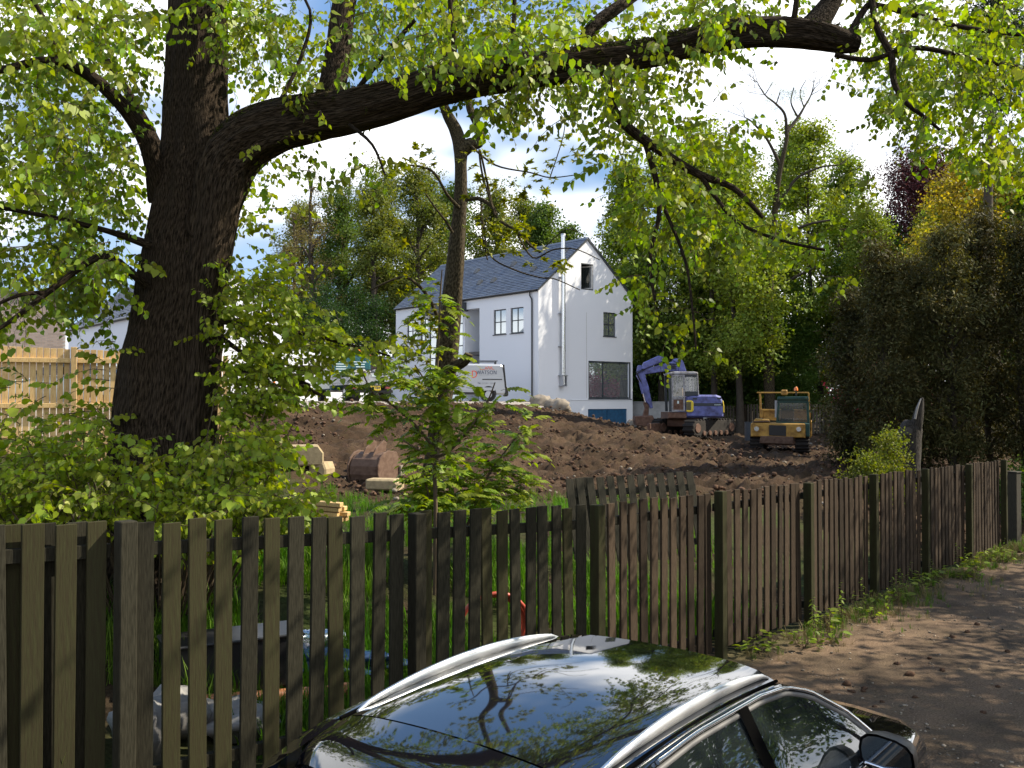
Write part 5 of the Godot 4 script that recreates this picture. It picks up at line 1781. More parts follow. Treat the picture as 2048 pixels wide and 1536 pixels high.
# ---------------------------------------------------------------- the woods round the site
var clump := {}
func wood_tree(called: String, label: String, x: float, away: float, top: float, foot: float, half: float, low: float, o := {}):
	# top, foot, low: heights of the crown's top, the ground and the crown's lower edge; half: crown half width
	var r := RandomNumberGenerator.new()
	r.seed = int(x * 37.0 + away * 101.0 + top * 13.0)
	var t := thing(called, label, o.get("category", "tree"), site(x, away, foot), 0.0, o.get("group", ""))
	var h := top - foot
	var cb := low - foot
	var tr: float = o.get("trunk", 0.022 * h)
	var lean := Vector3(r.randf_range(-0.05, 0.05), 0, r.randf_range(-0.05, 0.05)) * h
	var tk := MB.new()
	var spine := func(f: float) -> Vector3:
		return Vector3(lean.x * f + sin(f * 5.0 + x) * 0.012 * h, f * h, lean.z * f)
	var tp := []
	var rd := []
	for i in 8:
		var f := i / 7.0 * 0.93
		tp.append(spine.call(f))
		rd.append(tr * (1.25 if i == 0 else 1.0) * (1.0 - f * 0.92))
	limb(tk, tp, rd, 3, 8, 0.05, 0.05, 0.6)
	part("trunk", tk.mesh(), o.get("bark", MT.bark_far), t)
	var nl: int = o.get("limbs", 26)
	var per: int = o.get("clumps", 15)
	var spread: float = o.get("spread", 0.20)
	var cm: Array = clump[o.get("clump", "broad")]
	var base: Color = o.get("color", Color(0.09, 0.16, 0.03))
	var xf := []
	var cols := []
	for i in cm.size():
		xf.append([])
		cols.append([])
	var lb := MB.new()
	var flat: float = o.get("round", 1.0)
	for i in nl:
		var f := (i + r.randf()) / nl
		var hy := cb + (h - cb) * f
		var prof := sin(PI * clampf(0.12 + 0.86 * f, 0, 1)) if flat > 0.5 else (1.0 - 0.75 * f)
		var a := r.randf() * TAU + i * 2.4
		var reach := half * prof * (r.randf_range(0.3, 1.3) if o.get("ragged", false) else r.randf_range(0.55, 1.0))
		var start: Vector3 = spine.call(clampf((hy - reach * 0.7) / h, 0.12, 0.92))
		var mid: Vector3 = spine.call(clampf(hy / h, 0, 0.95))
		var end := Vector3(mid.x + cos(a) * reach, hy + r.randf_range(-0.03, 0.05) * h, mid.z + sin(a) * reach)
		lb.tube([start, start.lerp(end, 0.5) + Vector3(0, 0.03 * h * r.randf(), 0), end], [tr * 0.32, tr * 0.2, tr * 0.06], 5, false)
		var tip_r := half * spread
		for k in per:
			var s := 0.35 + 0.7 * pow(r.randf(), 0.6)
			var p := start.lerp(end, s) + Vector3(r.randfn(), r.randfn() * 0.65, r.randfn()) * tip_r
			if p.y < cb * 0.8:
				continue
			var w := r.randi() % cm.size()
			var sc := r.randf_range(0.7, 1.3) * float(o.get("size", 1.0))
			xf[w].append(Transform3D(Basis.from_euler(Vector3(r.randfn() * 0.4, r.randf() * TAU, r.randfn() * 0.4)).scaled(Vector3.ONE * sc), p))
			var g := r.randf_range(0.7, 1.3)
			cols[w].append(Color(base.r * g * r.randf_range(0.88, 1.12), base.g * g, base.b * g))
			if k == 0:
				lb.tube([start.lerp(end, 0.6), p], [tr * 0.08, tr * 0.03], 4, false)
	part("limbs", lb.mesh(), o.get("bark", MT.bark_far), t)
	for i in cm.size():
		scatter("crown", cm[i], o.get("mat", MT.far_leaf), xf[i], cols[i], t)
	return t

# bare twigs forking and twisting from p
func twiggy(b: MB, p: Vector3, dir: Vector3, ln: float, rad: float, depth: int, r: RandomNumberGenerator):
	for k in 2 + (depth % 2):
		var d := (dir + Vector3(r.randfn(), r.randfn() * 0.6 + 0.35, r.randfn()) * 0.75).normalized()
		var m := p + d * ln * 0.5 + Vector3(r.randfn(), r.randfn(), r.randfn()) * ln * 0.07
		var e := m + (d + Vector3(r.randfn(), r.randfn() * 0.5 + 0.2, r.randfn()) * 0.4).normalized() * ln * 0.5
		b.tube([p, m, e], [rad, rad * 0.8, rad * 0.6], 4, false)
		if depth > 1:
			twiggy(b, e, d, ln * 0.72, rad * 0.62, depth - 1, r)

func at_px(px: float, away: float) -> float:
	return (px - 1024.0) / F * away

func at_py(py: float, away: float) -> float:
	return pix(1024, py, away).y

func build_woods():
	var r := RandomNumberGenerator.new()
	r.seed = 8
	clump = {"broad": [], "fine": [], "yew": [], "near": []}
	for i in 3:
		clump.broad.append(leaf_clump(r, 44, 0.75, 0.20))
		clump.fine.append(leaf_clump(r, 34, 0.65, 0.12))
		clump.yew.append(leaf_clump(r, 60, 0.50, 0.15, 0.30, 0.7))
		clump.near.append(leaf_clump(r, 46, 0.42, 0.09, 0.7, 0.2))
	var G := "woodland trees behind the white house"
	var G2 := "green trees standing behind the digger"
	# behind the house
	for a: Array in [[640, 84, 345, 62, 0, "bare-twigged brownish tree just coming into leaf behind the house"], [740, 80, 370, 60, 1, ""], [690, 92, 400, 70, 2, ""], [835, 86, 350, 66, 1, ""], [920, 92, 372, 66, 2, ""], [1000, 82, 388, 62, 1, ""], [1085, 78, 425, 56, 2, ""], [1140, 90, 455, 46, 2, ""], [580, 88, 430, 55, 0, ""], [691, 96, 355, 70, 0, ""], [790, 98, 345, 76, 1, ""], [880, 100, 360, 76, 1, ""], [1040, 98, 400, 66, 1, ""], [610, 96, 420, 60, 1, ""]]:
		var away: float = a[1]
		var c: Color = [Color(0.20, 0.165, 0.085), Color(0.17, 0.20, 0.045), Color(0.10, 0.16, 0.035)][a[4]]
		var lab: String = {640: "sparse brownish tree with bare twigs behind the garden wall's end", 740: "olive green tree over the garden wall next to the brownish one", 690: "dark green tree in the wood above the teal lorry", 835: "olive green tree rising over the far end of the house roof", 920: "dark green tree over the roof behind the thin tree's trunk", 1000: "olive green tree over the middle of the house ridge", 1085: "dark green tree over the ridge near the flue", 1140: "low dark green tree just behind the flue and gable peak", 580: "sparse brownish tree rising behind the low white wall", 691: "tall sparse brownish tree at the back of the wood above the lorry", 790: "tall olive tree at the back of the wood past the house end", 880: "tall olive tree at the back of the wood behind the thin tree", 1040: "olive tree at the back of the wood over the ridge", 610: "olive tree at the back of the wood over the low white wall"}[a[0]]
		wood_tree("woodland_tree", lab, at_px(a[0], away), away, at_py(a[2], away), 2.9, a[3] / F * away, at_py(690, away), {"color": c, "group": G, "clumps": [9, 17, 20][a[4]], "limbs": [26, 30, 30][a[4]], "clump": "fine" if a[4] == 0 else "broad", "size": 1.0 if a[4] else 0.9})
	for a: Array in [[600, 70, 600], [680, 72, 610], [760, 74, 600], [830, 76, 590], [640, 76, 570], [720, 78, 580]]:
		var away: float = a[1]
		wood_tree("woodland_shrub", "dark evergreen shrub filling the gap behind the garden wall", at_px(a[0], away), away, at_py(a[2], away), 2.8, 2.2, 3.2, {"color": Color(0.025, 0.06, 0.018), "group": "dark shrubs behind the garden wall", "category": "shrub", "limbs": 14, "clumps": 16, "clump": "fine", "size": 1.15})
	var n := 0
	for px: float in [1270, 1350, 1430, 1510, 1590, 1670, 1750, 1830, 1910, 1990]:
		var away := 84.0 + (n % 3) * 3.0
		wood_tree("wood_edge_shrub", "dark shrub deep in the wood behind the far slat fence", at_px(px, away), away, 8.5 + (n % 2) * 1.5, 1.0, 3.6, 1.4, {"color": Color(0.05, 0.085, 0.02), "group": "dark shrubs deep in the wood", "category": "shrub", "limbs": 16, "clumps": 14, "clump": "broad", "size": 1.2})
		n += 1
	# to the right of the house
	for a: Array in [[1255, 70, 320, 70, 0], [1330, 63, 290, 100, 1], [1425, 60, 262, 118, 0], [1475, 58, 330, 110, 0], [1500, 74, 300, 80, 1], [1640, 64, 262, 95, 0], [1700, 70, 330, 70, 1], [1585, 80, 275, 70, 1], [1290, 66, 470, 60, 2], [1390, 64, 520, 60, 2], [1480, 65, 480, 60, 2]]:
		var away: float = a[1]
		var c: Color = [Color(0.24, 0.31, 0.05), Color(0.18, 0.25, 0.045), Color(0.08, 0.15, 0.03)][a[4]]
		var lab: String = {1255: "bright green tree showing over the gable eave beside the digger arm", 1330: "mid green tree between the house gable and the digger cab", 1425: "broad bright green tree directly behind the digger cab", 1475: "bright green tree between the digger and the stag-headed tree", 1500: "mid green tree close behind the stag-headed trunk", 1640: "bright green tree between the stag-headed tree and the copper beech", 1700: "mid green tree next to the copper beech", 1585: "mid green tree standing behind the yellow dumper", 1290: "dark under-storey tree beside the house's big corner window", 1390: "dark under-storey tree behind the digger's cab roof", 1480: "dark under-storey tree behind the digger's tail"}[a[0]]
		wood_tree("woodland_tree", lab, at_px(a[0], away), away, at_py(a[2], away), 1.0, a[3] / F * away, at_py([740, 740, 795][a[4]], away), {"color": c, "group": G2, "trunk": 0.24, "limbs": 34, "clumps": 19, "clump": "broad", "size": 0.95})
	# tall tree with a bare stag-headed top
	var sh := thing("stag_headed_tree", "tall grey tree with a bare twisting top above the green wood", "tree", site(at_px(1545, 58), 58, 1.0))
	var o := -sh.position
	var b := MB.new()
	var q := trace([[1548, 865, 58, 14], [1540, 800, 58, 11], [1536, 700, 58, 10], [1537, 600, 58, 9], [1542, 500, 58, 7.5], [1550, 420, 58, 6], [1558, 350, 58, 5], [1572, 285, 58, 4], [1575, 250, 58, 3]])
	limb(b, q[0], q[1], 4, 12, 0.06, 0.1, 0.6)
	part("trunk", b.mesh(), MT.bark_light, sh, o)
	for l: Array in [[[1573, 270, 58, 4], [1570, 230, 57.6, 3], [1552, 208, 57.2, 2.2], [1530, 190, 57, 1.4], [1515, 165, 57, 0.8]], [[1575, 262, 58, 4], [1596, 235, 58.4, 3], [1608, 215, 58.6, 2.2], [1622, 190, 59, 1.4], [1628, 165, 59, 0.8]], [[1596, 235, 58.4, 2.4], [1582, 205, 58.4, 1.6], [1588, 175, 58.4, 1]], [[1608, 215, 58.6, 1.6], [1600, 185, 58.6, 1], [1612, 160, 58.6, 0.7]], [[1560, 330, 58, 4], [1535, 280, 57.4, 3], [1505, 245, 57, 2], [1490, 235, 57, 1]], [[1552, 420, 58, 4], [1590, 360, 57.4, 3], [1640, 335, 57, 2], [1680, 330, 57, 1]], [[1552, 210, 57.2, 1.4], [1560, 185, 57.2, 1]], [[1530, 190, 57, 1], [1545, 165, 57, 0.6]], [[1543, 500, 58, 4], [1600, 455, 57, 3], [1660, 440, 56.5, 2]], [[1537, 590, 58, 4], [1580, 560, 57, 3], [1640, 530, 56.5, 2]]]:
		b = MB.new()
		q = trace(l)
		limb(b, q[0], q[1], 5, 6, 0.04, 0.05, 0.4)
		for i in range(3, q[0].size()):
			twiggy(b, q[0][i], (q[0][i] - q[0][i - 1]).normalized(), 1.0, 0.022, 3, r)
		part("branch", b.mesh(), MT.bark_far, sh, o)
	var xs := []
	var cs := []
	for i in 60:
		var u := Vector3(r.randfn(), r.randfn(), r.randfn()).normalized() * pow(r.randf(), 0.4)
		xs.append(Transform3D(Basis.from_euler(Vector3(0, r.randf() * 6, 0)).scaled(Vector3.ONE * r.randf_range(0.25, 0.5)), pix(1570 + u.x * 70, 195 + u.y * 40, 58 + u.z * 2) + o))
		cs.append(Color(0.12, 0.17, 0.05) * r.randf_range(0.6, 1.2))
	scatter("crown", clump.fine[0], MT.far_leaf, xs, cs, sh)
	# bright shrubs under it
	for a: Array in [[1500, 66, 640, 34], [1440, 67, 690, 32], [1590, 64, 560, 38], [1620, 63, 640, 32], [1545, 65, 700, 28]]:
		var away: float = a[1]
		wood_tree("maple_shrub", {1500: "light green maple shrub over the far fence behind the dark drum", 1440: "light green maple shrub over the far fence behind the digger's tail", 1590: "tall light green maple shrub behind the dumper's cab", 1620: "light green maple shrub between the dumper and the outermost yew", 1545: "low light green maple shrub at the stag-headed tree's foot"}[a[0]], at_px(a[0], away), away, at_py(a[2], away), 1.0, a[3] / F * away, 2.4, {"color": Color(0.17, 0.28, 0.06), "group": "maple shrubs by the far slat fence", "category": "shrub", "limbs": 18, "clumps": 14, "clump": "near", "size": 1.4, "trunk": 0.07})
	# copper beech, golden tree, pine
	wood_tree("copper_beech", "dark purple copper beech among the green trees", at_px(1825, 64), 64, at_py(326, 64), 1.0, 130.0 / F * 64, at_py(600, 64), {"color": Color(0.085, 0.028, 0.032), "mat": MT.red_leaf, "limbs": 46, "clumps": 42, "clump": "fine", "size": 1.15})
	wood_tree("golden_maple", "golden yellow maple in young leaf beside the copper beech", at_px(1935, 46), 46, at_py(325, 46), 1.0, 115.0 / F * 46, at_py(600, 46), {"color": Color(0.40, 0.32, 0.035), "limbs": 30, "clumps": 12, "clump": "near", "size": 1.5})
	wood_tree("golden_maple", "smaller golden maple under the tall pine, half hidden by yews", at_px(1880, 40), 40, at_py(480, 40), 1.0, 70.0 / F * 40, at_py(620, 40), {"color": Color(0.36, 0.33, 0.035), "limbs": 20, "clumps": 12, "clump": "near", "size": 1.4})
	var pn: Node3D = wood_tree("tall_pine", "tall dark pine with a bare trunk behind the golden maple", at_px(1988, 42), 42, at_py(-120, 42), 1.0, 75.0 / F * 42, at_py(190, 42), {"color": Color(0.045, 0.075, 0.03), "mat": MT.yew_leaf, "limbs": 26, "clumps": 16, "clump": "yew", "size": 1.3, "trunk": 0.34, "round": 0.0})
	wood_tree("woodland_tree", "slim green tree past the pine at the lane's far end", at_px(2080, 46), 46, at_py(300, 46), 1.0, 90.0 / F * 46, at_py(640, 46), {"color": Color(0.11, 0.17, 0.035), "limbs": 28, "clumps": 16, "clump": "near", "size": 1.5})
	for a: Array in [[1905, 52, 400, 70], [2010, 50, 330, 80], [1990, 56, 420, 90], [1740, 56, 420, 50]]:
		wood_tree("woodland_tree", {1905: "light green tree behind the yews, below the golden maple", 2010: "tall light green tree behind the yews beside the pine", 1990: "light green tree behind the yews, hidden by the pine trunk", 1740: "slim light green tree behind the yews, in front of the copper beech"}[a[0]], at_px(a[0], a[1]), a[1], at_py(a[2], a[1]), 1.0, a[3] / F * a[1], at_py(640, a[1]), {"color": Color(0.22, 0.28, 0.04), "group": "light green trees behind the yews", "limbs": 28, "clumps": 15, "clump": "near", "size": 1.5})
	# yews: dark brownish columns closing the right side of the site
	var i := 0
	for a: Array in [[1700, 29, 590, 62], [1768, 27, 490, 66], [1840, 28, 510, 60], [1905, 27, 455, 66], [1975, 28, 430, 64], [2045, 27, 450, 62], [2120, 26, 430, 70], [1800, 33, 560, 70], [1950, 34, 520, 70], [2210, 24, 430, 90]]:
		var away: float = a[1]
		wood_tree("yew_tree", ["outermost dark yew, its branches hanging over the yellow dumper", "dark yew between the outermost yew and the broken stump", "dark yew directly behind the broken stump", "tall dark yew just past the broken stump under the golden maple", "tall dark yew in front of the pine's bare trunk", "dark yew behind the end post of the slat fence", "dark yew beyond the gate post at the lane's end", "second-row yew half hidden behind the broken stump's yew", "second-row yew half hidden under the tall pine", "big dark yew overhanging the lane past the gate post"][i], at_px(a[0], away), away, at_py(a[2], away), 0.75, a[3] / F * away, 1.2, {"color": Color(0.084, 0.083, 0.030) * (0.75 + 0.16 * (i % 4)), "mat": MT.yew_leaf, "group": "row of dark yews" if i != 0 else "", "limbs": 60, "clumps": 5, "clump": "yew", "size": 0.85, "trunk": 0.10, "spread": 0.17, "ragged": true, "round": 1.0 if i % 3 == 0 else 0.0})
		i += 1
	# yew branch hanging in front of the dumper
	# low bush and hedge at the end of the lane
	wood_tree("lane_bush", "low green bush beside the lane past the dark gate post", at_px(2080, 24), 24, 1.3, -0.1, 1.6, 0.2, {"color": Color(0.09, 0.16, 0.03), "category": "shrub", "limbs": 14, "clumps": 14, "clump": "near", "trunk": 0.05})
	wood_tree("box_bush", "small yellow-green bush beside the broken stump", at_px(1775, 19.5), 19.5, at_py(872, 19.5), 0.95, 0.42, 1.1, {"color": Color(0.17, 0.20, 0.03), "category": "shrub", "limbs": 14, "clumps": 7, "clump": "near", "size": 0.55, "trunk": 0.03})
	wood_tree("box_bush", "yellow-green bush spreading low over the top of the slat fence", at_px(1730, 19.0), 19.0, at_py(915, 19.0), 0.95, 0.55, 1.1, {"color": Color(0.17, 0.20, 0.03), "category": "shrub", "limbs": 14, "clumps": 7, "clump": "near", "size": 0.5, "trunk": 0.03})
	# pink rhododendron that the big gable window mirrors
	wood_tree("rhododendron", "pink flowering rhododendron hidden beyond the yews, mirrored in the gable window", 21.5, 55.5, 4.6, 1.0, 2.4, 1.4, {"color": Color(0.45, 0.03, 0.09), "mat": MT.red_leaf, "category": "shrub", "limbs": 26, "clumps": 18, "clump": "fine", "size": 1.1})
	for a: Array in [[26.0, 50.0, 13.0], [30.0, 57.0, 15.0], [24.0, 62.0, 14.0], [16.5, 66.0, 15.0], [33.0, 47.0, 14.0]]:
		wood_tree("boundary_tree", "broad green boundary tree shading the gable of the house", a[0], a[1], a[2], 1.0, 3.6, 3.2, {"color": Color(0.07, 0.13, 0.03), "group": "boundary trees beyond the yews", "limbs": 30, "clumps": 18, "clump": "broad"})
	# trees on the sunny side of the lane, outside the picture, which dapple the fence and the lane
	for a: Array in [[9.5, 6.5, 9.5, 3.0], [14.5, 12.0, 11.0, 3.4], [18.0, 17.5, 11.5, 3.4], [8.5, 1.0, 9.5, 3.0]]:
		wood_tree("lane_tree", "broadleaf tree on the sunny side of the lane", a[0], a[1], a[2], 0.2, a[3], 4.2, {"color": Color(0.10, 0.17, 0.03), "group": "trees on the sunny side of the lane", "limbs": 24, "clumps": 15, "clump": "near", "size": 1.6, "spread": 0.24})

# ---------------------------------------------------------------- cars
# local frame: x right, y up, -z forward, origin on the ground between the axles
func roof_y(z: float) -> float:
	var f := (z + 0.45) / 1.4
	return 1.475 + 0.075 * sin(PI * clampf(0.22 + f * 0.62, 0, 1)) - 0.045 * f

func car_shell(root: Node3D, paint: Material):
	# lower body: sections from nose to tail, each a half outline mirrored
	var b := MB.new()
	var secs := [[-2.12, 0.52, 0.32, 0.66, 0.70], [-2.09, 0.68, 0.26, 0.78, 0.84], [-2.0, 0.78, 0.22, 0.90, 0.965], [-1.8, 0.835, 0.20, 0.955, 1.005], [-1.5, 0.855, 0.22, 0.99, 1.035], [-1.25, 0.865, 0.22, 1.02, 1.05], [-1.05, 0.87, 0.22, 1.05, 1.06], [-0.6, 0.875, 0.22, 1.08, 1.08], [0.0, 0.875, 0.22, 1.09, 1.09], [0.6, 0.875, 0.22, 1.105, 1.105], [1.1, 0.87, 0.22, 1.12, 1.12], [1.45, 0.84, 0.25, 1.12, 1.12], [1.68, 0.78, 0.32, 1.06, 1.06], [1.76, 0.66, 0.40, 0.98, 0.98]]
	var rows := []
	for s: Array in secs:
		var z: float = s[0]
		var w: float = s[1]
		var lo: float = s[2]
		var sh: float = s[3]      # shoulder height
		var tp: float = s[4]      # height on the centre line
		var half := [Vector3(w * 0.82, lo, z), Vector3(w * 0.97, lo + 0.12, z), Vector3(w, lo + (sh - lo) * 0.55, z), Vector3(w * 0.985, sh - 0.13, z), Vector3(w * 0.95, sh - 0.05, z), Vector3(w * 0.90, sh - 0.008, z), Vector3(w * 0.80, lerpf(sh, tp, 0.35) + 0.008, z), Vector3(w * 0.5, lerpf(sh, tp, 0.8) + 0.006, z), Vector3(w * 0.2, tp, z)]
		var ring := []
		for p: Vector3 in half:
			ring.append(p)
		for i in range(half.size() - 1, -1, -1):
			ring.append(Vector3(-half[i].x, half[i].y, z))
		rows.append(ring)
	b.grid(rows, true)
	b.fan(rows[0], Vector3.FORWARD)
	b.fan(rows[-1], Vector3.BACK)
	part("body", b.mesh(), paint, root)

func build_car_at(root: Node3D, paint: Material, detailed: bool):
	car_shell(root, paint)
	var b := MB.new()
	# roof panel
	var rows := []
	for i in 19:
		var z := lerpf(-0.46, 0.93, i / 18.0)
		var w := 0.575 + 0.02 * sin(PI * i / 18.0)
		var ring := []
		for j in 17:
			var u := lerpf(-1.0, 1.0, j / 16.0)
			ring.append(Vector3(u * w, roof_y(z) - 0.030 * u * u - 0.035 * pow(absf(u), 9.0), z))
		rows.append(ring)
	b.grid(rows)
	part("roof", b.mesh(), paint, root)
	# tailgate top and its lip, behind a narrow joint
	b = MB.new()
	rows = []
	for i in 9:
		var f := i / 8.0
		var z := lerpf(0.940, 1.27, f)
		var ring := []
		for j in 17:
			var u := lerpf(-1.0, 1.0, j / 16.0)
			var zz := z - 0.10 * u * u * f
			ring.append(Vector3(u * (0.575 - 0.03 * f), roof_y(0.94) - 0.030 * u * u - 0.035 * pow(absf(u), 9.0) - 0.05 * f - 0.05 * pow(f, 6.0), zz))
		rows.append(ring)
	b.grid(rows)
	rows = [rows[-1]]
	var lip := []
	for p: Vector3 in rows[0]:
		lip.append(p + Vector3(0, -0.045, -0.035))
	b.grid([rows[0], lip])
	part("tailgate_top", b.mesh(), paint, root)
	b = MB.new()
	b.box(Vector3(0, roof_y(0.94) - 0.125, 1.215), Vector3(0.5, 0.018, 0.02), 0.004)
	part("brake_light", b.mesh(), MT.red_lamp, root)
	# glass: windscreen, rear window
	b = MB.new()
	rows = []
	for i in 7:
		var f := i / 6.0
		var ring := []
		for j in 11:
			var u := lerpf(-1.0, 1.0, j / 10.0)
			ring.append(Vector3(u * lerpf(0.74, 0.55, f), lerpf(1.06, roof_y(-0.46) - 0.012, f) + 0.03 * sin(PI * f) - 0.03 * u * u, lerpf(-1.12, -0.475, f) + 0.13 * u * u * (1.0 - f * 0.5)))
		rows.append(ring)
	b.grid(rows)
	part("windscreen", b.mesh(), MT.glass_dark, root)
	b = MB.new()
	rows = []
	for i in 6:
		var f := i / 5.0
		var ring := []
		for j in 11:
			var u := lerpf(-1.0, 1.0, j / 10.0)
			ring.append(Vector3(u * lerpf(0.53, 0.68, f), lerpf(roof_y(0.94) - 0.14, 1.10, f) - 0.02 * u * u, lerpf(1.205, 1.55, f) - 0.12 * u * u))
		rows.append(ring)
	b.grid(rows)
	var rear := part("rear_window", b.mesh(), MT.glass_dark, root)
	if detailed:
		# paper permit behind the rear window
		var st := box_part("permit", Vector3(0.20, 0.075, 0.004), MT.sign_pale, rear, Vector3(0.02, 1.302, 1.285), 0.0, Vector3(-0.84, 0, 0))
		box_part("print", Vector3(0.05, 0.03, 0.002), MT.sign_red, rear, Vector3(-0.035, 1.3045, 1.287), 0.0, Vector3(-0.84, 0, 0))
	for s: float in [-1.0, 1.0]:
		# side glazing follows a curved top line
		var line := [[-1.04, 1.10], [-0.95, 1.19], [-0.85, 1.272], [-0.62, 1.395], [-0.45, 1.442], [-0.2, 1.462], [0.3, 1.455], [0.7, 1.428], [0.95, 1.385], [1.12, 1.31], [1.26, 1.18]]
		var top := func(z: float) -> Vector3:
			var y := 1.10
			for i in line.size() - 1:
				if z >= line[i][0]:
					y = lerpf(line[i][1], line[i + 1][1], clampf((z - line[i][0]) / (line[i + 1][0] - line[i][0]), 0, 1))
			return Vector3(s * lerpf(0.835, 0.612, clampf((y - 1.08) / 0.37, 0, 1)), y, z)
		var belt := func(z: float) -> Vector3:
			var f := clampf((z + 1.04) / 2.3, 0, 1)
			return Vector3(s * 0.838, 1.085 + 0.04 * f, z)
		var wins := [[-1.0, -0.06], [0.0, 0.66], [0.72, 1.08]]
		for w: Array in wins:
			b = MB.new()
			var top_r := []
			var bot_r := []
			var mid_r := []
			for i in 13:
				var z := lerpf(w[0], w[1], i / 12.0)
				var t: Vector3 = top.call(z)
				var d: Vector3 = belt.call(z)
				top_r.append(t)
				bot_r.append(d)
				mid_r.append(t.lerp(d, 0.5) + Vector3(s * 0.012, 0, 0))
			b.grid([top_r, mid_r, bot_r])
			part("side_window", b.mesh(), MT.glass_dark, root)
		# cant rail between the glass and the roof
		b = MB.new()
		var r0 := []
		var r1 := []
		var r2 := []
		for i in 31:
			var z := lerpf(-1.04, 1.26, i / 30.0)
			var t: Vector3 = top.call(z)
			var zr := clampf(z, -0.46, 0.93)
			var edge := Vector3(s * 0.577, roof_y(zr) - 0.066, z)
			if z < -0.46:
				var f := (z + 1.04) / 0.58
				edge = Vector3(s * lerpf(0.745, 0.553, f), lerpf(1.045, roof_y(-0.46) - 0.05, f), lerpf(-1.0, -0.42, f))
			if z > 0.93:
				var f := (z - 0.93) / 0.33
				edge = Vector3(s * lerpf(0.577, 0.55, f), lerpf(roof_y(0.93) - 0.066, 1.33, f), z)
			r0.append(edge)
			r1.append(edge.lerp(t, 0.5) + Vector3(s * 0.015, 0.012, 0))
			r2.append(t)
		b.grid([r0, r1, r2])
		# rear quarter down to the belt
		var q0 := []
		var q1 := []
		for i in 9:
			var z := lerpf(1.08, 1.6, i / 8.0)
			var t: Vector3 = top.call(minf(z, 1.12))
			var f := clampf((z - 1.12) / 0.48, 0, 1)
			q0.append(Vector3(lerpf(t.x, s * 0.69, f), lerpf(t.y, 1.11, f), z))
			q1.append(Vector3(s * 0.838, 1.11, z))
		b.grid([q0, q1])
		part("roof_side", b.mesh(), paint, root)
		# bright strip round the side windows
		var strip := []
		var rr := []
		for i in 31:
			strip.append(top.call(lerpf(-1.02, 0.62, i / 30.0)) + Vector3(s * 0.010, 0.004, 0))
			rr.append(0.0085)
		b = MB.new()
		b.tube(strip, rr, 6)
		part("window_trim", b.mesh(), MT.chrome, root)
		strip = []
		rr = []
		for i in 13:
			strip.append(belt.call(lerpf(-1.02, 1.10, i / 12.0)) + Vector3(s * 0.008, 0, 0))
			rr.append(0.010)
		b = MB.new()
		b.tube(strip, rr, 6)
		part("window_trim", b.mesh(), MT.chrome, root)
		# inner frame below the bright strip and the door pillars
		strip = []
		rr = []
		for i in 31:
			strip.append(top.call(lerpf(-0.98, 1.06, i / 30.0)) + Vector3(s * 0.013, -0.02, 0))
			rr.append(0.011)
		b = MB.new()
		b.tube(strip, rr, 6)
		part("window_frame", b.mesh(), MT.grey_trim, root)
		for pz: Array in [[-0.07, 0.01, 0.03, MT.pillar_black], [0.655, 0.725, 0.92, MT.grey_trim]]:
			b = MB.new()
			var a: Vector3 = top.call(pz[0])
			var c: Vector3 = belt.call(pz[0] + 0.06)
			var e := Vector3(0, 0, pz[1] - pz[0])
			var x := Vector3(s * 0.016, 0, 0)
			b.quad(a + x, a + e + x, c + e + x * 1.5, c + x * 1.5)
			part("door_pillar", b.mesh(), pz[3], root)
		# black ditch strip in the joint beside the roof panel
		b = MB.new()
		strip = []
		rr = []
		for i in 21:
			var z := lerpf(-0.46, 0.93, i / 20.0)
			strip.append(Vector3(s * 0.578, roof_y(z) - 0.061, z))
			rr.append(0.007)
		b.tube(strip, rr, 5)
		part("ditch_strip", b.mesh(), MT.pillar_black, root)
		# roof rail: a rising and falling bar on the roof edge
		b = MB.new()
		var rp := []
		rows = []
		for i in 25:
			var f := i / 24.0
			var z := lerpf(-0.44, 0.87, f)
			var hgt := 0.052 * pow(sin(PI * clampf(f, 0.0, 1.0)), 0.38)
			var fat := 0.35 + 0.65 * pow(sin(PI * clampf(f, 0.02, 0.98)), 0.45)
			var c := Vector3(s * 0.545, roof_y(z) - 0.050 + hgt * 0.6, z)
			var ring := []
			for k in 12:
				var a := TAU * k / 12
				ring.append(c + Vector3(cos(a) * 0.016 * fat, sin(a) * (0.010 + hgt * 0.32) * fat, 0))
			rows.append(ring)
		b.grid(rows, true)
		b.fan(rows[0], Vector3.FORWARD)
		b.fan(rows[-1], Vector3.BACK)
		part("roof_rail", b.mesh(), MT.rail_silver, root)
		# door mirror
		b = MB.new()
		rows = []
		for i in 9:
			var f := i / 8.0
			var k := sqrt(maxf(0.0, 1.0 - pow(1.0 - f, 2.0)))
			var ring := []
			for j in 14:
				var a := TAU * j / 14
				var px := signf(cos(a)) * pow(absf(cos(a)), 0.7) * 0.115 * (0.35 + 0.65 * k)
				var py := signf(sin(a)) * pow(absf(sin(a)), 0.7) * 0.080 * (0.35 + 0.65 * k)
				ring.append(Vector3(s * (0.945 + px), 1.16 + py - 0.12 * px, -0.88 + 0.16 * f))
			rows.append(ring)
		b.grid(rows, true)
		b.fan(rows[0], Vector3.FORWARD)
		var mir := part("door_mirror", b.mesh(), MT.black_plastic, root)
		b = MB.new()
		var face := []
		for p: Vector3 in rows[-1]:
			face.append(Vector3(s * 0.945 + (p.x - s * 0.945) * 0.9, 1.16 + (p.y - 1.16) * 0.88, p.z + 0.002))
		b.fan(face, Vector3.BACK)
		part("mirror_face", b.mesh(), MT.glass_dark, mir)
		b = MB.new()
		b.tube([Vector3(s * 0.86, 1.118, -0.714), Vector3(s * 0.94, 1.110, -0.712), Vector3(s * 1.03, 1.124, -0.716)], [0.006, 0.007, 0.006], 6)
		part("indicator_strip", b.mesh(), MT.chrome, mir)
		b = MB.new()
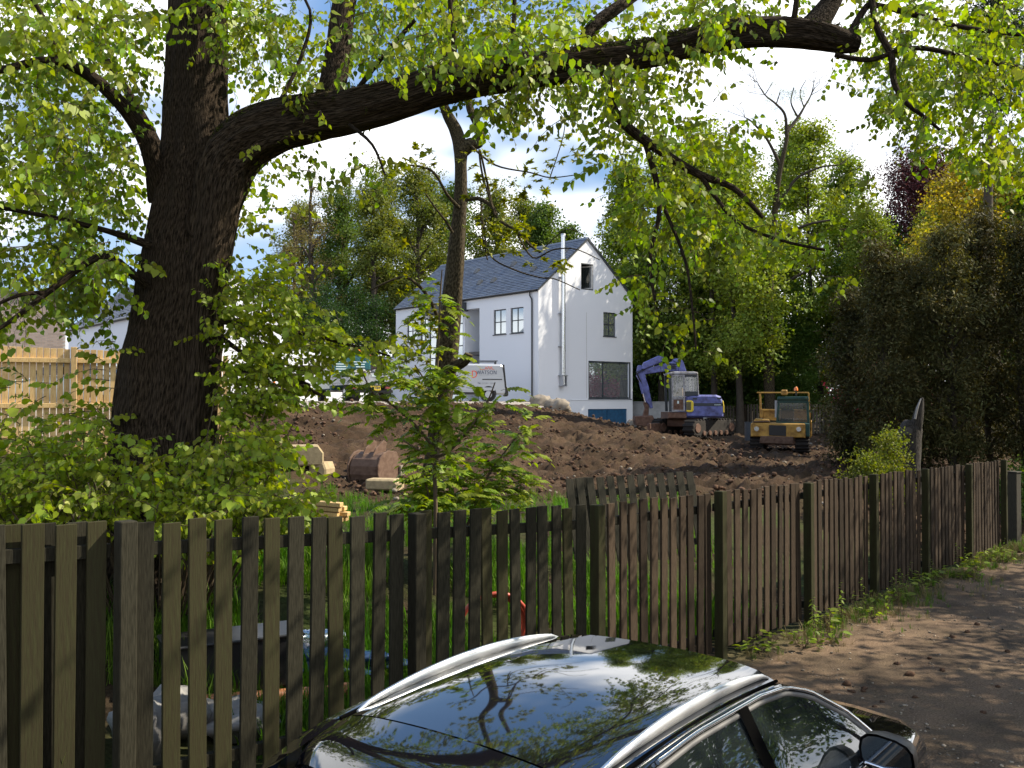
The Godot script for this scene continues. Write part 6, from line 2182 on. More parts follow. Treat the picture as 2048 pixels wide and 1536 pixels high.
		b.tube([Vector3(s * 0.80, 1.12, -0.84), Vector3(s * 0.88, 1.13, -0.80)], [0.025, 0.022], 8)
		part("mirror_arm", b.mesh(), MT.black_plastic, mir)
		for wz: float in [-1.30, 1.12]:
			b = MB.new()
			b.tube([Vector3(s * 0.72, 0.33, wz), Vector3(s * 0.90, 0.33, wz)], [0.33, 0.33], 28)
			var wh := part("wheel", b.mesh(), MT.rubber, root)
			b = MB.new()
			b.tube([Vector3(s * 0.88, 0.33, wz), Vector3(s * 0.915, 0.33, wz)], [0.22, 0.2], 20)
			part("rim", b.mesh(), MT.steel_dull, wh)
		b = MB.new()
		b.box(Vector3(s * 0.60, 0.76, -2.0), Vector3(0.26, 0.12, 0.14), 0.03)
		part("headlight", b.mesh(), MT.clear_lamp, root)
		b = MB.new()
		b.box(Vector3(s * 0.70, 0.92, 1.66), Vector3(0.2, 0.2, 0.12), 0.03)
		part("tail_light", b.mesh(), MT.red_lamp, root)
	if detailed:
		# what the glass lets one see of the inside
		b = MB.new()
		b.box(Vector3(0, 1.02, -0.88), Vector3(1.42, 0.16, 0.36), 0.05)
		part("dashboard", b.mesh(), MT.car_inside, root)
		for x: float in [-0.37, 0.37]:
			for z: float in [-0.10, 0.75]:
				b = MB.new()
				b.box(Vector3(x, 0.55, z - 0.2), Vector3(0.5, 0.16, 0.5), 0.05)
				b.box(Vector3(x, 0.88, z + 0.1), Vector3(0.48, 0.62, 0.14), 0.05, Basis(Vector3.RIGHT, 0.2))
				b.box(Vector3(x, 1.24, z + 0.17), Vector3(0.26, 0.18, 0.09), 0.04)
				part("seat", b.mesh(), MT.car_inside, root)
		b = MB.new()
		var wheel := []
		var wr := []
		for i in 21:
			var a := TAU * i / 20
			wheel.append(Vector3(0.37 + cos(a) * 0.18, 0.97 + sin(a) * 0.17, -0.58 - sin(a) * 0.07))
			wr.append(0.016)
		b.tube(wheel, wr, 6, false)
		b.box(Vector3(0.37, 0.97, -0.60), Vector3(0.16, 0.1, 0.05), 0.02)
		part("steering_wheel", b.mesh(), MT.car_inside, root)
		b = MB.new()
		b.box(Vector3(0, 1.36, -0.56), Vector3(0.24, 0.07, 0.03), 0.01)
		part("inside_mirror", b.mesh(), MT.car_inside, root)

func build_car():
	# parked on the lane, nose away to the right; placed by the front tips of its roof rails
	var near := pix(1534.6, 1355, 4.30)
	var far := pix(1116, 1275, 5.03)
	var across := Vector3(near.x - far.x, 0, near.z - far.z).normalized()
	var fwd := Vector3(across.z, 0, -across.x)
	if fwd.z > 0.0:
		fwd = -fwd
	var mid := (near + far) * 0.5
	var yaw := atan2(-fwd.x, -fwd.z)
	var car := thing("parked_car", "black estate car with silver roof rails parked beside the fence", "car")
	var tip_y := roof_y(-0.44) - 0.05
	# the lane falls away under its nose
	car.basis = Basis(Vector3.UP, yaw) * Basis(Vector3.RIGHT, -0.012) * Basis.from_scale(Vector3.ONE * 1.068)
	car.position = mid - car.basis * Vector3(0, tip_y, -0.44)
	build_car_at(car, MT.car_paint, true)
	var c2 := thing("silver_car", "pale grey car parked behind the new timber fence", "car", site(-12.2, 27.0, 2.62), 1.3)
	build_car_at(c2, MT.car_silver, false)

# ---------------------------------------------------------------- the fitter's van
func text_part(called: String, t: String, size: float, m: Material, parent: Node, at: Vector3, turn := 0.0) -> MeshInstance3D:
	var tm := TextMesh.new()
	tm.text = t
	tm.font_size = 64
	tm.pixel_size = size / 64.0
	tm.depth = 0.006
	var f := SystemFont.new()
	f.font_names = PackedStringArray(["Droid Sans"])
	f.font_weight = 400
	tm.font = f
	var o := part(called, tm, m, parent, at)
	o.rotation.y = turn
	return o

func build_van():
	# local: -x forward (it stands nose to the left), side towards +z
	var v := thing("works_van", "silver works van with red and black lettering parked at the house", "van", site(-2.75, 51.2, 3.04), 0.06)
	var side := [Vector2(2.40, 0.42), Vector2(2.42, 0.75), Vector2(2.36, 1.30), Vector2(2.26, 1.80), Vector2(2.12, 1.93), Vector2(0.3, 1.97), Vector2(-0.75, 1.93), Vector2(-1.1, 1.82), Vector2(-1.75, 1.16), Vector2(-2.25, 0.98), Vector2(-2.42, 0.80), Vector2(-2.45, 0.45), Vector2(-2.35, 0.32), Vector2(2.3, 0.32)]
	prism_part("body", side, -0.93, 0.93, 0.09, MT.van_white, v)
	for s: float in [-1.0, 1.0]:
		var z := s * 0.932
		prism_part("side_window", [Vector2(-0.42, 1.20), Vector2(-0.40, 1.72), Vector2(-0.5, 1.78), Vector2(-0.98, 1.74), Vector2(-1.5, 1.20)], minf(z, z + s * 0.012), maxf(z, z + s * 0.012), 0.004, MT.glass_dark, v)
		for x: float in [-0.30, 0.02]:
			box_part("door_handle", Vector3(0.09, 0.24, 0.05), MT.black_plastic, v, Vector3(x, 1.02, s * 0.945), 0.02)
		box_part("door_track", Vector3(1.05, 0.045, 0.03), MT.black_plastic, v, Vector3(1.65, 1.13, s * 0.938), 0.008)
		box_part("side_moulding", Vector3(2.9, 0.17, 0.03), MT.van_white, v, Vector3(0.35, 0.62, s * 0.94), 0.01)
		box_part("sill", Vector3(3.0, 0.12, 0.04), MT.black_plastic, v, Vector3(0.2, 0.40, s * 0.925), 0.01)
		for x: float in [-1.55, 1.45]:
			var k := MB.new()
			k.tube([Vector3(x, 0.33, s * 0.72), Vector3(x, 0.33, s * 0.945)], [0.33, 0.33], 24)
			var w := part("wheel", k.mesh(), MT.rubber, v)
			k = MB.new()
			k.tube([Vector3(x, 0.33, s * 0.93), Vector3(x, 0.33, s * 0.955)], [0.2, 0.18], 18)
			part("rim", k.mesh(), MT.steel_dull, w)
			k = MB.new()
			k.tube([Vector3(x, 0.36, s * 0.90), Vector3(x, 0.36, s * 0.936)], [0.42, 0.42], 24)
			part("wheel_arch", k.mesh(), MT.black_plastic, v)
		box_part("rear_pillar", Vector3(0.11, 1.25, 0.05), MT.black_plastic, v, Vector3(2.30, 1.30, s * 0.915), 0.02, Vector3(0, 0, 0.10))
		var rail := MB.new()
		rail.rod(Vector3(-0.5, 2.12, s * 0.72), Vector3(1.95, 2.12, s * 0.72), 0.025, 6)
		for x: float in [-0.4, 0.7, 1.85]:
			rail.rod(Vector3(x, 1.93, s * 0.74), Vector3(x, 2.12, s * 0.72), 0.03, 6)
		part("roof_rack", rail.mesh(), MT.black_plastic, v)
		var mi := MB.new()
		mi.box(Vector3(-1.35, 1.22, s * 1.04), Vector3(0.1, 0.26, 0.2), 0.03)
		part("door_mirror", mi.mesh(), MT.black_plastic, v)
	box_part("rear_bumper", Vector3(0.22, 0.50, 1.84), MT.black_plastic, v, Vector3(2.40, 0.48, 0), 0.06)
	box_part("front_bumper", Vector3(0.2, 0.4, 1.8), MT.black_plastic, v, Vector3(-2.38, 0.45, 0), 0.06)
	prism_part("windscreen", [Vector2(-1.12, 1.815), Vector2(-1.75, 1.19), Vector2(-1.77, 1.21), Vector2(-1.14, 1.835)], -0.78, 0.78, 0.0, MT.glass_dark, v)
	# lettering on the side towards the lane
	var z := 0.94
	text_part("lettering", "WATSON", 0.27, MT.sign_dark, v, Vector3(1.36, 1.50, z))
	text_part("lettering", "D", 0.52, MT.sign_red, v, Vector3(0.70, 1.40, z))
	text_part("lettering", "Tel", 0.12, MT.sign_dark, v, Vector3(0.95, 0.93, z))
	var ln := MB.new()
	var zig := [Vector2(0.98, 1.655), Vector2(1.27, 1.655), Vector2(1.32, 1.80), Vector2(1.38, 1.655), Vector2(1.46, 1.82), Vector2(1.53, 1.655), Vector2(1.60, 1.81), Vector2(1.66, 1.655), Vector2(1.75, 1.655)]
	for i in zig.size() - 1:
		ln.rod(Vector3(zig[i].x, zig[i].y, z), Vector3(zig[i + 1].x, zig[i + 1].y, z), 0.011, 6)
	part("logo_line", ln.mesh(), MT.sign_red, v)
	var fp := MB.new()
	for i in 9:
		fp.box(Vector3(1.12 + i * 0.075 + (0.05 if i > 4 else 0.0), 0.93, z), Vector3(0.045, 0.07, 0.006))
	part("number_print", fp.mesh(), MT.bed_grey, v)
	fp = MB.new()
	for i in 12:
		fp.box(Vector3(1.0 + i * 0.066, 1.36, z), Vector3(0.04, 0.022, 0.006))
	part("small_print", fp.mesh(), MT.bed_grey, v)

# ---------------------------------------------------------------- the teal flatbed lorry
func build_truck():
	# local: -z forward; its tail points at the lane
	var t := thing("flatbed_lorry", "teal flatbed lorry with an orange light bar parked on the drive", "lorry", site(-6.9, 43.0, 2.98), 0.42)
	prism_part("cab", [Vector2(-5.0, 0.55), Vector2(-5.05, 1.15), Vector2(-4.9, 1.30), Vector2(-4.35, 1.45), Vector2(-3.75, 2.22), Vector2(-3.55, 2.30), Vector2(-1.75, 2.30), Vector2(-1.65, 2.22), Vector2(-1.6, 0.75), Vector2(-1.6, 0.55)], -0.98, 0.98, 0.07, MT.teal, t, Basis(Vector3.BACK, Vector3.UP, Vector3.LEFT))
	for s: float in [-1.0, 1.0]:
		prism_part("side_window", [Vector2(-4.2, 1.5), Vector2(-3.7, 2.12), Vector2(-2.75, 2.12), Vector2(-2.75, 1.5)], s * 0.984, s * 0.995, 0.0, MT.glass_dark, t, Basis(Vector3.BACK, Vector3.UP, Vector3.LEFT))
		prism_part("rear_side_window", [Vector2(-2.62, 1.5), Vector2(-2.62, 2.12), Vector2(-1.85, 2.12), Vector2(-1.85, 1.5)], s * 0.984, s * 0.995, 0.0, MT.glass_dark, t, Basis(Vector3.BACK, Vector3.UP, Vector3.LEFT))
		# rear panels with painted lines of lettering
		var pn := box_part("rear_panel", Vector3(0.80, 0.95, 0.03), MT.teal, t, Vector3(s * 0.45, 1.62, -1.588), 0.01)
		var b := MB.new()
		for i in 5:
			b.box(Vector3(rng.randf_range(-0.03, 0.03), 0.26 - i * 0.115, 0.018), Vector3(rng.randf_range(0.4, 0.62), 0.045, 0.004))
		part("sign_writing", b.mesh(), MT.sign_pale, pn)
		b = MB.new()
		b.tube([Vector3(s * 0.9, 2.16, -1.60), Vector3(s * 0.9, 2.16, -1.53)], [0.07, 0.07], 12)
		part("rear_lamp", b.mesh(), MT.red_lamp, t)
		box_part("bed_side", Vector3(0.05, 0.38, 3.6), MT.bed_grey, t, Vector3(s * 1.04, 1.02, 0.28), 0.01)
		for z: float in [-3.9, 1.1]:
			b = MB.new()
			b.tube([Vector3(s * 0.7, 0.38, z), Vector3(s * 0.97, 0.38, z)], [0.38, 0.38], 22)
			var w := part("wheel", b.mesh(), MT.rubber, t)
			b = MB.new()
			b.tube([Vector3(s * 0.95, 0.38, z), Vector3(s * 0.98, 0.38, z)], [0.21, 0.19], 16)
			part("rim", b.mesh(), MT.steel_dull, w)
		box_part("mudguard", Vector3(0.34, 0.5, 0.04), MT.black_plastic, t, Vector3(s * 0.83, 0.45, 1.6), 0.01)
		box_part("tail_lamp", Vector3(0.26, 0.10, 0.06), MT.red_lamp, t, Vector3(s * 0.72, 0.62, 2.06), 0.015)
		b = MB.new()
		b.rod(Vector3(s * 1.02, 0.84, 2.07), Vector3(s * 1.02, 1.32, 2.07), 0.03, 6)
		part("corner_post", b.mesh(), MT.bed_grey, t)
	var lb := MB.new()
	lb.box(Vector3(0, 2.40, -1.95), Vector3(1.35, 0.15, 0.28), 0.06)
	part("light_bar", lb.mesh(), MT.orange_lamp, t)
	box_part("bed", Vector3(2.1, 0.12, 3.7), MT.bed_grey, t, Vector3(0, 0.80, 0.28), 0.01)
	box_part("tailboard", Vector3(2.1, 0.42, 0.05), MT.bed_grey, t, Vector3(0, 1.03, 2.09), 0.012)
	box_part("chassis", Vector3(0.9, 0.2, 6.2), MT.black_plastic, t, Vector3(0, 0.58, -1.2), 0.02)
	box_part("under_bar", Vector3(1.9, 0.13, 0.1), MT.black_plastic, t, Vector3(0, 0.46, 2.0), 0.02)
	box_part("number_plate", Vector3(0.52, 0.2, 0.02), MT.plate_yellow, t, Vector3(0.12, 0.60, 2.08), 0.004)
	var pl := MB.new()
	for i in 6:
		pl.box(Vector3(-0.07 + i * 0.07 + (0.03 if i > 2 else 0.0), 0.60, 2.093), Vector3(0.04, 0.1, 0.004))
	part("plate_print", pl.mesh(), MT.sign_dark, t)
	box_part("tailboard_sign", Vector3(0.34, 0.09, 0.01), MT.sign_pale, t, Vector3(0.14, 1.14, 2.122), 0.0)
	# load on the bed
	var sk := thing("bagged_load", "pale bags and offcuts heaped on the teal lorry's flatbed", "sacks", t.position, 0.42)
	for i in 5:
		part("sack", lump(Vector3(0.5, 0.24, 0.42), 0.35, 20 + i, 7), MT.sack, sk, Vector3(-0.65 + i * 0.33, 1.26 + 0.05 * (i % 2), 1.62 - 0.1 * (i % 3)))

# ---------------------------------------------------------------- the blue digger
func ex(zx: float, zy: float) -> Vector2:
	# from measured points on an enlargement of the digger to metres, origin under the cab
	return Vector2((zx / 8.535 + 1260.0 - 1372.0) * 37.0 / F, (903.0 - (zy / 8.535 + 730.0)) * 37.0 / F)

func exs(list: Array) -> Array:
	var a := []
	for i in range(0, list.size(), 2):
		a.append(ex(list[i], list[i + 1]))
	return a

func build_excavator():
	var p := pix(1372, 903, 37.0)
	p.y = ground_y(p.x, 37.0, false) + 0.02
	var e := thing("blue_digger", "blue tracked digger with grey cab and folded arm on the soil", "excavator", p)
	# upper body, side on: outlines in the plane of the picture, pushed back
	prism_part("engine_cover", exs([955, 800, 1010, 772, 1060, 762, 1480, 764, 1555, 790, 1585, 850, 1600, 900, 1606, 1060, 1600, 1140, 1560, 1152, 955, 1152]), -1.85, 0.0, 0.07, MT.digger_blue, e)
	prism_part("cover_stripe", exs([1090, 905, 1585, 905, 1588, 955, 1090, 955]), 0.0, 0.012, 0.0, MT.frame_dark, e)
	var nm := MB.new()
	for i in 6:
		nm.box(Vector3(ex(1450 + i * 20, 935).x, ex(1450, 935).y, 0.014), Vector3(0.028, 0.035, 0.006))
	part("name_print", nm.mesh(), MT.sign_pale, e)
	prism_part("dirt_vent", exs([1075, 815, 1150, 815, 1150, 845, 1075, 845]), 0.0, 0.01, 0.0, MT.frame_dark, e)
	prism_part("dirt_vent", exs([1490, 810, 1560, 810, 1565, 838, 1490, 838]), 0.0, 0.01, 0.0, MT.frame_dark, e)
	prism_part("side_guard", exs([962, 870, 990, 855, 1060, 862, 1085, 895, 1085, 1030, 1060, 1058, 1000, 1062, 962, 1050]), 0.0, 0.05, 0.015, MT.yellow, e)
	var gr := MB.new()
	for i in 4:
		gr.prism(exs([962, 890 + i * 34, 1040, 890 + i * 34, 1040, 918 + i * 34, 962, 918 + i * 34]), 0.045, 0.056, 0.0)
	part("guard_grille", gr.mesh(), MT.frame_dark, e)
	prism_part("tail_guard", exs([1582, 860, 1600, 870, 1614, 960, 1614, 1070, 1598, 1060]), -1.6, -0.02, 0.02, MT.yellow, e)
	prism_part("deck", exs([650, 1062, 970, 1062, 970, 1168, 650, 1168]), -1.8, 0.0, 0.03, MT.digger_brown, e)
	# cab: corner posts, roof, door, glazing
	var zc := -1.05
	prism_part("cab_roof", exs([655, 405, 690, 378, 760, 366, 1100, 368, 1160, 380, 1168, 410, 1160, 425, 660, 425]), zc, 0.03, 0.03, MT.digger_grey, e)
	for q: Array in [[[658, 425, 700, 425, 720, 1050, 672, 1050], 0], [[1145, 425, 1166, 425, 1182, 770, 1160, 770], 1]]:
		for z: float in [-0.06, zc + 0.02]:
			prism_part("cab_post", exs(q[0]), z, z + 0.06, 0.01, MT.frame_dark if q[1] == 0 else MT.digger_grey, e)
	# door standing on the near side
	var dm := MB.new()
	dm.prism(exs([712, 430, 742, 430, 742, 1045, 712, 1045]), 0.0, 0.05, 0.01)
	dm.prism(exs([908, 430, 935, 430, 940, 1045, 912, 1045]), 0.0, 0.05, 0.01)
	dm.prism(exs([742, 428, 908, 428, 908, 448, 742, 448]), 0.0, 0.05, 0.006)
	dm.prism(exs([742, 800, 912, 800, 912, 845, 742, 845]), 0.0, 0.05, 0.006)
	dm.prism(exs([742, 1020, 912, 1020, 912, 1045, 742, 1045]), 0.0, 0.05, 0.006)
	var door := part("cab_door", dm.mesh(), MT.digger_grey, e)
	prism_part("door_panel", exs([742, 845, 912, 845, 912, 1020, 742, 1020]), 0.01, 0.03, 0.0, MT.digger_brown, door)
	prism_part("pane", exs([742, 448, 908, 448, 908, 800, 742, 800]), 0.018, 0.022, 0.0, MT.glass, door)
	prism_part("notice", exs([806, 865, 836, 865, 836, 915, 806, 915]), 0.03, 0.034, 0.0, MT.sign_pale, door)
	prism_part("side_window", exs([942, 455, 1140, 455, 1150, 705, 945, 705]), -0.02, -0.015, 0.0, MT.glass, e)
	prism_part("far_window", exs([720, 450, 1140, 450, 1150, 790, 740, 790]), zc + 0.03, zc + 0.035, 0.0, MT.glass, e)
	prism_part("cab_side", exs([945, 705, 1160, 705, 1170, 775, 945, 790]), -0.06, 0.0, 0.01, MT.frame_dark, e)
	prism_part("cab_head", exs([935, 425, 1150, 425, 1150, 458, 935, 458]), -0.06, 0.0, 0.006, MT.frame_dark, e)
	var seat := MB.new()
	seat.prism(exs([770, 790, 900, 650, 930, 640, 935, 790]), -0.75, -0.2, 0.04)
	seat.prism(exs([780, 860, 930, 790, 940, 1000, 760, 1000]), -0.75, -0.2, 0.03)
	part("seat", seat.mesh(), MT.seat_tan, e)
	# boom and arm beyond the cab
	var zb := -1.25
	prism_part("boom", exs([815, 150, 868, 122, 950, 128, 995, 165, 1020, 225, 1062, 365, 1090, 560, 1100, 780, 900, 780, 900, 560, 918, 360, 905, 250, 870, 195]), zb - 0.16, zb + 0.18, 0.03, MT.digger_blue, e)
	prism_part("boom_head", exs([275, 330, 330, 295, 700, 205, 830, 170, 890, 200, 915, 260, 915, 345, 700, 345, 340, 400, 300, 390]), zb - 0.13, zb + 0.15, 0.02, MT.digger_blue, e)
	prism_part("arm_cylinder", exs([262, 300, 310, 190, 560, 74, 650, 80, 646, 165, 580, 205, 420, 268, 300, 318]), zb - 0.1, zb + 0.24, 0.03, MT.digger_blue, e)
	var hy := MB.new()
	for i in 3:
		var a := ex(740, 215 + i * 30)
		var c := ex(880, 225 + i * 40)
		hy.rod(Vector3(a.x, a.y, zb + 0.20 + 0.02 * i), Vector3(c.x, c.y, zb + 0.20), 0.022, 6)
	part("hose", hy.mesh(), MT.black_plastic, e)
	prism_part("arm", exs([195, 300, 215, 240, 262, 240, 300, 300, 335, 390, 345, 470, 395, 620, 430, 800, 470, 990, 425, 1005, 390, 930, 345, 880, 290, 700, 235, 520, 190, 440]), zb - 0.12, zb + 0.14, 0.02, MT.digger_blue, e)
	var cy := MB.new()
	var c0 := ex(235, 540)
	var c1 := ex(285, 740)
	var c2 := ex(325, 890)
	cy.rod(Vector3(c0.x, c0.y, zb + 0.2), Vector3(c1.x, c1.y, zb + 0.2), 0.055, 10)
	part("cylinder", cy.mesh(), MT.digger_blue, e)
	cy = MB.new()
	cy.rod(Vector3(c1.x, c1.y, zb + 0.2), Vector3(c2.x, c2.y, zb + 0.2), 0.03, 8)
	part("piston_rod", cy.mesh(), MT.chrome, e)
	var hs := MB.new()
	for i in 2:
		var h0 := ex(330, 300 + i * 14)
		var h1 := ex(225, 360 + i * 30)
		var h2 := ex(270, 560)
		hs.tube([Vector3(h0.x, h0.y, zb + 0.19), Vector3(h1.x - 0.12, h1.y, zb + 0.22), Vector3(h2.x, h2.y, zb + 0.19)], [0.02, 0.02, 0.02], 6)
	part("hose", hs.mesh(), MT.black_plastic, e)
	prism_part("linkage", exs([300, 890, 350, 890, 400, 960, 390, 1130, 290, 1130, 330, 990]), zb - 0.12, zb + 0.14, 0.02, MT.digger_brown, e)
	prism_part("tooth_bucket", exs([135, 1135, 440, 1120, 470, 1180, 420, 1290, 300, 1320, 160, 1300, 130, 1210]), zb - 0.35, zb + 0.45, 0.03, MT.digger_brown, e)
	# undercarriage, slewed under the body
	var uc := Basis(Vector3(0.72, 0, -0.694), Vector3.UP, Vector3(0.694, 0, 0.72))
	for s: float in [-1.0, 1.0]:
		var o: Vector3 = Vector3(0.35, 0, -0.95) + uc * Vector3(0.15, 0, s * 0.82)
		var outl := []
		for i in 24:
			var a := TAU * i / 24
			outl.append(Vector2(cos(a) * 0.31 + (1.15 if cos(a) > 0.0 else -1.15), 0.34 + sin(a) * 0.31))
		var tr := prism_part("track", outl, -0.24, 0.24, 0.03, MT.track, e, uc, o)
		var sh := MB.new()
		for i in 34:
			var f := float(i) / 34
			var per := 2.0 * 2.3 + TAU * 0.32
			var d := f * per
			var c := Vector2.ZERO
			var ang := 0.0
			if d < 2.3:
				c = Vector2(-1.15 + d, 0.66)
			elif d < 2.3 + PI * 0.32:
				ang = (d - 2.3) / 0.32
				c = Vector2(1.15 + sin(ang) * 0.32, 0.34 + cos(ang) * 0.32)
			elif d < 4.6 + PI * 0.32:
				ang = PI
				c = Vector2(1.15 - (d - 2.3 - PI * 0.32), 0.02)
			else:
				ang = PI + (d - 4.6 - PI * 0.32) / 0.32
				c = Vector2(-1.15 + sin(ang) * 0.32, 0.34 + cos(ang) * 0.32)
			sh.box(o + uc * Vector3(c.x, c.y, 0), Vector3(0.09, 0.05, 0.5), 0.008, uc * Basis(Vector3.BACK, -ang))
		part("track_shoes", sh.mesh(), MT.track, tr).set_meta("kind", "stuff")
		var rl := MB.new()
		for i in 5:
			rl.tube([o + uc * Vector3(-0.75 + i * 0.38, 0.14, 0.22), o + uc * Vector3(-0.75 + i * 0.38, 0.14, 0.29)], [0.10, 0.09], 12)
		part("rollers", rl.mesh(), MT.digger_brown, tr).set_meta("kind", "stuff")
		for x: float in [-1.15, 1.15]:
			var sp := MB.new()
			sp.tube([o + uc * Vector3(x, 0.34, 0.2), o + uc * Vector3(x, 0.34, 0.27)], [0.2, 0.17], 16)
			part("sprocket", sp.mesh(), MT.digger_brown, tr)
	var ct := MB.new()
	ct.box(Vector3(0.35, 0.52, -0.95), Vector3(1.5, 0.3, 1.4), 0.04, uc)
	ct.tube([Vector3(0.35, 0.6, -0.95), Vector3(0.35, 0.95, -0.95)], [0.5, 0.5], 20)
	part("turntable", ct.mesh(), MT.digger_brown, e)
	box_part("dozer_blade", Vector3(1.3, 0.42, 0.08), MT.digger_brown, e, Vector3(-1.1, 0.30, -0.35), 0.02, Vector3(0, 0.9, 0))

# ---------------------------------------------------------------- the yellow dumper
func du(zx: float, zy: float) -> Vector2:
	return Vector2((zx / 10.24 + 1490.0 - 1556.0) * 34.0 / F, (918.0 - (zy / 10.24 + 780.0)) * 34.0 / F)

func dus(list: Array) -> Array:
	var a := []
	for i in range(0, list.size(), 2):
		a.append(du(list[i], list[i + 1]))
	return a

func build_dumper():
	var p := pix(1556, 918, 34.0)
	p.y = ground_y(p.x, 34.0, false)
	var d := thing("yellow_dumper", "yellow tracked dumper with dark green cab under the yews", "dumper", p, -0.30)
	prism_part("bonnet", dus([135, 830, 160, 806, 1215, 820, 1215, 1108, 135, 1090]), -1.5, 0.0, 0.03, MT.dumper_yellow, d)
	prism_part("grille", dus([502, 850, 838, 860, 838, 1072, 502, 1062]), 0.0, 0.02, 0.0, MT.black_plastic, d)
	for x: float in [255.0, 1085.0]:
		prism_part("lamp_box", dus([x - 80, 865, x + 75, 865, x + 75, 985, x - 80, 985]), 0.0, 0.03, 0.006, MT.dumper_yellow, d)
		var k := MB.new()
		var c := du(x, 930)
		k.tube([Vector3(c.x, c.y, 0.02), Vector3(c.x, c.y, 0.07)], [0.075, 0.085], 16)
		part("headlight", k.mesh(), MT.clear_lamp, d)
	prism_part("front_plate", dus([330, 1075, 985, 1085, 975, 1240, 310, 1225]), -0.1, 0.04, 0.02, MT.rust, d)
	prism_part("side_step", dus([185, 775, 230, 722, 500, 735, 515, 800, 185, 805]), -0.9, -0.03, 0.02, MT.dumper_yellow, d)
	prism_part("side_step_lip", dus([185, 772, 510, 760, 512, 790, 185, 800]), -0.03, 0.0, 0.006, MT.rust, d)
	# cab of dark green frames
	var fr := MB.new()
	fr.prism(dus([632, 800, 670, 380, 705, 380, 668, 800]), -0.62, -0.55, 0.01)
	fr.prism(dus([1235, 380, 1275, 380, 1300, 820, 1250, 820]), -0.62, -0.55, 0.01)
	fr.prism(dus([660, 330, 1275, 330, 1278, 400, 665, 400]), -0.62, -0.55, 0.01)
	fr.prism(dus([632, 785, 1290, 795, 1290, 830, 632, 820]), -0.62, -0.55, 0.01)
	fr.prism(dus([670, 265, 1275, 265, 1290, 335, 655, 335]), -1.8, -0.5, 0.02)
	fr.prism(dus([1240, 380, 1290, 380, 1300, 820, 1250, 820]), -1.8, -1.7, 0.01)
	fr.prism(dus([640, 380, 690, 380, 690, 820, 640, 820]), -1.8, -1.7, 0.01)
	fr.prism(dus([1205, 810, 1300, 820, 1300, 1080, 1230, 1080]), -1.8, -0.02, 0.02)
	part("cab", fr.mesh(), MT.dumper_green, d)
	prism_part("windscreen", dus([700, 400, 1238, 400, 1252, 790, 665, 785]), -0.585, -0.58, 0.0, MT.glass, d)
	var st := MB.new()
	st.box(Vector3(0.3, 1.2, -1.4), Vector3(0.5, 0.7, 0.15), 0.04)
	st.box(Vector3(0.3, 0.95, -1.2), Vector3(0.5, 0.15, 0.5), 0.04)
	part("seat", st.mesh(), MT.black_plastic, d)
	var bk := MB.new()
	var c2 := du(1032, 140)
	bk.tube([Vector3(c2.x, c2.y - 0.18, -0.9), Vector3(c2.x, c2.y, -0.9)], [0.03, 0.03], 8)
	part("beacon_stem", bk.mesh(), MT.black_plastic, d)
	bk = MB.new()
	bk.tube([Vector3(c2.x, c2.y, -0.9), Vector3(c2.x, c2.y + 0.08, -0.9), Vector3(c2.x, c2.y + 0.14, -0.9)], [0.075, 0.07, 0.03], 12)
	part("beacon", bk.mesh(), MT.orange_lamp, d)
	var wl := du(800, 180)
	box_part("work_lamp", Vector3(0.22, 0.2, 0.12), MT.dumper_yellow, d, Vector3(wl.x, wl.y, -0.55), 0.03)
	var exh := MB.new()
	var e0 := du(640, 700)
	var e1 := du(640, 345)
	exh.tube([Vector3(e0.x, e0.y, -0.7), Vector3(e1.x, e1.y, -0.7)], [0.06, 0.06], 12)
	part("exhaust", exh.mesh(), MT.wall_grey, d)
	# skip behind: headboard with its protecting frame, ribbed side
	var hb := MB.new()
	hb.prism(dus([290, 530, 1330, 545, 1330, 580, 290, 575]), -2.0, -1.92, 0.01)
	hb.prism(dus([285, 575, 345, 575, 345, 720, 285, 720]), -2.0, -1.92, 0.01)
	hb.prism(dus([345, 575, 1330, 580, 1330, 830, 345, 760]), -2.02, -1.97, 0.0)
	part("headboard", hb.mesh(), MT.dumper_yellow, d)
	var gf := MB.new()
	gf.prism(dus([255, 185, 298, 185, 303, 720, 268, 720]), -2.0, -1.92, 0.01)
	gf.prism(dus([212, 160, 1290, 165, 1290, 192, 212, 190]), -2.0, -1.9, 0.01)
	gf.prism(dus([1268, 190, 1300, 190, 1310, 720, 1280, 720]), -2.0, -1.92, 0.01)
	part("head_frame", gf.mesh(), MT.dumper_yellow, d)
	var sk := MB.new()
	var x0 := du(1330, 0).x
	sk.box(Vector3(x0, 1.02, -3.3), Vector3(0.06, 0.12, 2.5), 0.01)
	sk.box(Vector3(x0, 0.58, -3.3), Vector3(0.06, 0.12, 2.5), 0.01)
	for i in 7:
		sk.box(Vector3(x0, 0.8, -2.1 - i * 0.4), Vector3(0.06, 0.34, 0.09), 0.01)
	sk.box(Vector3(x0 - 0.07, 0.8, -3.3), Vector3(0.04, 0.5, 2.5), 0.0)
	sk.box(Vector3(x0 - 2.0, 0.8, -3.3), Vector3(0.06, 0.6, 2.5), 0.01)
	sk.box(Vector3(x0 - 1.0, 0.5, -3.3), Vector3(2.0, 0.08, 2.5), 0.0)
	part("skip", sk.mesh(), MT.dumper_yellow, d)
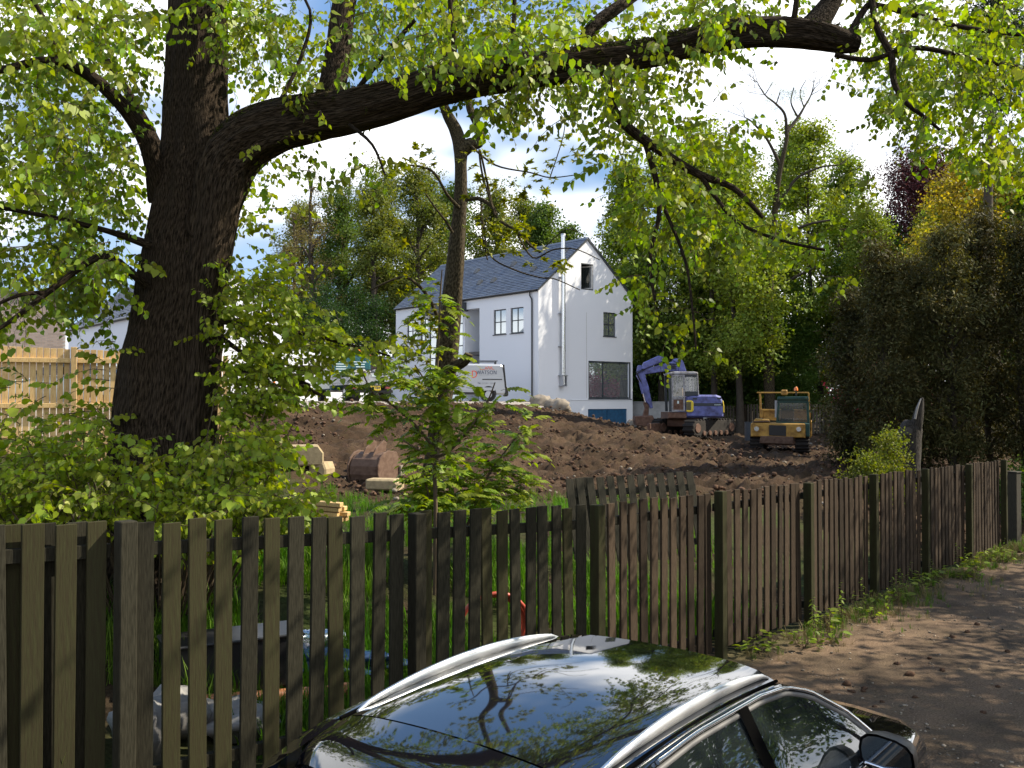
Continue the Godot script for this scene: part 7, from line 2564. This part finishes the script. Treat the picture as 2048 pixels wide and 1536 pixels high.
	for s: float in [-1.0, 1.0]:
		var o := Vector3(0.05 + s * 0.78, 0, -2.0)
		var outl := []
		for i in 24:
			var a := TAU * i / 24
			outl.append(Vector2(cos(a) * 0.3 + (1.6 if cos(a) > 0.0 else -1.6), 0.30 + sin(a) * 0.30))
		var tr := prism_part("track", outl, -0.25, 0.25, 0.04, MT.track, d, Basis(Vector3.BACK, Vector3.UP, Vector3.LEFT), o)
		var sh := MB.new()
		for i in 7:
			var a := -1.3 + i * 0.43
			sh.box(o + Vector3(0, 0.30 + sin(a) * 0.31, 1.6 + cos(a) * 0.31), Vector3(0.5, 0.05, 0.06), 0.008, Basis(Vector3.RIGHT, -a))
		part("track_shoes", sh.mesh(), MT.track, tr).set_meta("kind", "stuff")
	box_part("chassis", Vector3(1.1, 0.3, 3.6), MT.digger_brown, d, Vector3(0.05, 0.42, -1.9), 0.03)

# ---------------------------------------------------------------- things lying about the site
func on_ground(px: float, away: float, lift := 0.0) -> Vector3:
	var x := at_px(px, away)
	return site(x, away, ground_y(x, away) + lift)

func build_site_things():
	# digger bucket left on the soil: curved back, side plates, hinge ears
	var p := on_ground(752, 22.5, -0.06)
	var bk := thing("digger_bucket", "rusty digger bucket lying on the soil beside cut stone blocks", "bucket", p)
	var ax := Vector3(0.90, 0.0, 0.44).normalized()
	var bs := Basis(Vector3(0.44, 0, -0.90).normalized(), Vector3.UP, ax)
	bs.x = Vector3.UP.cross(ax).normalized()
	var prof := [Vector2(-0.28, -0.02), Vector2(-0.42, 0.10), Vector2(-0.49, 0.28), Vector2(-0.48, 0.47), Vector2(-0.40, 0.63), Vector2(-0.26, 0.74), Vector2(-0.06, 0.79), Vector2(0.28, 0.74), Vector2(0.42, 0.52), Vector2(0.60, 0.06), Vector2(0.56, -0.02)]
	prism_part("shell", prof, -0.42, 0.36, 0.03, MT.rust, bk, bs)
	var sp := []
	for q: Vector2 in prof:
		sp.append(Vector2(q.x * 1.05, q.y * 1.05))
	prism_part("side_plate", sp, 0.36, 0.41, 0.012, MT.rust, bk, bs)
	prism_part("side_plate", sp, -0.47, -0.42, 0.012, MT.rust, bk, bs)
	prism_part("cutting_edge", [Vector2(0.34, 0.02), Vector2(0.62, 0.02), Vector2(0.46, 0.46), Vector2(0.36, 0.44)], 0.41, 0.47, 0.01, MT.stone, bk, bs)
	for z: float in [-0.16, 0.12]:
		prism_part("hinge_ear", [Vector2(-0.34, 0.70), Vector2(0.20, 0.80), Vector2(0.24, 1.00), Vector2(0.12, 1.06), Vector2(-0.22, 0.88)], z, z + 0.035, 0.008, MT.rust, bk, bs)
	# cut stone blocks
	for a: Array in [[607, 910, 22.6, Vector3(0.92, 0.48, 0.55), 0.25, "large cut sandstone block with a chamfered corner on the stone pile"], [644, 941, 22.7, Vector3(0.46, 0.42, 0.5), -0.3, "smaller upright sandstone block leaning below the chamfered one"], [668, 968, 22.4, Vector3(0.6, 0.26, 0.5), 0.5, "flat sandstone slab lying lowest in the stone pile"], [600, 952, 23.0, Vector3(0.85, 0.45, 0.55), 0.2, "weathered sandstone block carrying the large chamfered block"], [770, 968, 21.2, Vector3(0.75, 0.24, 0.5), -0.2, "reddish flat stone half buried in front of the digger bucket"]]:
		var c := pix(a[0], a[1], a[2])
		var sz: Vector3 = a[3]
		var st := thing("stone_block", a[5], "stone", c, a[4])
		var k := MB.new()
		k.prism([Vector2(-sz.x * 0.5, -sz.y * 0.5), Vector2(sz.x * 0.5, -sz.y * 0.5), Vector2(sz.x * 0.5, sz.y * 0.12), Vector2(sz.x * 0.36, sz.y * 0.5), Vector2(-sz.x * 0.47, sz.y * 0.5), Vector2(-sz.x * 0.5, sz.y * 0.4)], -sz.z * 0.5, sz.z * 0.5, 0.035)
		part("block", k.mesh(), MT.stone_warm, st)
	# boulders on the bank
	for a: Array in [[1081, 812, 47.0, Vector3(1.15, 0.75, 0.8), "squarish grey boulder on top of the soil bank by the house corner"], [1114, 829, 45.5, Vector3(1.25, 0.85, 1.0), "rounded pale boulder lower down the soil bank"], [1266, 868, 41.0, Vector3(0.6, 0.5, 0.5), "small brown boulder at the bank's foot near the blue sheeting"]]:
		var c := pix(a[0], a[1], a[2])
		c.y = maxf(c.y, ground_y(c.x, a[2]) + 0.15)
		var bo := thing("boulder", a[4], "boulder", c)
		part("rock", lump(a[3], 0.42, int(a[0]), 12), MT.stone, bo)
	# stack of sawn planks
	var tp := thing("plank_stack", "small stack of yellow sawn planks behind the slat fence", "timber", pix(640, 1012, 14.0), -0.22)
	for i in 7:
		var y := -0.16 + (i / 2) * 0.075
		box_part("plank", Vector3(1.25 - 0.06 * (i % 3), 0.06, 0.13), MT["new_wood_%d" % (i % 3)], tp, Vector3(-0.25 + 0.05 * (i % 2), y, 0.08 - 0.15 * (i % 2)), 0.005, Vector3(0, 0.03 * (i % 3), -0.05))
	var bl := MB.new()
	bl.box(Vector3(0.2, -0.3, 0), Vector3(0.12, 0.22, 0.4), 0.01)
	bl.box(Vector3(-0.6, -0.3, 0), Vector3(0.12, 0.22, 0.4), 0.01)
	part("bearer", bl.mesh(), MT.old_wood, tp)
	# broken stump
	var q := on_ground(1817, 22.0, -0.1)
	var su := thing("broken_stump", "grey broken tree stump with a pale splintered spike", "stump", q)
	var o := -q
	var b := MB.new()
	var tr := trace([[1812, 985, 22, 34], [1815, 930, 22, 26], [1818, 890, 22, 24], [1823, 858, 22, 21], [1828, 846, 22, 15]])
	limb(b, tr[0], tr[1], 4, 16, 0.10, 0.15, 0.4)
	tr = trace([[1828, 868, 21.95, 14], [1834, 845, 21.9, 12], [1839, 820, 21.9, 9], [1844, 800, 21.9, 4], [1845, 795, 21.9, 1]])
	limb(b, tr[0], tr[1], 4, 10, 0.10, 0.1, 0.4)
	part("trunk", b.mesh(), MT.dead_wood, su, o)
	b = MB.new()
	tr = trace([[1830, 838, 21.76, 2.5], [1835, 815, 21.78, 2.5], [1842, 797, 21.84, 1]])
	limb(b, tr[0], tr[1], 3, 6, 0.05, 0.0, 0.3)
	part("splinter", b.mesh(), MT.pale_split, su, o)
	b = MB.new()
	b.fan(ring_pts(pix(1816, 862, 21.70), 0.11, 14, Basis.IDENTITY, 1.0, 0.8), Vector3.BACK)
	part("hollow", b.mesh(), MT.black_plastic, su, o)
	# pipes, sacks and other leftovers seen through the fence
	var at := func(px: float, away: float, lift: float) -> Vector3:
		return on_ground(px, away, lift)
	var dp := thing("drain_pipe", "terracotta orange plastic drain pipe lying behind the fence", "pipe")
	var p0: Vector3 = at.call(350, 7.6, 0.10)
	var p1: Vector3 = at.call(720, 8.5, 0.12)
	var k := MB.new()
	k.tube([p0, p1], [0.055, 0.055], 16)
	part("pipe", k.mesh(), MT.terracotta, dp)
	k = MB.new()
	k.tube([p1.lerp(p0, 0.10), p1], [0.068, 0.068], 16)
	part("socket", k.mesh(), MT.terracotta, dp)
	var fd := thing("foil_duct", "silver corrugated foil duct lying in the long grass behind the fence", "duct")
	var pts := []
	var rad := []
	var f0: Vector3 = at.call(470, 8.7, 0.13)
	var f1: Vector3 = at.call(680, 9.4, 0.13)
	for i in 60:
		var f := i / 59.0
		pts.append(f0.lerp(f1, f) + Vector3(0, 0.03 * sin(f * 5.0), 0.06 * sin(f * 4.0)))
		rad.append(0.10 + 0.012 * (i % 2))
	k = MB.new()
	k.tube(pts, rad, 16)
	part("hose", k.mesh(), MT.foil, fd)
	var cr := thing("black_crate", "black plastic crate lying behind the slat fence", "crate", at.call(465, 8.2, 0.0), 0.5)
	box_part("base", Vector3(1.1, 0.04, 0.5), MT.black_plastic, cr, Vector3(0, 0.06, 0))
	for s: float in [-1.0, 1.0]:
		box_part("side", Vector3(1.1, 0.42, 0.03), MT.black_plastic, cr, Vector3(0, 0.26, s * 0.24))
		box_part("end", Vector3(0.03, 0.42, 0.44), MT.black_plastic, cr, Vector3(s * 0.53, 0.26, 0))
	box_part("rim", Vector3(1.14, 0.03, 0.54), MT.black_plastic, cr, Vector3(0, 0.47, 0))
	var ta := thing("blue_tarpaulin", "crumpled blue tarpaulin heaped behind the drain pipe", "tarpaulin", at.call(660, 9.0, 0.06))
	part("sheet", lump(Vector3(1.2, 0.22, 0.6), 0.9, 55, 16), MT.tarp_blue, ta)
	for a: Array in [[345, 7.35, Vector3(0.55, 0.42, 0.4), "tall pale rubble sack slumped behind the fence's second bay"], [470, 7.5, Vector3(0.75, 0.3, 0.45), "flat pale rubble sack lying under the drain pipe"], [290, 7.0, Vector3(0.45, 0.5, 0.4), "pale rubble sack standing behind the wide fence post"]]:
		var sk := thing("rubble_sack", a[3], "sack", at.call(a[0], a[1], a[2].y * 0.4))
		part("bag", lump(a[2], 0.45, int(a[0]), 12), MT.sack, sk)
	var co := thing("red_duct_coil", "coil of red plastic ducting standing in the grass behind the fence", "coil", at.call(985, 10.3, 0.18), 0.4)
	for i in 3:
		pts = []
		rad = []
		for j in 33:
			var a := TAU * j / 32
			pts.append(Vector3(cos(a) * (0.36 + 0.02 * i), sin(a) * (0.32 + 0.02 * i), -0.06 + 0.06 * i + 0.02 * sin(a)))
			rad.append(0.025)
		k = MB.new()
		k.tube(pts, rad, 8, false)
		part("duct", k.mesh(), MT.pipe_red, co)
	var op := thing("orange_post", "slim orange marker post beside the teal lorry", "post", on_ground(548, 37.5))
	box_part("shaft", Vector3(0.09, 0.85, 0.09), MT.orange_lamp, op, Vector3(0, 0.42, 0), 0.01)
	box_part("cap", Vector3(0.11, 0.05, 0.11), MT.orange_lamp, op, Vector3(0, 0.86, 0), 0.01)
	# blue drum by the far fence
	var dr := thing("blue_drum", "small dark drum standing by the far slat fence", "drum", site(at_px(1500, 45), 45, ground_y(at_px(1500, 45), 45)))
	k = MB.new()
	k.tube([Vector3(0, 0, 0), Vector3(0, 0.85, 0)], [0.26, 0.26], 18)
	part("body", k.mesh(), MT.frame_dark, dr)
	k = MB.new()
	for y: float in [0.28, 0.57, 0.84]:
		k.tube([Vector3(0, y, 0), Vector3(0, y + 0.03, 0)], [0.275, 0.275], 18)
	part("hoop", k.mesh(), MT.frame_dark, dr)

# ---------------------------------------------------------------- weeds and clods by the lane
func build_lane_things():
	var r := RandomNumberGenerator.new()
	r.seed = 23
	var kinds := ["broad-leaved weed growing at the foot of the slat fence", "upright leafy weed growing at the foot of the slat fence"]
	for i in 40:
		var t := 0.02 + 0.90 * (i + r.randf() * 0.7) / 40.0
		var p := Vector2(2.55, 11.15).lerp(Vector2(10.4, 20.1), t)
		var off := 0.06 + 0.5 * pow(r.randf(), 2.0)
		var x := p.x + 0.75 * off
		var z := p.y - 0.66 * off
		var kind := 1 if r.randf() < 0.4 else 0
		var w := thing("fence_weed", kinds[kind], "weed", site(x, z, ground_y(x, z)), r.randf() * TAU, ["broad weeds along the fence foot", "upright weeds along the fence foot"][kind])
		var b := MB.new()
		var s := MB.new()
		if kind == 0:
			for j in 16:
				var a := TAU * j / 16 * 2.3
				var l := r.randf_range(0.06, 0.13)
				var reach := r.randf_range(0.03, 0.16)
				var o := Vector3(cos(a) * reach, r.randf_range(0.03, 0.20), sin(a) * reach)
				add_stalk(s, Vector3(0, 0, 0), o, 0.003)
				var g := r.randf_range(0.7, 1.3)
				b.col = Color(g * 1.0, g * 0.85, g * 1.4)
				add_leaf(b, o, Vector3(cos(a), r.randf_range(-0.3, 0.4), sin(a)), Vector3(r.randfn() * 0.3, 1, r.randfn() * 0.3), l, l * 0.6)
		else:
			var h := r.randf_range(0.3, 0.62)
			var lean := Vector3(r.randfn() * 0.05, 0, r.randfn() * 0.05)
			add_stalk(s, Vector3.ZERO, Vector3(0, h, 0) + lean, 0.005)
			for j in 14:
				var f := (j + 1) / 15.0
				var a := j * 1.57 + r.randf() * 0.4
				var l := r.randf_range(0.07, 0.12) * (1.1 - f * 0.5)
				var g := r.randf_range(0.7, 1.2)
				b.col = Color(g, g * 0.95, g * 1.2)
				add_leaf(b, Vector3(0, h * f, 0) + lean * f, Vector3(cos(a), r.randf_range(-0.5, 0.3), sin(a)), Vector3(0, 1, 0), l, l * 0.42)
		part("leaves", b.mesh(), MT.ash_leaf, w).set_meta("kind", "stuff")
		part("stalks", s.mesh(), MT.twig, w)
	for a: Array in [[1722, 1375], [1725, 1370], [1700, 1378], [1650, 1385], [1760, 1400], [1745, 1412], [1825, 1385], [1690, 1365], [1815, 1343], [1930, 1255], [1950, 1240], [1900, 1265], [1855, 1310], [1990, 1360], [1960, 1410], [1880, 1330], [1790, 1320], [2010, 1290]]:
		var away: float = 1900.0 * 3.05 / (a[1] - 803.0)
		var x := at_px(a[0], away)
		var c := thing("soil_clod", "dark clod of soil dropped on the lane", "clod", site(x, away, ground_y(x, away) + 0.01), 0.0, "clods of soil on the lane")
		var s := r.randf_range(0.04, 0.10)
		part("lump", lump(Vector3(s, s * 0.6, s * 0.9), 0.8, int(a[0]), 7), MT.clod, c)
